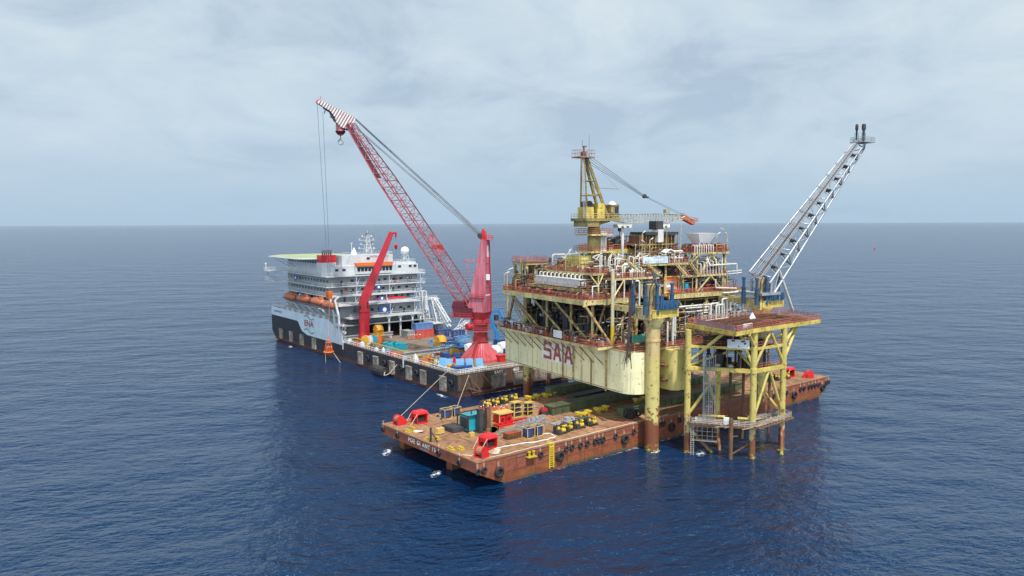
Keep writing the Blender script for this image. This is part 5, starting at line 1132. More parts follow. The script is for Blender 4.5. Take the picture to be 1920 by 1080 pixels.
mb = MB(); mb.box(-1.3, .9, .1, 1.6, .35, 1.9); mb.box(-1.5, -.5, -.9, .1, .35, 1.3); mb.tube((-.5, 1, 1.9), (-.5, 1, 2.7), .1, 6); mb.tube((-1.7, -.4, .3), (-1.4, .2, 1.8), .12, 5); mb.lathe([(.5, -.25), (.5, .25)], (-.9, -.7, .6), 12, 'Y'); T.part('engine', mb, DARK, local=True)
mb = MB(); mb.box(-1.7, 1.5, -1.1, 1.5, .12, .3)
for x in (-1.2, 1.0):
    for y in (-1.15, 1.3): mb.lathe([(.32, -.12), (.32, .12)], (x, y, .33), 10, 'Y')
T.part('skid', mb, DARK, local=True)
T.o.scale = (.9,) * 3; pump = T
for lb, x, y, rz in (('yellow diesel pump on a skid, second from the left along the near deck edge', 31.6, 6.0, .2), ('yellow diesel pump on a skid, third from the left along the near deck edge', 35.4, 6.0, -.1), ('yellow diesel pump with a green tank, rightmost of the four along the near deck edge', 39.6, 6.0, .1),
                     ('yellow and black pump in the shade, leftmost of the four by the far deck edge', 30.6, 37.4, .2), ('yellow and black pump in the shade, second of the four by the far deck edge', 33.8, 37.6, 0), ('yellow and black pump in the shade, third of the four by the far deck edge', 37.2, 38.2, .3), ('yellow and black pump in the shade, nearest the platform leg by the far deck edge', 41.0, 38.4, -.2),
                     ('small yellow pump on the stern deck, seen between the jacket legs', 119.4, 7.6, 0), ('small yellow pump on the stern deck, close behind the right jacket leg', 123.2, 7.4, .2), ('small yellow pump on the stern deck, nearest the stern shelter', 127.2, 6.8, .1)):
    clone(pump, lb, FW, (x, y, Z), rz)
mb = MB(); mb.box(37.6, 40.4, 7.6, 9.6, Z, Z + 1.3); mb.box(37.5, 40.5, 7.5, 9.7, Z + 1.3, Z + 1.4); mb.box(38, 38.3, 7.45, 7.6, Z, Z + 1.3); mb.box(39.6, 39.9, 7.45, 7.6, Z, Z + 1.3)
solo('fuel_tank', 'dark green fuel tank behind the rightmost yellow pump', 'tank', mb, SKIDG, base=(39, 8.6, Z))
mb = MB(); mb.box(33.2, 36.8, 8.0, 10.2, Z, Z + 1.5); mb.cbox((34.2, 9, Z + 1.9), (1.4, 1.4, .8)); mb.cbox((36, 9, Z + 1.7), (1, 1.2, .5)); solo('hose_crate', 'dark grey crate of hoses behind the yellow pumps', 'crate', mb, GREY, base=(35, 9, Z))
T = Thing('launch_cradle', 'yellow steel cradle on the shaded deck, left of the pair nearer the near deck edge', 'cradle', FW, (44.2, 13.6, Z))
mb = MB(); mb.box(-2.4, 2.4, -.7, .7, .9, 1.6); mb.box(-2.4, -1.2, -1.0, 1.0, 1.6, 2.1); mb.box(1.2, 2.4, -1.0, 1.0, 1.6, 2.1); mb.box(-1.8, -1.2, -.8, .8, 0, .9); mb.box(1.2, 1.8, -.8, .8, 0, .9); mb.box(-.4, .4, -.75, .75, .5, .9); T.part('frame', mb, YPUMP, local=True)
mb = MB(); mb.tube((-1.4, -.9, .4), (-2.6, -2.6, .06), .09, 5); mb.tube((-2.6, -2.6, .06), (1.4, -4.6, .06), .09, 5); mb.tube((1.4, -4.6, .06), (2.0, -1.0, .6), .09, 5); T.part('drawbar', mb, paint('pink_bar', (.50, .22, .14), .2), local=True)
T.o.scale = (.95, .9, .62)
for lb, x, y in (('yellow steel cradle on the shaded deck, right of the pair nearer the near deck edge', 51.4, 14.2), ('yellow steel cradle beside the far platform leg, left of the pair', 46.0, 36.2), ('yellow steel cradle beside the far platform leg, right of the pair', 51.8, 35.6), ('dim yellow cradle deep under the platform beside the near leg', 67.0, 14.6)):
    clone(T, lb, FW, (x, y, Z), .05)
for (x0, x1, y0, y1, h, lb, m_) in ((38.4, 104, 19.2, 22.4, 2.1, 'long green skid beam along the middle of the barge deck', SKIDG), (52.0, 112, 35.0, 37.6, 2.4, 'long green skid beam along the far edge of the barge deck', SKIDG), (51.4, 103, 6.4, 8.6, 2.0, 'long green skid beam near the near edge of the barge deck', SKIDG), (55, 108, 28.2, 31.4, 1.0, 'low dark ribbed skid track between the green beams', DARK)):
    mb = MB(); mb.box(x0, x1, y0, y1, Z, Z + h); mb.box(x0 - .1, x1, y0 - .25, y1 + .25, Z + h, Z + h + .15); mb.box(x0 - .1, x1, y0 - .25, y1 + .25, Z, Z + .15)
    k = int((x1 - x0) / 2.6)
    for i in range(k): mb.box(x0 + 1 + i * 2.6, x0 + 1.12 + i * 2.6, y0 - .2, y0, Z + .15, Z + h)
    solo('skid_beam', lb, 'beam', mb, m_, base=(x0, y0, Z))
T = Thing('hose_reel', 'red and black hose reel at the end of the middle green skid beam', 'reel', FW, (36.9, 21.0, Z))
mb = MB().lathe([(.05, -.7), (1.0, -.7), (1.0, -.6), (.5, -.58), (.5, .58), (1.0, .6), (1.0, .7), (.05, .7)], (0, 0, 1.1), 14, 'Y'); T.part('drum', mb, RED, local=True); mb = MB().lathe([(.85, -.56), (.85, .56)], (0, 0, 1.1), 14, 'Y'); T.part('hose', mb, DARK, local=True); mb = MB(); mb.box(-.9, .9, -.9, -.75, 0, 1.2); mb.box(-.9, .9, .75, .9, 0, 1.2); T.part('frame', mb, DARK, local=True)
rr = random.Random(12); me_ = None
for i in range(9):
    a = rr.random() * pi; lb = 'black tyre, ' + ORD[i] + ' from the left in the heap by the near green beam'
    if i == 0: o0 = solo('loose_tyre', lb, 'tyre', MB().torus((0, 0, 0), (1, 0, 0), .8, .3, 14, 6), BLACKR, smooth=True, group='tyres heaped by the skid beam'); o = o0
    else: o = o0.copy(); COL.objects.link(o); o['label'] = lb
    o.location = (51.0 + i * .4, 4.3 + rr.uniform(-.8, .8), Z + rr.uniform(.9, 1.3)); o.rotation_euler = (0, rr.uniform(-.5, .5), a)
for x, y, a, b_, lb in ((39.5, 30.5, 5, 3.6, 'flat grey steel plate on the deck beside the shorter yellow rack'), (39.6, 12.2, 5, 3, 'flat grey steel plate in front of the left near cradle'), (34.2, 12.4, 3.4, 2.2, 'small flat grey plate behind the yellow pumps'), (47.5, 17.2, 3.6, 2.2, 'flat grey plate between the yellow cradles and the middle green beam')):
    mb = MB().cbox((x, y, Z + .06), (a, b_, .1), .12); mb.cbox((x, y, Z + .13), (a * .8, .15, .04), .12); solo('steel_plate', lb, 'plate', mb, GREY, base=(x, y, Z))
for i, (x, y, c_, lb) in enumerate(((10.6, 16.4, YCRATE, 'small yellow tool box on the open bow deck near the teal container'), (12.4, 12.2, BLUED, 'small blue tool box between the near shelter and the tall posts'), (21.4, 27.6, GREY, 'small grey tool box behind the teal container'), (24.6, 9.4, ORANGE, 'small orange tool box behind the right caged machine'), (19.8, 24.4, DARK, 'small dark pump box between the teal container and the power pack'), (27.4, 25.6, TEAL, 'small teal tank left of the tall yellow rack'))):
    mb = MB(); mb.box(x - .6, x + .6, y - .4, y + .4, Z + .05, Z + .9); mb.box(x - .65, x + .65, y - .45, y + .45, Z + .9, Z + 1.0); mb.tube((x - .3, y, Z + 1.0), (x - .3, y, Z + 1.3), .08, 6); mb.bar((x - .3, y, Z + 1.25), (x + .3, y, Z + 1.25), .06, .06); mb.tube((x + .3, y, Z + 1.0), (x + .3, y, Z + 1.3), .08, 6); solo('tool_box', lb, 'tool box', mb, c_, base=(x, y, Z))
# ropes and hoses on the deck
def wig(pts, amp, sd, n=6):
    r_ = random.Random(sd); o = []
    for a, b_ in zip(pts, pts[1:]):
        for i in range(n): t_ = i / n; o.append((a[0] + (b_[0] - a[0]) * t_ + r_.uniform(-amp, amp), a[1] + (b_[1] - a[1]) * t_ + r_.uniform(-amp, amp), a[2] + (b_[2] - a[2]) * t_))
    return o + [pts[-1]]
zz = Z + .1
mb = MB().pipe(wig([(4.2, .8, zz), (9, .5, zz), (16, .7, zz), (30, .5, zz), (46, .6, zz), (62, .5, zz)], .12, 1), .09, 5); solo('mooring_rope', 'pale rope laid along the near edge of the barge deck', 'rope', mb, ROPE, base=(4, .8, Z))
mb = MB().pipe(wig([(9.4, 5.4, zz), (15, 4.6, zz), (21, 3.2, zz), (25.4, 3.6, zz), (26.4, 6.6, zz), (24.6, 7.4, zz)], .25, 2), .13, 6); solo('white_hose', 'white hose snaking from the near engine shelter towards the yellow pumps', 'hose', mb, OFFW, base=(9, 5, Z))
mb = MB().pipe(wig([(42, 2.6, zz), (50, 2.4, zz), (60, 1.6, zz)], .1, 3), .14, 6); solo('red_hose', 'red hose running along the shaded deck edge towards the near leg', 'hose', mb, RAILR, base=(42, 2.6, Z))
mb = MB()
for i in range(5): mb.torus((2.9 + .1 * i, 28.2 - .3 * i, zz + .07 * i), (0, 0, 1), .8 - .1 * i, .1, 14, 5)
solo('rope_coil', 'white coiled rope by the bow bollards', 'rope', mb, OFFW, base=(2.9, 28, Z))
mb = MB()
for i in range(5): mb.torus((7.0 + .3 * i, 3.1 + .1 * i, zz + .09 * i), (.1, 0, 1), 1.1 - .1 * i, .12, 14, 5)
mb.pipe(wig([(.9, 6.0, zz), (1.5, 4.4, zz), (3.5, 4.4, zz), (6, 3.4, zz)], .2, 8), .11, 5)
solo('rope_coil', 'tan coiled rope beside the near bow winch', 'rope', mb, ROPE, base=(7, 3, Z))
solo('mooring_line', 'long mooring line from the far bow corner up to the black vessel side', 'rope', MB().tube((4.2, 40.1, 6.3), (45.75, 79.4, 7.5), .07, 5), ROPE, base=(4.2, 40, 6.3))
solo('mooring_line', 'mooring line from the barge edge to the corner of the black vessel', 'rope', MB().tube((22.5, 40.1, 6.2), (50.2, 73.0, 6.9), .07, 5), ROPE, base=(22.5, 40.1, 6.2))

# ---- people
def make_body(name, bones, rad, mats, band):
    """one continuous skinned body; band(z, y, x) -> material slot"""
    me = bpy.data.meshes.new(name); vs, es, rs = [], [], []
    idx = {}
    for k, (co, r_) in bones.items(): idx[k] = len(vs); vs.append(co); rs.append(r_)
    es = [(idx[a], idx[b_]) for a, b_ in rad]
    me.from_pydata(vs, es, []); o = bpy.data.objects.new(name, me); COL.objects.link(o)
    sk = o.modifiers.new('skin', 'SKIN'); sb_ = o.modifiers.new('sub', 'SUBSURF'); sb_.levels = 1; sb_.render_levels = 1
    for i, v in enumerate(me.skin_vertices[0].data): v.radius = (rs[i], rs[i] * .85); v.use_root = (i == 0)
    bpy.context.view_layer.update()
    m2 = bpy.data.meshes.new_from_object(o.evaluated_get(bpy.context.evaluated_depsgraph_get())); bpy.data.objects.remove(o)
    m2.materials.clear()
    for m_ in mats: m2.materials.append(m_)
    for p in m2.polygons: p.material_index = band(p.center); p.use_smooth = True
    return m2
def pose(ar, al, st, lean):
    B = {'pelvis': ((0, 0, .95), .16), 'waist': ((0, -lean * .3, 1.12), .15), 'chest': ((0, -lean, 1.36), .18), 'neck': ((0, -lean * 1.2, 1.50), .065), 'head': ((0, -lean * 1.5 - .01, 1.62), .10), 'crown': ((0, -lean * 1.5, 1.74), .085),
         'nose': ((0, -lean * 1.5 - .11, 1.63), .03)}
    E_ = [('pelvis', 'waist'), ('waist', 'chest'), ('chest', 'neck'), ('neck', 'head'), ('head', 'crown'), ('head', 'nose')]
    for s_, n, arm in ((-1, 'r', ar), (1, 'l', al)):
        B['sh' + n] = ((s_ * .2, -lean, 1.42), .085); B['el' + n] = ((s_ * (.26 + arm[0]), -lean + arm[1] * .5, 1.14), .06); B['wr' + n] = ((s_ * (.25 + arm[0] * .4), -lean + arm[1], arm[2]), .042)
        B['hd' + n] = ((s_ * (.24 + arm[0] * .3), -lean + arm[1] * 1.2, arm[2] - .09), .045)
        for f in range(3): B[f'f{f}{n}'] = ((s_ * (.24 + arm[0] * .3) + (f - 1) * .03, -lean + arm[1] * 1.25 - .03, arm[2] - .19), .011); E_.append(('hd' + n, f'f{f}{n}'))
        B['hip' + n] = ((s_ * .1, 0, .88), .12); B['kn' + n] = ((s_ * .12, s_ * st * .5 - .03, .48), .08); B['an' + n] = ((s_ * .13, s_ * st, .09), .06); B['toe' + n] = ((s_ * .14, s_ * st - .17, .05), .05)
        E_ += [('chest', 'sh' + n), ('sh' + n, 'el' + n), ('el' + n, 'wr' + n), ('wr' + n, 'hd' + n), ('pelvis', 'hip' + n), ('hip' + n, 'kn' + n), ('kn' + n, 'an' + n), ('an' + n, 'toe' + n)]
    return B, E_
def bandf(cl_):
    def f(c):
        if c.z > 1.52: return 1
        if abs(c.x) > .18 and c.z < 1.0 and c.z > .6 and cl_ < 9: return 1 if c.z < .86 else 0
        if c.z < .16: return 2
        return 0
    return f
POSES = [pose((.02, -.03, .88), (.02, -.05, .88), .06, .02), pose((.05, -.22, 1.10), (.03, -.04, .9), .14, .03), pose((.10, -.26, 1.12), (.10, -.26, 1.10), .05, .06)]
def body_meshes(mat): return [make_body('person', b_, e_, [mat, SKIN, DARK], bandf(0)) for b_, e_ in POSES]
BO, BN = body_meshes(COVER), body_meshes(NAVY)
hm = mesh_of(MB().lathe([(.15, 1.68), (.145, 1.74), (.11, 1.82), (.04, 1.86), (.005, 1.865)], (0, -.01, 0), 12), 'helmet', HATW, True)
def person(label, F, base, rz, k, mats=None, grp=None, hat=True, sc=1.12):
    o = bpy.data.objects.new('person', (mats or BO)[k % 3]); COL.objects.link(o); o.location = F.w(base); o.rotation_euler = (0, 0, F.a + rz); o.scale = (sc,) * 3
    o['label'] = label; o['category'] = 'person'
    if grp: o['group'] = grp
    if hat:
        h_ = bpy.data.objects.new('helmet', hm); COL.objects.link(h_); h_.parent = o
    return o
Zp = Z
lst = [(25.2, 32.5), (26.4, 33.1), (26.9, 31.6), (28.6, 32.7), (27.9, 30.3), (29.6, 31.6), (29.3, 29.2), (31.6, 29.6), (28.6, 34.4)]
lbl = ['at the left end of the barge crew', 'second from the left in the barge crew', 'at the back left of the barge crew', 'bending forward amid the barge crew', 'in the middle of the barge crew', 'left of the pair right of the crew', 'right of the pair right of the crew', 'alone at the barge crew right end', 'back middle of the barge crew']
for i, (x, y) in enumerate(lst): person('orange coveralled worker in a white helmet ' + lbl[i], FW, (x, y, Zp), random.uniform(0, 6.2), i, None, 'barge deck crew')
person('worker in a white helmet half hidden beside the tall yellow rack', FW, (29.0, 27.6, Zp), 1.0, 0, BN); person('worker in a white helmet behind the shorter yellow rack', FW, (35.2, 25.8, Zp), 2.0, 1, BN)
person('worker in red coveralls at the lower deck rail left of the white board', FP, (2.4, 20.6, 24.97), -1.4, 1); person('worker in red at the far end of the platform lower deck', FP, (2.6, 42.5, 24.97), -1.0, 0)

# ================================================================ THE ACCOMMODATION VESSEL (frame FE, stern towards us)
EV = Thing('accommodation_vessel', 'large black and white accommodation work barge with stacked grey decks and a green helideck', 'work vessel', FE, (0, 0, 0))
LW = 47.5
prof = [(0, 7.2), (0, -3), (150, -3), (160, -1.5), (167.2, 4), (167.2, 7.2)]
mb = MB(); n = len(prof); mb.prismx([(y, z) for y, z in prof], 0, LW); hull = EV.part('hull', mb, ENAB)
# raised bow sides: white bulwark with the black wave painted below it
mb = MB(); mb.prismx([(167.2, 7.2), (85.6, 7.2), (86.3, 11.4), (100.3, 15.4), (167.2, 15.4)], 0.0, .35); mb.box(.35, LW - .35, 166.8, 167.2, 7.2, 15.4); mb.prismx([(167.2, 7.2), (85.6, 7.2), (86.3, 11.4), (100.3, 15.4), (167.2, 15.4)], LW - .35, LW)
bw = EV.part('bulwark', mb, ENAW, hull)
wavep = [(167.3, 7.1), (167.3, 11.5), (134.5, 11.5)] + [(134.5 - 6.5 * t, 11.5 - 4.3 * (3 * t * t - 2 * t ** 3)) for t in [i / 8 for i in range(1, 9)]]
mb = MB().prismx([(y, z) for y, z in wavep], -.03, .0); EV.part('wave_paint', mb, ENAB, hull)
mb = MB().prismx([(119, 7.2), (119, 6.2), (85.6, 6.2), (85.6, 7.2)], -.03, 0); mb.prismx([(128, 7.2), (123, 6.2), (119, 6.2), (119, 7.2)], -.03, 0); EV.part('wave_paint', mb, ENAW, hull)
lettering(EV, 'lettering', 'ENA', 3.7, (-.06, 120.6, 11.4), RL, TXTR, hull, .02, 1.0, .1, 1.45)
mb = MB()
for zc_, in ((14.2,), (8.2,)):
    for i in range(12):
        t0, t1 = i / 12, (i + 1) / 12; f = lambda t: (-.06, 126.0 - 11.0 * t, zc_ + .75 * sin(t * 2 * pi))
        mb.bar(f(t0), f(t1), .05, .34)
mb.bar((-.06, 122.3, 9.6), (-.06, 118.6, 9.6), .04, .12); EV.part('emblem', mb, TXTB, hull)
lettering(EV, 'lettering', 'EASTERN MAJESTIC', 1.3, (-.06, 158.4, 13.6), RL, TXTG, hull, .02)
lettering(EV, 'lettering', 'EAST', 1.5, (16.6, -.06, 6.35), RX, TXTW, hull, .03, 1.1, .03); lettering(EV, 'lettering', '400', 1.6, (23.9, -.06, 6.4), RX, TXTW, hull, .03, 1.15, .03)
mb = MB(); mb.box(.1, LW - .1, .1, 100, 7.2, 7.36); mb.box(.4, LW - .4, 100, 166.8, 7.2, 7.3); EV.part('deck', mb, paint('vessel_deck', (0.21, 0.16, 0.12), .4, .8, rustcol=(.12, .06, .035), streak=0))
mb = MB(); mb.box(.36, LW - .36, 86.5, 166.7, 13.6, 13.9); EV.part('forecastle_deck', mb, SHIPG)
mb = MB(); mb.box(.3, LW - .3, -.03, 0, 2.0, 7.0); EV.part('stern_plate', mb, paint('weathered_stern', (0.085, 0.072, 0.06), .8, .8, var=.5, streak=1.0), hull)
# fender panels on the side and stern
for y in (154.5, 141.5, 128.6, 114.6, 68.9, 55.8, 43.0, 30.6, 20.7, 8.0):
    mb = MB(); mb.box(-.7, 0, y - 1.7, y + 1.7, 1.0, 5.6); mb.box(-.82, 0, y - 1.85, y + 1.85, 5.6, 5.8)
    for k in range(4): mb.box(-.76, -.7, y - 1.4 + k * .85, y - 1.2 + k * .85, 1.0, 5.6)
    EV.part('fender_panel', mb, FENDP, hull)
for x in (16.2, 25.4, 34.2, 41.5):
    mb = MB(); mb.box(x - 2.7, x + 2.7, -.8, 0, 1.3, 5.4); mb.box(x - 2.9, x + 2.9, -.95, 0, 5.4, 5.6)
    for k in range(5): mb.box(x - 2.4 + k * 1.1, x - 2.15 + k * 1.1, -.88, -.8, 1.3, 5.4)
    EV.part('fender_panel', mb, FENDP, hull)
mb = MB()
for a, b_ in (((4.6, -.2, 6.2), (7.6, -2.6, 1.4)), ((10.2, -.2, 6.2), (13.2, -2.6, 1.4)), ((4.0, -2.6, 1.4), (13.4, -2.6, 1.4)), ((4.2, 0, 2.6), (7.6, -2.6, 1.4)), ((13.0, 0, 2.6), (13.2, -2.6, 1.4)), ((7.4, 0, 3.2), (7.6, -2.6, 1.4))): mb.bar(a, b_, .32, .32)
EV.part('stern_frame', mb, BROWN, hull)
mb = MB()
for y in (25.5, 36.5, 49, 62.5): mb.torus((-.45, y, 4.2), (1, 0, 0), .9, .38, 16, 7)
mb.torus((-.45, 3.2, 4.0), (1, 0, 0), .95, .4, 16, 7); tyf = mb
o0 = None
for i, y in enumerate((3.2, 25.5, 36.5, 49.0, 62.5)):
    lb = 'black tyre hanging on the vessel side, ' + ORD[i] + ' from the stern corner'
    if o0 is None: o0 = solo('tyre_fender', lb, 'tyre', MB().torus((0, 0, 0), (1, 0, 0), .9, .38, 16, 7), BLACKR, FE, smooth=True, group='tyres on the vessel side'); o = o0
    else: o = solo_again(o0, lb, FE, (-.4, y, 4.2))
    o.location = FE.w((-.4, y, 4.2))
mb = MB().lathe([(.3, -4.4), (1.3, -3.9), (1.5, -2), (1.5, 2), (1.3, 3.9), (.3, 4.4)], (-2.6, 48.5, 1.8), 16, 'Y')
yf = Thing('floating_fender', 'big black net covered floating fender beside the vessel side', 'fender', FE, (-2.6, 48.5, 1.8)); yf.part('body', mb, BLACKR, smooth=True)
mb = MB()
for i in range(9): mb.torus((-2.6, 44.6 + i * .98, 1.8), (0, 1, 0), 1.5, .22, 16, 5)
for i in range(12): a = i * pi / 6; mb.tube((-2.6 + 1.6 * cos(a), 44.4, 1.8 + 1.6 * sin(a)), (-2.6 + 1.6 * cos(a), 52.6, 1.8 + 1.6 * sin(a)), .16, 5)
yf.part('net', mb, DARK); mb = MB().pipe([(-2.4, 44.4, 2.0), (-4.0, 42.6, .9), (-3.2, 40.4, 1.6), (-.2, 39.4, 5)], .14, 6, 1); yf.part('rope', mb, ROPE)
# side rails, deck edge clutter, gantry beams
mb = MB(); mb.rail([(.25, 2, 7.3), (.25, 84, 7.3)], 1.4, 2.0, .1, bars=(.5, 1)); mb.rail([(5, .25, 7.3), (40, .25, 7.3)], 1.3, 2, .07, bars=(.5, 1)); EV.part('handrail', mb, RAILW)
mb = MB().rail([(.3, 101, 15.4), (.3, 166, 15.4)], 1.3, 2.2, .08, bars=(.5, 1))
for i in range(8): mb.box(.5, 2.2, 104 + i * 7, 107 + i * 7, 13.9, 16.6)
EV.part('handrail', mb, SHIPW)
for yb, ln in ((85.4, 23), (35.0, 23)):
    mb = MB(); mb.box(.2, ln, yb - .5, yb + .5, 9.7, 9.95); mb.box(.2, ln, yb - .5, yb + .5, 8.5, 8.7); mb.box(.2, ln, yb - .12, yb + .12, 8.7, 9.7)
    for k in range(12): mb.box(1 + k * 1.85, 1.15 + k * 1.85, yb - .45, yb + .45, 8.7, 9.7)
    g_ = EV.part('gantry_beam', mb, GREY); mb = MB()
    for xx in (.8, 12, 22): mb.box(xx - .35, xx + .35, yb - .35, yb + .35, 7.3, 8.5)
    mb.box(-.2, .5, yb - .4, yb + .4, 4.6, 8.5); EV.split('gantry_leg', mb, SHIPW, g_)
mb = MB()
for y0, y1 in ((38, 83), (6, 33)):
    mb.box(3.4, 3.7, y0, y1, 9.2, 9.5); mb.rail([(3.55, y0, 7.3), (3.55, y1, 7.3)], 2.0, 4, .12, bars=(.5,))
EV.part('rail_track', mb, RAILY)
# --- deckhouse: stacked levels with walkways
NF = 103.0                                  # the wall that looks at the stern
LV = [(13.9, 22.0, 2.2, 38.5, 92.5), (22.2, 25.2, 2.2, 42.0, 100.2), (25.4, 29.0, 2.2, 45.0, NF), (29.3, 33.3, 2.2, 45.5, NF)]
for z0, z1, x0, x1, y0 in LV:
    mb = MB(); mb.box(x0, x1, y0, 150, z0, z1); EV.part('deckhouse_wall', mb, SHIPG)
for z, x0, x1, y0, y1 in ((22.2, 0, 39.2, 88.8, 148), (25.3, 0, 43.9, 97.5, 149), (29.2, 0, 48.5, 100.5, 156), (33.6, 0, 48.5, 100.5, 158)):
    mb = MB(); mb.box(x0, x1, y0, y1, z - .45, z - .05); w_ = EV.part('walkway', mb, SHIPW)
    mb = MB().rail([(x0 + .1, y1, z - .05), (x0 + .1, y0 + .1, z - .05), (x1 - .1, y0 + .1, z - .05), (x1 - .1, y0 + 9, z - .05)], 1.3, 2.4, .07, bars=(.5, 1)); EV.part('handrail', mb, SHIPW, w_)
mb = MB(); mb.box(4, 38.8, 86.8, 98, 16.3, 16.8); w_ = EV.part('walkway', mb, SHIPW)
mb = MB().rail([(4, 86.9, 16.8), (38.7, 86.9, 16.8), (38.7, 92, 16.8)], 1.4, 2.2, .07, bars=(.5, 1)); EV.part('handrail', mb, SHIPW, w_)
mb = MB()
for z0, z1, y0, xs in ((16.8, 22, 89, (10, 24, 36)), (22.2, 25, 97.8, (12, 27, 42)), (25.3, 28.8, 100.8, (14, 30, 46)), (29.2, 33.2, 100.8, (14, 30, 46))):
    for xx in xs: mb.tube((xx, y0, z0), (xx, y0, z1), .14, 6); mb.tube((xx, y0, z0), (xx + 3.4, y0 + 2.2, z1), .14, 6)
EV.part('walkway_post', mb, SHIPW)
wm = mesh_of(MB().box(-.06, .06, -.75, .75, -.45, .45), 'window', GLASS); wl = mesh_of(MB().box(-.75, .75, -.06, .06, -.5, .5), 'window', GLASS)
def win(me, p): o = bpy.data.objects.new('window', me); COL.objects.link(o); o.parent = EV.o; o.location = p
for z in (23.9, 27.3, 31.3):
    for i in range(13): win(wm, (2.17, 104.5 + i * 3.4, z))
for z, y0, xs in ((19.2, 92.5, (9, 13, 17, 20.5, 27, 31, 35)), (23.8, 100.2, (16, 20, 24, 29, 33, 39)), (27.2, NF, (13, 18, 23, 28, 36, 40)), (31.2, NF, (13, 18, 22, 29, 33, 37, 42))):
    for k, xx in enumerate(xs): win(wl, (xx, y0 - .04, z))
mb = MB()
for z0, y0, xs in ((22.2, 100.2, (8, 26, 36)), (25.4, NF, (8, 26, 33)), (29.3, NF, (8, 26, 34)), (16.8, 92.5, (25, 32.6))):
    for xx in xs: mb.box(xx - .5, xx + .5, y0 - .08, y0, z0, z0 + 2.1)
EV.part('door', mb, DARK)
mb = MB()
for x, z, y0 in ((22, 30, NF), (24, 26.8, NF), (30, 23.4, 100.2), (20, 23.3, 100.2), (10, 27, NF), (34.6, 30.2, NF)): mb.box(x - .5, x + .5, y0 - .4, y0, z, z + 1.3)
EV.part('locker', mb, RED)
mb = MB(); mb.box(22.5, 36.5, 98.2, 98.7, 22.6, 23.4); EV.part('boat_rack', mb, RED)
for p in ((21, 88.7, 19.2), (-.1, 134.6, 31.4), (-.1, 130.0, 23.8), (24.4, 97.4, 23.2), (24.4, 100.4, 27.9)):
    mb = MB(); s_ = 2.6 if p[0] > 20 and p[2] < 20 else 1.5
    if p[0] > 0: mb.box(p[0] - s_, p[0] + s_, p[1] - .12, p[1] - .06, p[2] - s_ * .6, p[2] + s_ * .6)
    else: mb.box(p[0] - .06, p[0], p[1] - s_, p[1] + s_, p[2] - s_ * .9, p[2] + s_ * .9)
    bn_ = EV.part('banner', mb, BLUED); mb = MB()
    if p[0] > 0: mb.lathe([(.02, -.05), (s_ * .36, -.03), (s_ * .36, 0)], (p[0], p[1] - .12, p[2]), 12, 'Y')
    else: mb.lathe([(.02, -.05), (s_ * .45, -.03), (s_ * .45, 0)], (p[0] - .04, p[1], p[2]), 12, 'X')
    EV.part('emblem', mb, WHITE, bn_)
# open bay under the house
mb = MB()
for xx in (22.5, 28, 34, 38): mb.box(xx - .35, xx + .35, 87.4, 88.1, 7.36, 16.3); mb.prismy([(xx - .35, 15), (xx + .35, 15), (xx + 1.3, 16.3), (xx - 1.3, 16.3)], 87.5, 88.0)
EV.part('bay_column', mb, SHIPW)
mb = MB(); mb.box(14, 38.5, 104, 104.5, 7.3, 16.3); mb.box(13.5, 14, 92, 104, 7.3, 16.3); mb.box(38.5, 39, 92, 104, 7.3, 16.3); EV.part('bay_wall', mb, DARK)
mb = MB(); mb.box(.4, 13.5, 92.5, 104, 7.3, 16.3); EV.part('deckhouse_wall', mb, SHIPG)
# upper house and bridge
mb = MB(); mb.box(4.0, 45.5, 102.2, 108, 33.6, 37.6); mb.box(8.6, 33.2, 103.2, 112, 37.6, 42.2); mb.box(4, 24, 108, 112, 33.6, 37.6); mb.box(33.2, 45.5, 104, 112, 33.6, 38.4); br = EV.part('bridge', mb, SHIPW)
mb = MB(); mb.box(2.2, 30, 112, 150, 33.6, 40.4); EV.part('deckhouse_wall', mb, SHIPW)
mb = MB(); mb.box(2.14, 2.2, 113, 149, 38.6, 39.9); EV.part('window_band', mb, GLASS)
mb = MB()
for i in range(19): mb.box(2.08, 2.14, 113 + i * 1.95, 113.5 + i * 1.95, 38.5, 40.0)
EV.part('window_post', mb, SHIPW)
mb = MB(); mb.prismy([(13.6, 38.9), (14.4, 37.4), (31.4, 37.4), (32.2, 38.9)], 100.6, 102.2); EV.part('bridge_brow', mb, ORANGE, br)
mb = MB(); mb.prismy([(14.0, 34.0), (13.8, 37.38), (32.0, 37.38), (31.8, 34.0)], 101.2, 102.2); EV.part('bridge_front', mb, SHIPW, br)
for i in range(10):
    o = bpy.data.objects.new('window', mesh_of(MB().hexa([(-.62, -.05, -.95), (.62, -.05, -.95), (.62, .05, -.95), (-.62, .05, -.95), (-.72, -.35, .95), (.72, -.35, .95), (.72, -.05, .95), (-.72, -.05, .95)]), 'window', GLASS)); COL.objects.link(o); o.parent = br; o.location = (15.4 + i * 1.72, 101.15, 36.1)
for xx, z in ((5.6, 36), (8.9, 36), (21, 40.6), (36, 36.6), (41.5, 36.6), (44, 36.6)): o = bpy.data.objects.new('window', wl); COL.objects.link(o); o.parent = br; o.location = (xx, 102.16 if z < 37 else 103.16, z)
lettering(EV, 'lettering', 'EASTERN MAJESTIC', 1.05, (26.4, 103.14, 41.4), RX, TXTR, br, .02)
mb = MB().rail([(8.7, 103.3, 42.2), (33, 103.3, 42.2), (33, 111.9, 42.2)], 1.2, 2, .06); mb.rail([(33.4, 104.1, 38.4), (45.4, 104.1, 38.4), (45.4, 111, 38.4)], 1.2, 2, .06); mb.rail([(45.6, 102, 33.6), (48.3, 102, 33.6), (48.3, 110, 33.6)], 1.3, 2, .06); EV.part('handrail', mb, SHIPW, br)
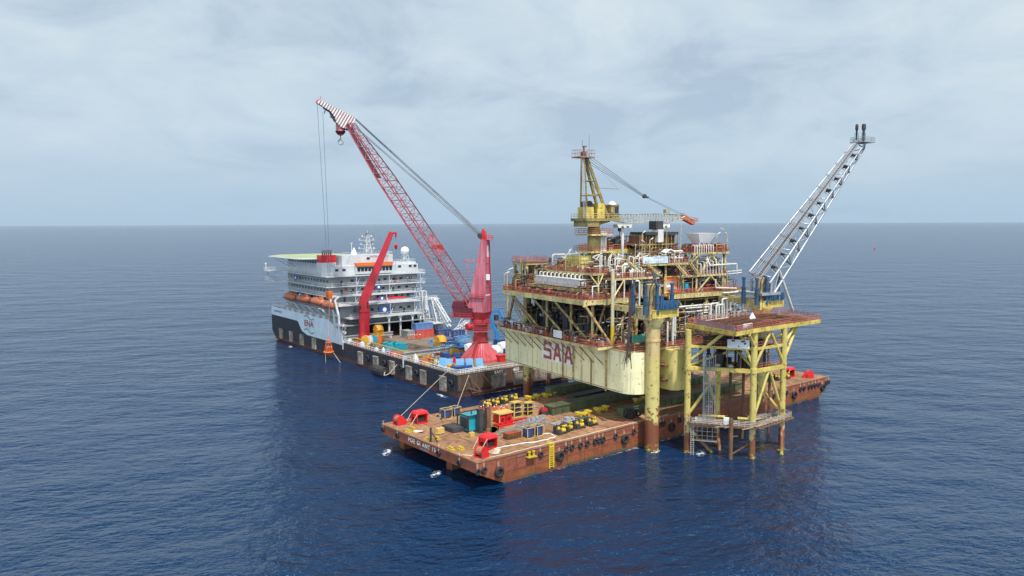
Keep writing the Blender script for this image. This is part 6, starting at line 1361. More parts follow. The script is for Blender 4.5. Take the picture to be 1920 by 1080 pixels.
# funnel, mast, domes
mb = MB(); mb.box(0.6, 7.2, 106.4, 111.5, 33.6, 39.2); EV.part('funnel_base', mb, SHIPW)
mb = MB(); mb.box(0.6, 7.2, 106.5, 111.4, 39.2, 42.2); mb.box(0.4, 7.4, 106.3, 111.5, 42.2, 42.4); fn = EV.part('funnel', mb, RED)
mb = MB()
for i in range(5): mb.pipe([(2.2 + i * 0.95, 109, 42.4), (2.2 + i * 0.95, 109, 43.8), (2.7 + i * 0.95, 109.6, 44.4)], .34, 8, .5)
EV.part('exhaust_pipe', mb, DARK, fn, smooth=True)
ch = MB(); lattice(ch, ch, [(23.8, 110.6, 42.2), (26.6, 110.6, 42.2), (26.6, 113.4, 42.2), (23.8, 113.4, 42.2)], [(24.8, 111.6, 51), (25.6, 111.6, 51), (25.6, 112.4, 51), (24.8, 112.4, 51)], 6, .16, .1)
for z, w_ in ((44.6, 4.2), (46.4, 3.4), (48.4, 4.0), (50.0, 2.6)): ch.bar((25.2 - w_, 112, z), (25.2 + w_, 112, z), .22, .16); ch.cbox((25.2 - w_, 112, z + .4), (.5, .5, .8)); ch.cbox((25.2 + w_ * .7, 112, z + .4), (.5, .5, .8))
ch.tube((25.2, 112, 51), (25.2, 112, 53), .1, 5); ch.bar((26.6, 112, 42.2), (28.8, 112, 45), .15, .15); ms = EV.part('mast', ch, SHIPW)
mb = MB(); mb.bar((23, 111.4, 47.2), (27.4, 111.4, 47.2), .4, .3); mb.cbox((25.2, 112, 50.9), (1.4, .5, 1.2)); EV.part('radar', mb, DARK, ms)
ch = MB(); lattice(ch, ch, [(40.6, 106.6, 38.4), (43.6, 106.6, 38.4), (43.6, 109.4, 38.4), (40.6, 109.4, 38.4)], [(41, 107, 41.4), (43.2, 107, 41.4), (43.2, 109, 41.4), (41, 109, 41.4)], 2, .14, .09); st_ = EV.part('dome_stand', ch, SHIPW)
mb = MB().ball((42.1, 108, 43.3), 2.0, 20); EV.part('dome', mb, WHITE, st_, smooth=True)
mb = MB().lathe([(1.3, 42.2), (1.3, 42.8), (.05, 45.4)], (17.5, 110, 0), 12); mb.tube((16.4, 110, 42), (16.4, 110, 47.6), .1, 5); mb.bar((15.8, 110, 47.2), (17, 110, 47.2), .2, .15); EV.part('dome', mb, WHITE)
# helideck
hd = [(-6.2, 150), (-6.2, 116), (-2, 111.6), (20, 111.6), (30, 120), (30, 150), (20, 160), (2, 160)]
mb = MB().prism(hd, 40.6, 41.1); he = EV.part('helideck', mb, SHIPW)
mb = MB().prism(inset(hd, .97), 41.1, 41.14); EV.part('landing_surface', mb, HELI, he)
mb = MB()
for a, b_ in zip(hd, hd[1:] + hd[:1]): mb.bar((a[0] * 1.0, a[1], 40.7), (b_[0], b_[1], 40.7), 2.0, .12)
for y in (140, 148): mb.tube((-5.6, y, 40.6), (2.2, y, 36), .16, 6)
for y in (114, 122, 130, 138, 146): mb.tube((-5.6, y, 40.6), (2.2, y, 40.2), .14, 6); mb.tube((-5.6, y, 40.5), (4, y, 40.5), .16, 6)
mb.rail([(-6, 150, 40.0), (-6, 116, 40.0)], 1.0, 2.4, .06); EV.part('support_truss', mb, SHIPW, he)
lettering(EV, 'lettering', 'H', 8, (12, 136, 41.15), (0, 0, 0), WHITE, he, .004)
for z, y0, y1 in ((33.6, 158, 166), (29.2, 156, 164)):
    mb = MB(); mb.box(-4, 2, y0 - 4, y1, z - .45, z - .1); mb.rail([(-3.9, y0 - 3, z - .1), (-3.9, y1, z - .1), (2, y1, z - .1)], 1.3, 1.6, .07); mb.tube((-3, y1 - 1, z), (-3, y1 - 1, z + 2.6), .3, 8); mb.ball((-3, y1 - 1, z + 2.9), .6, 8); EV.part('wing_platform', mb, SHIPW)

# lifeboats on their davits
lb0 = Thing('lifeboat', 'orange enclosed lifeboat, first from the bow on the side of the white vessel', 'lifeboat', FE, (-.6, 140.4, 20.2), group='lifeboats along the vessel side')
L_ = 6.0; pr = [(.05, -L_), (.8, -L_ * .96), (1.5, -L_ * .8), (1.95, -L_ * .45), (2.05, 0), (1.95, L_ * .45), (1.5, L_ * .8), (.8, L_ * .96), (.05, L_)]
mb = MB().lathe(pr, (0, 0, 1.9), 18, 'Y'); mb.v = [(x, y, z if z > 1.2 else 1.2 + (z - 1.2) * .8) for x, y, z in mb.v]; lb0.part('hull', mb, LIFEB, smooth=True, local=True)
mb = MB(); mb.box(-.8, .8, -4.6, -2.6, 3.3, 4.3); mb.prismx([(-4.9, 3.2), (-4.6, 4.3), (-2.6, 4.3), (-2.0, 3.5)], -.7, .7); lb0.part('canopy', mb, LIFEB, local=True)
mb = MB(); mb.box(-2.12, -2.0, -4.2, 4.2, 1.3, 1.5); mb.box(2.0, 2.12, -4.2, 4.2, 1.3, 1.5); lb0.part('fender_strip', mb, MAROON, local=True)
for i, y in enumerate((124.4, 108.6)): clone(lb0, f'orange enclosed lifeboat, {ORD[i + 1]} from the bow on the side of the white vessel', FE, (-.6, y, 20.4))
clone(lb0, 'brighter orange lifeboat hanging nearest the white davit frame', FE, (-.6, 95.8, 20.0), .1, scale=.92)
for i, y in enumerate((136, 120, 104.2)):
    mb = MB()
    for dy in (0, 7.5): mb.bar((-.8, y + dy, 19.6), (4.0, y + dy, 14.4), .5, .8); mb.bar((3.6, y + dy, 14), (2.2, y + dy, 22), .5, .5); mb.bar((2.2, y + dy, 22), (-.4, y + dy, 24.0), .35, .5); mb.bar((-.8, y + dy, 19.7), (-2.4, y + dy, 19.9), .35, .3)
    mb.bar((3.6, y, 18), (3.6, y + 7.5, 18), .3, .3); EV.part('davit', mb, SHIPW)
mb = MB()
for y in (92.6, 88.2): mb.bar((0, y, 9), (-.6, y - .4, 18.5), .8, .7); mb.bar((-.6, y - .4, 18.5), (-1.0, y + 2, 24.4), .7, .6); mb.bar((-1.0, y + 2, 24.4), (1.6, y + 3.6, 25.6), .5, .5)
mb.bar((-.6, 92.2, 18.2), (-.6, 87.8, 18.2), .5, .5); mb.bar((-.2, 92.4, 13.8), (-.2, 84.0, 14.6), .8, .8); mb.bar((-.2, 84.4, 14.4), (.4, 88, 9.5), .4, .4); mb.bar((-.2, 82.4, 13.8), (.4, 86.6, 8.5), .3, .3)
mb.lathe([(.7, -3.2), (.7, 3.2)], (1.4, 89.6, 11.2), 12, 'Y'); mb.rail([(.2, 93, 9.0), (.2, 83.6, 9.0)], 1.3, 1.6, .07); EV.part('davit', mb, SHIPW)

# white lattice stinger tower on the far side and its gangway
mb = MB(); ch = MB()
for (a, b_, n) in (([(39.5, 86.5, 7.4), (43, 86.5, 7.4), (43, 90, 7.4), (39.5, 90, 7.4)], [(39.8, 89, 26), (41.8, 89, 26), (41.8, 91, 26), (39.8, 91, 26)], 7), ([(44, 81, 7.4), (46.4, 81, 7.4), (46.4, 84, 7.4), (44, 84, 7.4)], [(43, 86.5, 23), (44.6, 86.5, 23), (44.6, 88, 23), (43, 88, 23)], 6), ([(45, 76, 11), (46.5, 76, 11), (46.5, 76, 13), (45, 76, 13)], [(44.4, 87, 21.6), (45.8, 87, 21.6), (45.8, 87, 23), (44.4, 87, 23)], 6)): lattice(ch, ch, a, b_, n, .3, .17)
ST = Thing('lattice_tower', 'white lattice handling tower at the far side of the vessel deck', 'tower', FE, (43, 84, 7.3)); ST.part('truss', ch, SHIPW)
mb = MB().rail([(39, 86, 12.6), (48, 86, 12.6), (48, 79, 12.6)], 1.2, 1.3, .08); mb.box(39, 48, 79, 87, 12.3, 12.6); mb.rail([(40, 88, 22.6), (47, 88, 22.6)], 1.2, 1.3, .08); mb.box(40, 47.4, 86.4, 89, 22.3, 22.6); mb.box(39.4, 40.6, 85.6, 86.8, 18, 24); ST.part('platform', mb, SHIPW)
GW = Thing('boarding_gangway', 'white lattice gangway with a red winch end beyond the blue containers', 'gangway', FE, (47, 70, 7.3))
ch = MB(); lattice(ch, ch, [(45, 72, 8.4), (47, 72, 8.4), (47, 72, 10), (45, 72, 10)], [(54, 76, 11.6), (55, 74, 11.6), (55, 74, 13), (54, 76, 13)], 6, .2, .12); ch.bar((46, 74, 7.4), (49, 71, 15.2), .35, .35); ch.bar((51, 72, 7.4), (49, 71, 15.2), .35, .35); ch.rail([(42, 70, 7.4), (53, 70, 7.4)], 2.2, 1.2, .1, bars=(.3, .6, 1)); GW.part('truss', ch, SHIPW)
mb = MB().lathe([(.1, -1.2), (1.5, -1.2), (1.5, 1.2), (.1, 1.2)], (52, 70, 11), 14, 'X'); GW.part('winch_drum', mb, RED)

# ---- main pedestal crane of the vessel
CX, CY = 20.8, 16.4
MC = Thing('main_crane', 'giant red crane on the vessel with a long lattice boom and striped head', 'crane', FE, (CX, CY, 7.36))
mb = MB().lathe([(5.3, 7.36), (5.3, 8.2), (2.6, 14.0), (2.6, 14.4)], (CX, CY, 0), 32, sq=[1, 1, .0, 0]); MC.part('base', mb, paint('base_red', (0.52, 0.06, 0.075), .25, .5, var=.25, streak=.5, fade=(.56, .14, .16), scale=.7), smooth=False)
mb = MB().lathe([(2.45, 14.3), (2.45, 20.4), (3.0, 21.0), (3.0, 22.2)], (CX, CY, 0), 28); MC.part('pedestal', mb, CRRED, smooth=True)
for z in (14.5, 18.0, 20.6):
    mb = MB().lathe([(2.4, z), (3.7 if z > 15 else 3.0, z), (3.7 if z > 15 else 3.0, z + .2), (2.4, z + .2)], (CX, CY, 0), 28); ring = MC.part('ring_platform', mb, CRRED if z != 18.0 else CRPINK)
    r_ = 3.6 if z > 15 else 2.9; mb = MB().rail([(CX + r_ * cos(i * pi / 8), CY + r_ * sin(i * pi / 8), z + .2) for i in range(16)], 1.3, 1.4, .06, True); MC.part('handrail', mb, CRRED, ring)
mb = MB().stair((CX - 6.2, CY - 2.6, 7.4), (CX - 2.6, CY - 1.6, 14.4), .9, (0, 1, 0)); mb.ladder((CX - 2.2, CY - 2.2, 14.4), (CX - 2.2, CY - 2.2, 20.6), .7, (1, -1, 0), .06); MC.part('stair', mb, CRRED)
mb = MB(); mb.box(CX + 3.4, CX + 7.0, CY - 6.6, CY - 4.4, 7.4, 9.6); mb.box(CX + 3.2, CX + 7.2, CY - 6.8, CY - 4.2, 9.6, 9.75); MC.part('entry_hut', mb, RED)
bd = Vector((-.49, .872, 0)); lt_ = Vector((.872, .49, 0))
def P(b_, l_, z): return Vector((CX, CY, z)) + bd * b_ + lt_ * l_
mb = MB()
mb.ladder(P(-3.2, 1.6, 24.6), P(-3.2, .9, 50), .7, lt_, .07, .6); mb.rail([P(-3.0, -3.2, 30.2), P(3.0, -3.2, 30.2)], 1.2, 1.2, .06); mb.bar(P(-3.0, -3.2, 30.1), P(3.0, -3.2, 30.1), .8, .12)
for z in (24.9, 33.6, 42.0): mb.bar(P(-3.05, -2.6 if z < 30 else -2.0 if z < 40 else -1.5, z), P(-3.05, 2.6 if z < 30 else 2.0 if z < 40 else 1.5, z), .1, .22)
MC.part('tower_ladder', mb, CRRED)
def loft(m_, rings, n=4):
    vs = [v for r_ in rings for v in r_]; k = len(rings[0]); fs = []
    for j in range(len(rings) - 1):
        for i in range(k): fs.append((j * k + i, j * k + (i + 1) % k, (j + 1) * k + (i + 1) % k, (j + 1) * k + i))
    fs += [tuple(range(k - 1, -1, -1)), tuple(range((len(rings) - 1) * k, len(rings) * k))]; return m_.add(vs, fs)
def ringr(b0, b1, l_, z): return [P(b0, -l_, z), P(b1, -l_, z), P(b1, l_, z), P(b0, l_, z)]
mb = loft(MB(), [ringr(-2.2, 2.2, 2.2, 21.4), ringr(-3.0, 3.6, 3.3, 25.0)]); mb = loft(mb, [ringr(-2.4, 2.4, 2.4, 20.8), ringr(-2.2, 2.2, 2.2, 21.4)]); MC.part('slewing_house', mb, CRRED)
mb = loft(MB(), [ringr(-3.0, 3.6, 3.3, 25.0), ringr(-3.0, 2.9, 3.0, 30.0), ringr(-3.0, .6, 2.1, 41.0), ringr(-3.0, -1.0, 1.35, 50.2)]); tw = MC.part('tower', mb, CRPINK)
mb = MB(); mb.add([P(-3.03, -2.0, 29.0), P(-3.03, 2.2, 29.0), P(-2.72, 1.3, 40), P(-2.72, -1.3, 40)], [(0, 1, 2, 3)]); 
for z0, z1, l0, l1 in ((27.0, 31.0, -2.2, 2.4), (36.2, 40.4, -1.5, 1.6), (42.4, 46.6, -1.2, 1.3)):
    bb = lambda z: -3.05 + .4 * max(0, (z - 30)) / 11 if z < 41 else -2.65 + .3 * (z - 41) / 9.2
    mb.add([P(bb(z0), l0, z0), P(bb(z0), l1, z0), P(bb(z1), l1 * .86, z1), P(bb(z1), l0 * .86, z1)], [(0, 1, 2, 3)])
mb = MB()
for z0, z1, l1 in ((44.2, 48.2, 1.15),):
    bb = lambda z: -3.0
    mb.hexa([P(bb(z0) - .03, -l1 * .8, z0), P(bb(z0) + .05, -l1 * .8, z0), P(bb(z0) + .05, l1, z0), P(bb(z0) - .03, l1, z0), P(bb(z1) - .03, -l1 * .7, z1), P(bb(z1) + .05, -l1 * .7, z1), P(bb(z1) + .05, l1 * .8, z1), P(bb(z1) - .03, l1 * .8, z1)])
MC.part('primer_patch', mb, paint('pale_primer', (0.66, 0.58, 0.58), .05), tw)
mb = MB(); bk = P(-3.0, .3, 33.4); mb.lathe([(.02, 0), (1.15, 0), (1.15, .06), (.02, .06)], (0, 0, 0), 24); mrot = Matrix.Translation(P(-2.92, .35, 33.0)) @ (-bd).to_track_quat('Z', 'Y').to_matrix().to_4x4(); mb.xform(mrot); em = MC.part('emblem', mb, WHITE, tw)
mb = MB(); mb.bar(P(-3.0, -.1, 33.1), P(-3.0, .8, 33.1), .05, .4); mb.bar(P(-2.99, -.1, 33.65), P(-2.99, .7, 33.65), .05, .16); MC.part('emblem', mb, TXTG, em)
mb = MB(); mb.bar(P(-3.02, -2.0, 30.9), P(-3.02, 2.2, 30.9), .06, .5); MC.part('emblem', mb, WHITE, tw)
mb = MB(); mb.cbox(P(-3.2, -.9, 37.2), (1.5, 1.0, 2.0), -.5); MC.part('control_box', mb, WHITE, tw)
mb = MB(); mb.bar(P(-2.4, -1.5, 43), P(4.8, -2.4, 43), .5, .5); mb.bar(P(4.8, -2.4, 43), P(3.0, -2.6, 37.2), .3, .3); mb.bar(P(-.2, -1.6, 43), P(-1.6, -2.3, 37), .3, .3); mb.bar(P(2.6, 1.6, 43), P(2.6, -2.2, 43), .4, .4); MC.part('boom_stop', mb, CRPINK, tw)
mb = MB(); mb.prismx([(-1, 0), (1.2, 0), (.5, 3.2), (-.4, 3.2)], -.9, .9); mb.xform(Matrix.Translation(P(-1.5, 0, 50.2)) @ Matrix.Rotation(math.atan2(bd.y, bd.x) - pi / 2, 4, 'Z')); mb.rail([P(-2, -1, 50.2), P(-4.6, -1, 50.2), P(-4.6, 1, 50.2), P(-2, 1, 50.2)], 1.6, 1, .07); mb.bar(P(-2, 0, 50.1), P(-4.7, 0, 50.1), 2, .15); mb.ball(P(-1.2, 0, 53.8), .4, 8); MC.part('tower_head', mb, RED, tw)
mb = MB()
for l_ in (-.9, .9): mb.lathe([(.5, -.15), (.9, -.1), (.9, .1), (.5, .15)], (0, 0, 0), 14, 'Y')
mb = MB().lathe([(.9, -1.1), (1.0, -.9), (1.0, .9), (.9, 1.1)], (0, 0, 0), 14, 'X'); mb.xform(Matrix.Translation(P(-.4, 0, 51.6)) @ Matrix.Rotation(math.atan2(lt_.y, lt_.x), 4, 'Z')); MC.part('sheave', mb, DARK, tw)
# machinery house and cab under the boom foot
mb = MB(); loft(mb, [ringr(1.5, 8.5, 3.8, 23.2), ringr(1.5, 9.4, 3.8, 26.4)]); loft(mb, [ringr(4.4, 9.6, 3.9, 26.4), ringr(4.4, 8.8, 3.9, 28.6)])
hs = MC.part('machinery_house', mb, MAROON); mb = MB(); mb.bar(P(1.0, -4, 23.0), P(9.6, -4, 23.0), 1.6, .2); mb.rail([P(1, -4.7, 23.1), P(9.6, -4.7, 23.1), P(9.6, 4, 23.1)], 1.4, 1.3, .07); mb.bar(P(9.0, -4.6, 23.0), P(9.0, 4, 23.0), 1.4, .2); MC.part('handrail', mb, CRRED, hs)
HEEL, HEAD = P(3.6, 0, 26.4), Vector((0.3, 75.5, 95.0))
ax = (HEAD - HEEL).normalized(); lat = lt_.copy(); nrm = lat.cross(ax).normalized()
if nrm.z < 0: nrm = -nrm
BLEN = (HEAD - HEEL).length
def Q(s_, l_, n_): return HEEL + ax * s_ + lat * l_ + nrm * n_
secs = [(0, 3.2, .6), (9, 3.4, 2.1), (62, 3.2, 2.0), (BLEN - 1, 1.7, 1.1)]
ch, lc = MB(), MB()
for (s0, w0, n0), (s1, w1, n1), k in zip(secs, secs[1:], (3, 16, 8)):
    lattice(ch, lc, [Q(s0, -w0, -n0), Q(s0, w0, -n0), Q(s0, w0, n0), Q(s0, -w0, n0)], [Q(s1, -w1, -n1), Q(s1, w1, -n1), Q(s1, w1, n1), Q(s1, -w1, n1)], k, .22, .11)
bo = MC.part('boom', ch, CRLAT, smooth=True); MC.part('boom_lacing', lc, paint('pale_boom_lacing', (.40, .19, .21), .1), bo)
mb = MB(); mb.bar(Q(2, -3.3, -2.1), Q(BLEN * .75, -2.6, -1.8), .35, .2); mb.cbox(Q(26, 0, 1.9), (3.6, 2.6, 1.6), .5); mb.rail([Q(22, -2, 1.7), Q(30, -2, 1.7), Q(30, 2, 1.7), Q(22, 2, 1.7)], 1.6, 1.4, .09, True); MC.part('boom_walkway', mb, CRRED, bo)
mb = MB(); s0, s1 = BLEN * .70, BLEN - .6; mb.hexa([Q(s0, -2.05, -1.75), Q(s0, -2.05, 1.1), Q(s1, -1.55, .7), Q(s1, -1.55, -1.2), Q(s0, -1.9, -1.75), Q(s0, -1.9, 1.1), Q(s1, -1.45, .7), Q(s1, -1.45, -1.2)])
mb = MB(); mb.hexa([Q(s0, -2.9, -2.0), Q(s0, .6, -2.0), Q(s0, .6, -1.8), Q(s0, -2.9, -1.8), Q(s1, -1.6, -1.25), Q(s1, 1.2, -1.25), Q(s1, 1.2, -1.1), Q(s1, -1.6, -1.1)]); mb.hexa([Q(s0, -3.0, -1.9), Q(s0, -2.9, -1.9), Q(s0, -2.9, -.3), Q(s0, -3.0, -.3), Q(s1, -1.72, -1.2), Q(s1, -1.62, -1.2), Q(s1, -1.62, .4), Q(s1, -1.72, .4)]); MC.part('boom_plate', mb, MAROON, bo)
TIP = Vector((-11.3, 77.5, 102.2)); jd = (TIP - HEAD); jl = jd.length; jd.normalize(); ju = (Vector((0, 0, 1)) - jd * jd.z).normalized(); jn = jd.cross(ju)
prof = [(-1.6, -2.2), (-1.0, 3.0), (jl, .9), (jl + .6, .2), (jl + .4, -.7), (jl * .62, -.5), (jl * .42, -1.6), (jl * .34, -2.8), (2.0, -3.4)]
mb = MB().prismy([(x, z) for x, z in prof], -.9, .9)
jm = mesh_of(mb, 'boom_head', STRIPE); jo = bpy.data.objects.new('boom_head', jm); COL.objects.link(jo); jo.parent = MC.o
jo.matrix_local = Matrix.Translation(HEAD - MC.base) @ Matrix((jd, -jn, ju)).transposed().to_4x4()
def J(x, z, y=0): return HEAD + jd * x + ju * z - jn * y
mb = MB(); mb.lathe([(.5, -.5), (1.0, -.45), (1.0, .45), (.5, .5)], (0, 0, 0), 16, 'Y'); mb.xform(Matrix.Translation(J(jl + .1, .1)) @ Matrix((jd, -jn, ju)).transposed().to_4x4()); mb.tube(J(jl, .9), J(jl + .5, 2.4), .12, 5); MC.part('tip_sheave', mb, CRPINK, bo)
mb = MB(); mb.bar(J(jl * .36, -2.8), J(jl * .60, -.9), .9, .5); mb.bar(J(jl * .6, -.8), J(jl * .82, -.9), .5, .35); mb.cbox(J(jl * .5, -1.9), (1, .8, .6)); mb.bar(J(2.0, -3.5), J(-2.0, -2.2), .9, .5); mb.bar(J(jl * .76, -.6), J(jl * .72, -2.4), .3, .3); MC.part('hoist_gear', mb, DARK, bo)
mb = MB()
for l_ in (-1.0, -.7, .7, 1.0): mb.tube(P(-.6, l_, 52.0), J(-.8, 2.8, l_ * .8), .16, 6)
for l_ in (-.9, .9): mb.tube(P(-.6, l_, 51.0), J(-1.4, .2, l_ * .8), .12, 6)
MC.part('luffing_rope', mb, WIRE)
mb = MB(); hb = (-3.2, 90.6, 26.5)
mb.tube(J(jl + .8, 0), (hb[0], hb[1], hb[2] + 1.8), .075, 5); mb.tube(J(jl * .78, -2.2), (hb[0] + .6, hb[1] - .3, hb[2] + 1.8), .075, 5); MC.part('hoist_wire', mb, WIRE)
HB = Thing('main_hook', 'red main hook block with a grey hook hanging under the striped boom head', 'hook block', FE, (-2.7, 77.4, 89))
mb = MB().lathe([(.05, 90.2), (1.0, 90.4), (1.9, 91.6), (1.75, 91.8), (1.75, 95.0), (1.95, 95.2), (1.95, 95.8), (1.0, 97.0), (.3, 97.4)], (-2.7, 77.4, 0), 18); HB.part('block', mb, CRPINK, smooth=True)
mb = MB().lathe([(.05, 90.0), (1.4, 90.8), (2.0, 91.7), (2.0, 91.9)], (-2.7, 77.4, 0), 18); HB.part('lower_cap', mb, MAROON, smooth=True)
mb = MB(); mb.tube((-2.7, 77.4, 90.2), (-2.7, 77.4, 88.9), .22, 8); mb.torus((-2.7, 77.4, 87.7), (.6, .8, 0), .95, .26, 16, 8); HB.part('hook', mb, GREY, smooth=True)
mb = MB(); mb.tube((-2.7, 77.4, 97), J(3.6, -3.4), .1, 5); HB.part('hoist_wire', mb, WIRE)
T = Thing('auxiliary_hook', 'small bright orange hook block hanging on two wires in front of the lifeboats', 'hook block', FE, hb)
mb = MB().hexa([(hb[0] - .8, hb[1] - 1.2, hb[2] - 1.4), (hb[0] + .8, hb[1] - 1.2, hb[2] - 1.4), (hb[0] + .8, hb[1] + 1.2, hb[2] - 1.4), (hb[0] - .8, hb[1] + 1.2, hb[2] - 1.4), (hb[0] - .9, hb[1] - 1.5, hb[2] + .6), (hb[0] + .9, hb[1] - 1.5, hb[2] + .6), (hb[0] + .9, hb[1] + 1.5, hb[2] + .6), (hb[0] - .9, hb[1] + 1.5, hb[2] + .6)]); mb.box(hb[0] - .9, hb[0] + .9, hb[1] - 1.5, hb[1] + 1.5, hb[2] + .6, hb[2] + 1.8); T.part('block', mb, ORANGE)
mb = MB().tube((hb[0], hb[1], hb[2] - 1.4), (hb[0], hb[1], hb[2] - 2.6), .15, 6); mb.torus((hb[0], hb[1], hb[2] - 3.0), (1, 0, 0), .4, .12, 12, 6); T.part('hook', mb, GREY)

# personnel basket hanging over the water
bx, by, bz = -4.0, 90.6, 2.9
T = Thing('personnel_basket', 'orange personnel transfer basket hanging just above the water beside the vessel', 'basket', FE, (bx, by, bz))
mb = MB().torus((0, 0, .35), (0, 0, 1), 1.85, .36, 22, 8); T.part('float_ring', mb, ORANGE, smooth=True, local=True)
mb = MB().lathe([(.05, .2), (1.7, .2), (1.7, .34), (.05, .34)], (0, 0, 0), 20); T.part('floor', mb, DARK, local=True)
mb = MB().torus((0, 0, 4.3), (0, 0, 1), 1.15, .14, 18, 6); mb.torus((0, 0, 2.2), (0, 0, 1), 1.5, .05, 18, 5)
for i in range(10): a = i * pi / 5; mb.tube((1.8 * cos(a), 1.8 * sin(a), .4), (1.15 * cos(a), 1.15 * sin(a), 4.3), .05, 5); mb.tube((1.15 * cos(a), 1.15 * sin(a), 4.3), (0, 0, 7.4), .035, 4); mb.tube((1.8 * cos(a), 1.8 * sin(a), .4), (1.15 * cos(a + .63), 1.15 * sin(a + .63), 4.3), .03, 4)
T.part('net', mb, ORANGE, local=True)
mb = MB().tube((0, 0, 7.4), (hb[0] - bx, hb[1] - by, hb[2] - 3.2 - bz), .09, 5); T.part('sling', mb, paint('pink_sling', (.62, .30, .30), 0), local=True)
mb = MB().pipe([(-1.7, -.4, .2), (-2.4, -2.2, -1.2), (-4, -6, -3.0)], .05, 5); mb.pipe([(1.6, -.8, .2), (1.6, -3, -1), (1.0, -9, -3.0)], .09, 5); T.part('tag_line', mb, ROPE, local=True)
for i, (dx, dy, w_) in enumerate(((-1.0, -.7, 'left'), (-.1, -1.2, 'nearest'), (.9, -.7, 'right'), (.2, .9, 'rearmost'))): person(f'worker in orange coveralls riding in the hanging basket, the {w_} one', FE, (bx + dx, by + dy, bz + .34), i * 1.4, i, None, 'riders in the basket', sc=1.3)

# ---- small red boom crane at the deckhouse
SX, SY, SZ = 9.0, 84.0, 11.2
SC = Thing('boom_crane', 'red box boom deck crane standing upright in front of the deckhouse', 'crane', FE, (SX, SY, 7.36))
mb = MB().lathe([(2.5, 7.36), (2.5, 7.8), (2.25, 8.2), (2.25, SZ)], (SX, SY, 0), 22); SC.part('foundation', mb, CRSM, smooth=True)
mb = MB().lathe([(2.1, SZ), (2.1, SZ + 4), (2.16, SZ + 4.02), (2.16, SZ + 4.3), (2.1, SZ + 4.32), (2.1, SZ + 8.2), (2.4, SZ + 8.4), (2.4, SZ + 9.4)], (SX, SY, 0), 22); SC.part('column', mb, CRSM, smooth=True)
bv = Vector((.82, -.57, 0)); bl2 = Vector((.57, .82, 0))
mb = MB(); pvt = Vector((SX, SY, SZ + 12.6)); mb.bar((SX - .3, SY, SZ + 9), pvt + Vector((-.2, 0, .6)), 2.6, 3.2, bv); h_ = SC.part('slewing_house', mb, CRSM)
tip = pvt + bv * 12.0 + Vector((0, 0, 28.6)); ax2 = (tip - pvt).normalized(); n2 = bl2.cross(ax2)
mb = MB(); loft(mb, [[pvt + bl2 * (-w_) + n2 * a + ax2 * s_, pvt + bl2 * w_ + n2 * a + ax2 * s_, pvt + bl2 * w_ + n2 * b_ + ax2 * s_, pvt + bl2 * (-w_) + n2 * b_ + ax2 * s_] for s_, w_, a, b_ in ((-3.2, 1.3, -1.4, 1.4), (3.5, 1.3, -1.85, 1.85), (6, 1.25, -1.75, 1.75), (31.0, .85, -.9, .9))]); bm_ = SC.part('boom', mb, CRSM)
mb = MB()
for i in range(9): p = pvt + ax2 * (4 + i * 2.9) + n2 * (1.8 - i * .1); mb.bar(p - bl2 * .9, p + bl2 * .9, .15, .15); p = pvt + ax2 * (4 + i * 2.9) - n2 * (1.8 - i * .1); mb.tube(p, p - n2 * .5, .06, 5)
mb.bar(tip - ax2 * .6, tip + bv * 1.8 - Vector((0, 0, .3)), .9, .9); mb.bar(tip + bv * 1.8 - Vector((0, 0, .2)), tip + bv * 1.6 - Vector((0, 0, 2.2)), .8, .3); SC.part('boom_tip', mb, CRSM, bm_)
mb = MB(); mb.tube((SX + 1.9, SY - 1.4, SZ + 5.5), pvt + ax2 * 6.2 - n2 * 1.3, .3, 8); SC.part('luffing_cylinder', mb, CRSM, smooth=True)
mb = MB(); mb.cbox((SX - 2.6, SY + .4, SZ + 9.6), (2.2, 2.2, 2.8)); mb.cbox((SX + 2.2, SY - 1.2, SZ + 10.4), (1.4, 1.4, 1.2)); SC.part('winch', mb, DARK)
mb = MB(); e_ = tip + bv * 1.8; mb.tube(e_, e_ + Vector((-.2, 0, -5.4)), .05, 4); mb.tube(e_ + Vector((0, 0, -6.5)), e_ + Vector((-.6, .4, -16)), .06, 4); SC.part('hoist_wire', mb, WIRE)
mb = MB().lathe([(.1, -1.3), (.6, -.6), (.7, .6), (.3, 1.1)], e_ + Vector((-.2, 0, -5.9)), 10); SC.part('hook_block', mb, RED, smooth=True)

# ---- loads on the vessel deck
D = 7.38
CLUT = random.Random(44)
def container(label, x, y, l_, w_, h, mat, rz=0, z=D, top=None):
    T = Thing('container', label, 'container', FE, (x, y, z), rz); mb = MB(); mb.box(-l_ / 2, l_ / 2, -w_ / 2, w_ / 2, .12, h); c_ = T.part('casing', mb, mat, local=True)
    mb = MB(); frame_box(mb, -l_ / 2, l_ / 2, -w_ / 2, w_ / 2, 0, h, .2); T.part('corner_frame', mb, top or mat, c_, local=True)
    mb = MB()
    for i in range(3): mb.box(-l_ / 2 + .5 + i * l_ / 3.2, -l_ / 2 + .56 + i * l_ / 3.2, -w_ / 2 - .12, -w_ / 2, .3, h - .3)
    T.part('door_bar', mb, GREY, c_, local=True); return T
container('red container facing the stern under a blue one', 33.5, 77.8, 8.4, 3.4, 3.4, CORR_R)
container('pale blue container stacked on the red one', 33.8, 78.6, 8.4, 3.0, 2.6, CORR_L, 0, D + 3.42)
container('dark grey container left of the red one', 27.6, 80.4, 3.4, 6.0, 3.2, GREY)
container('dark blue container, left one of the row beside the red container', 41.6, 75.0, 6.0, 3.0, 3.0, CORR_B)
container('dark blue container, right one of the row beside the red container', 47.0 - 1.6, 69.4, 5.6, 3.0, 3.0, CORR_B)
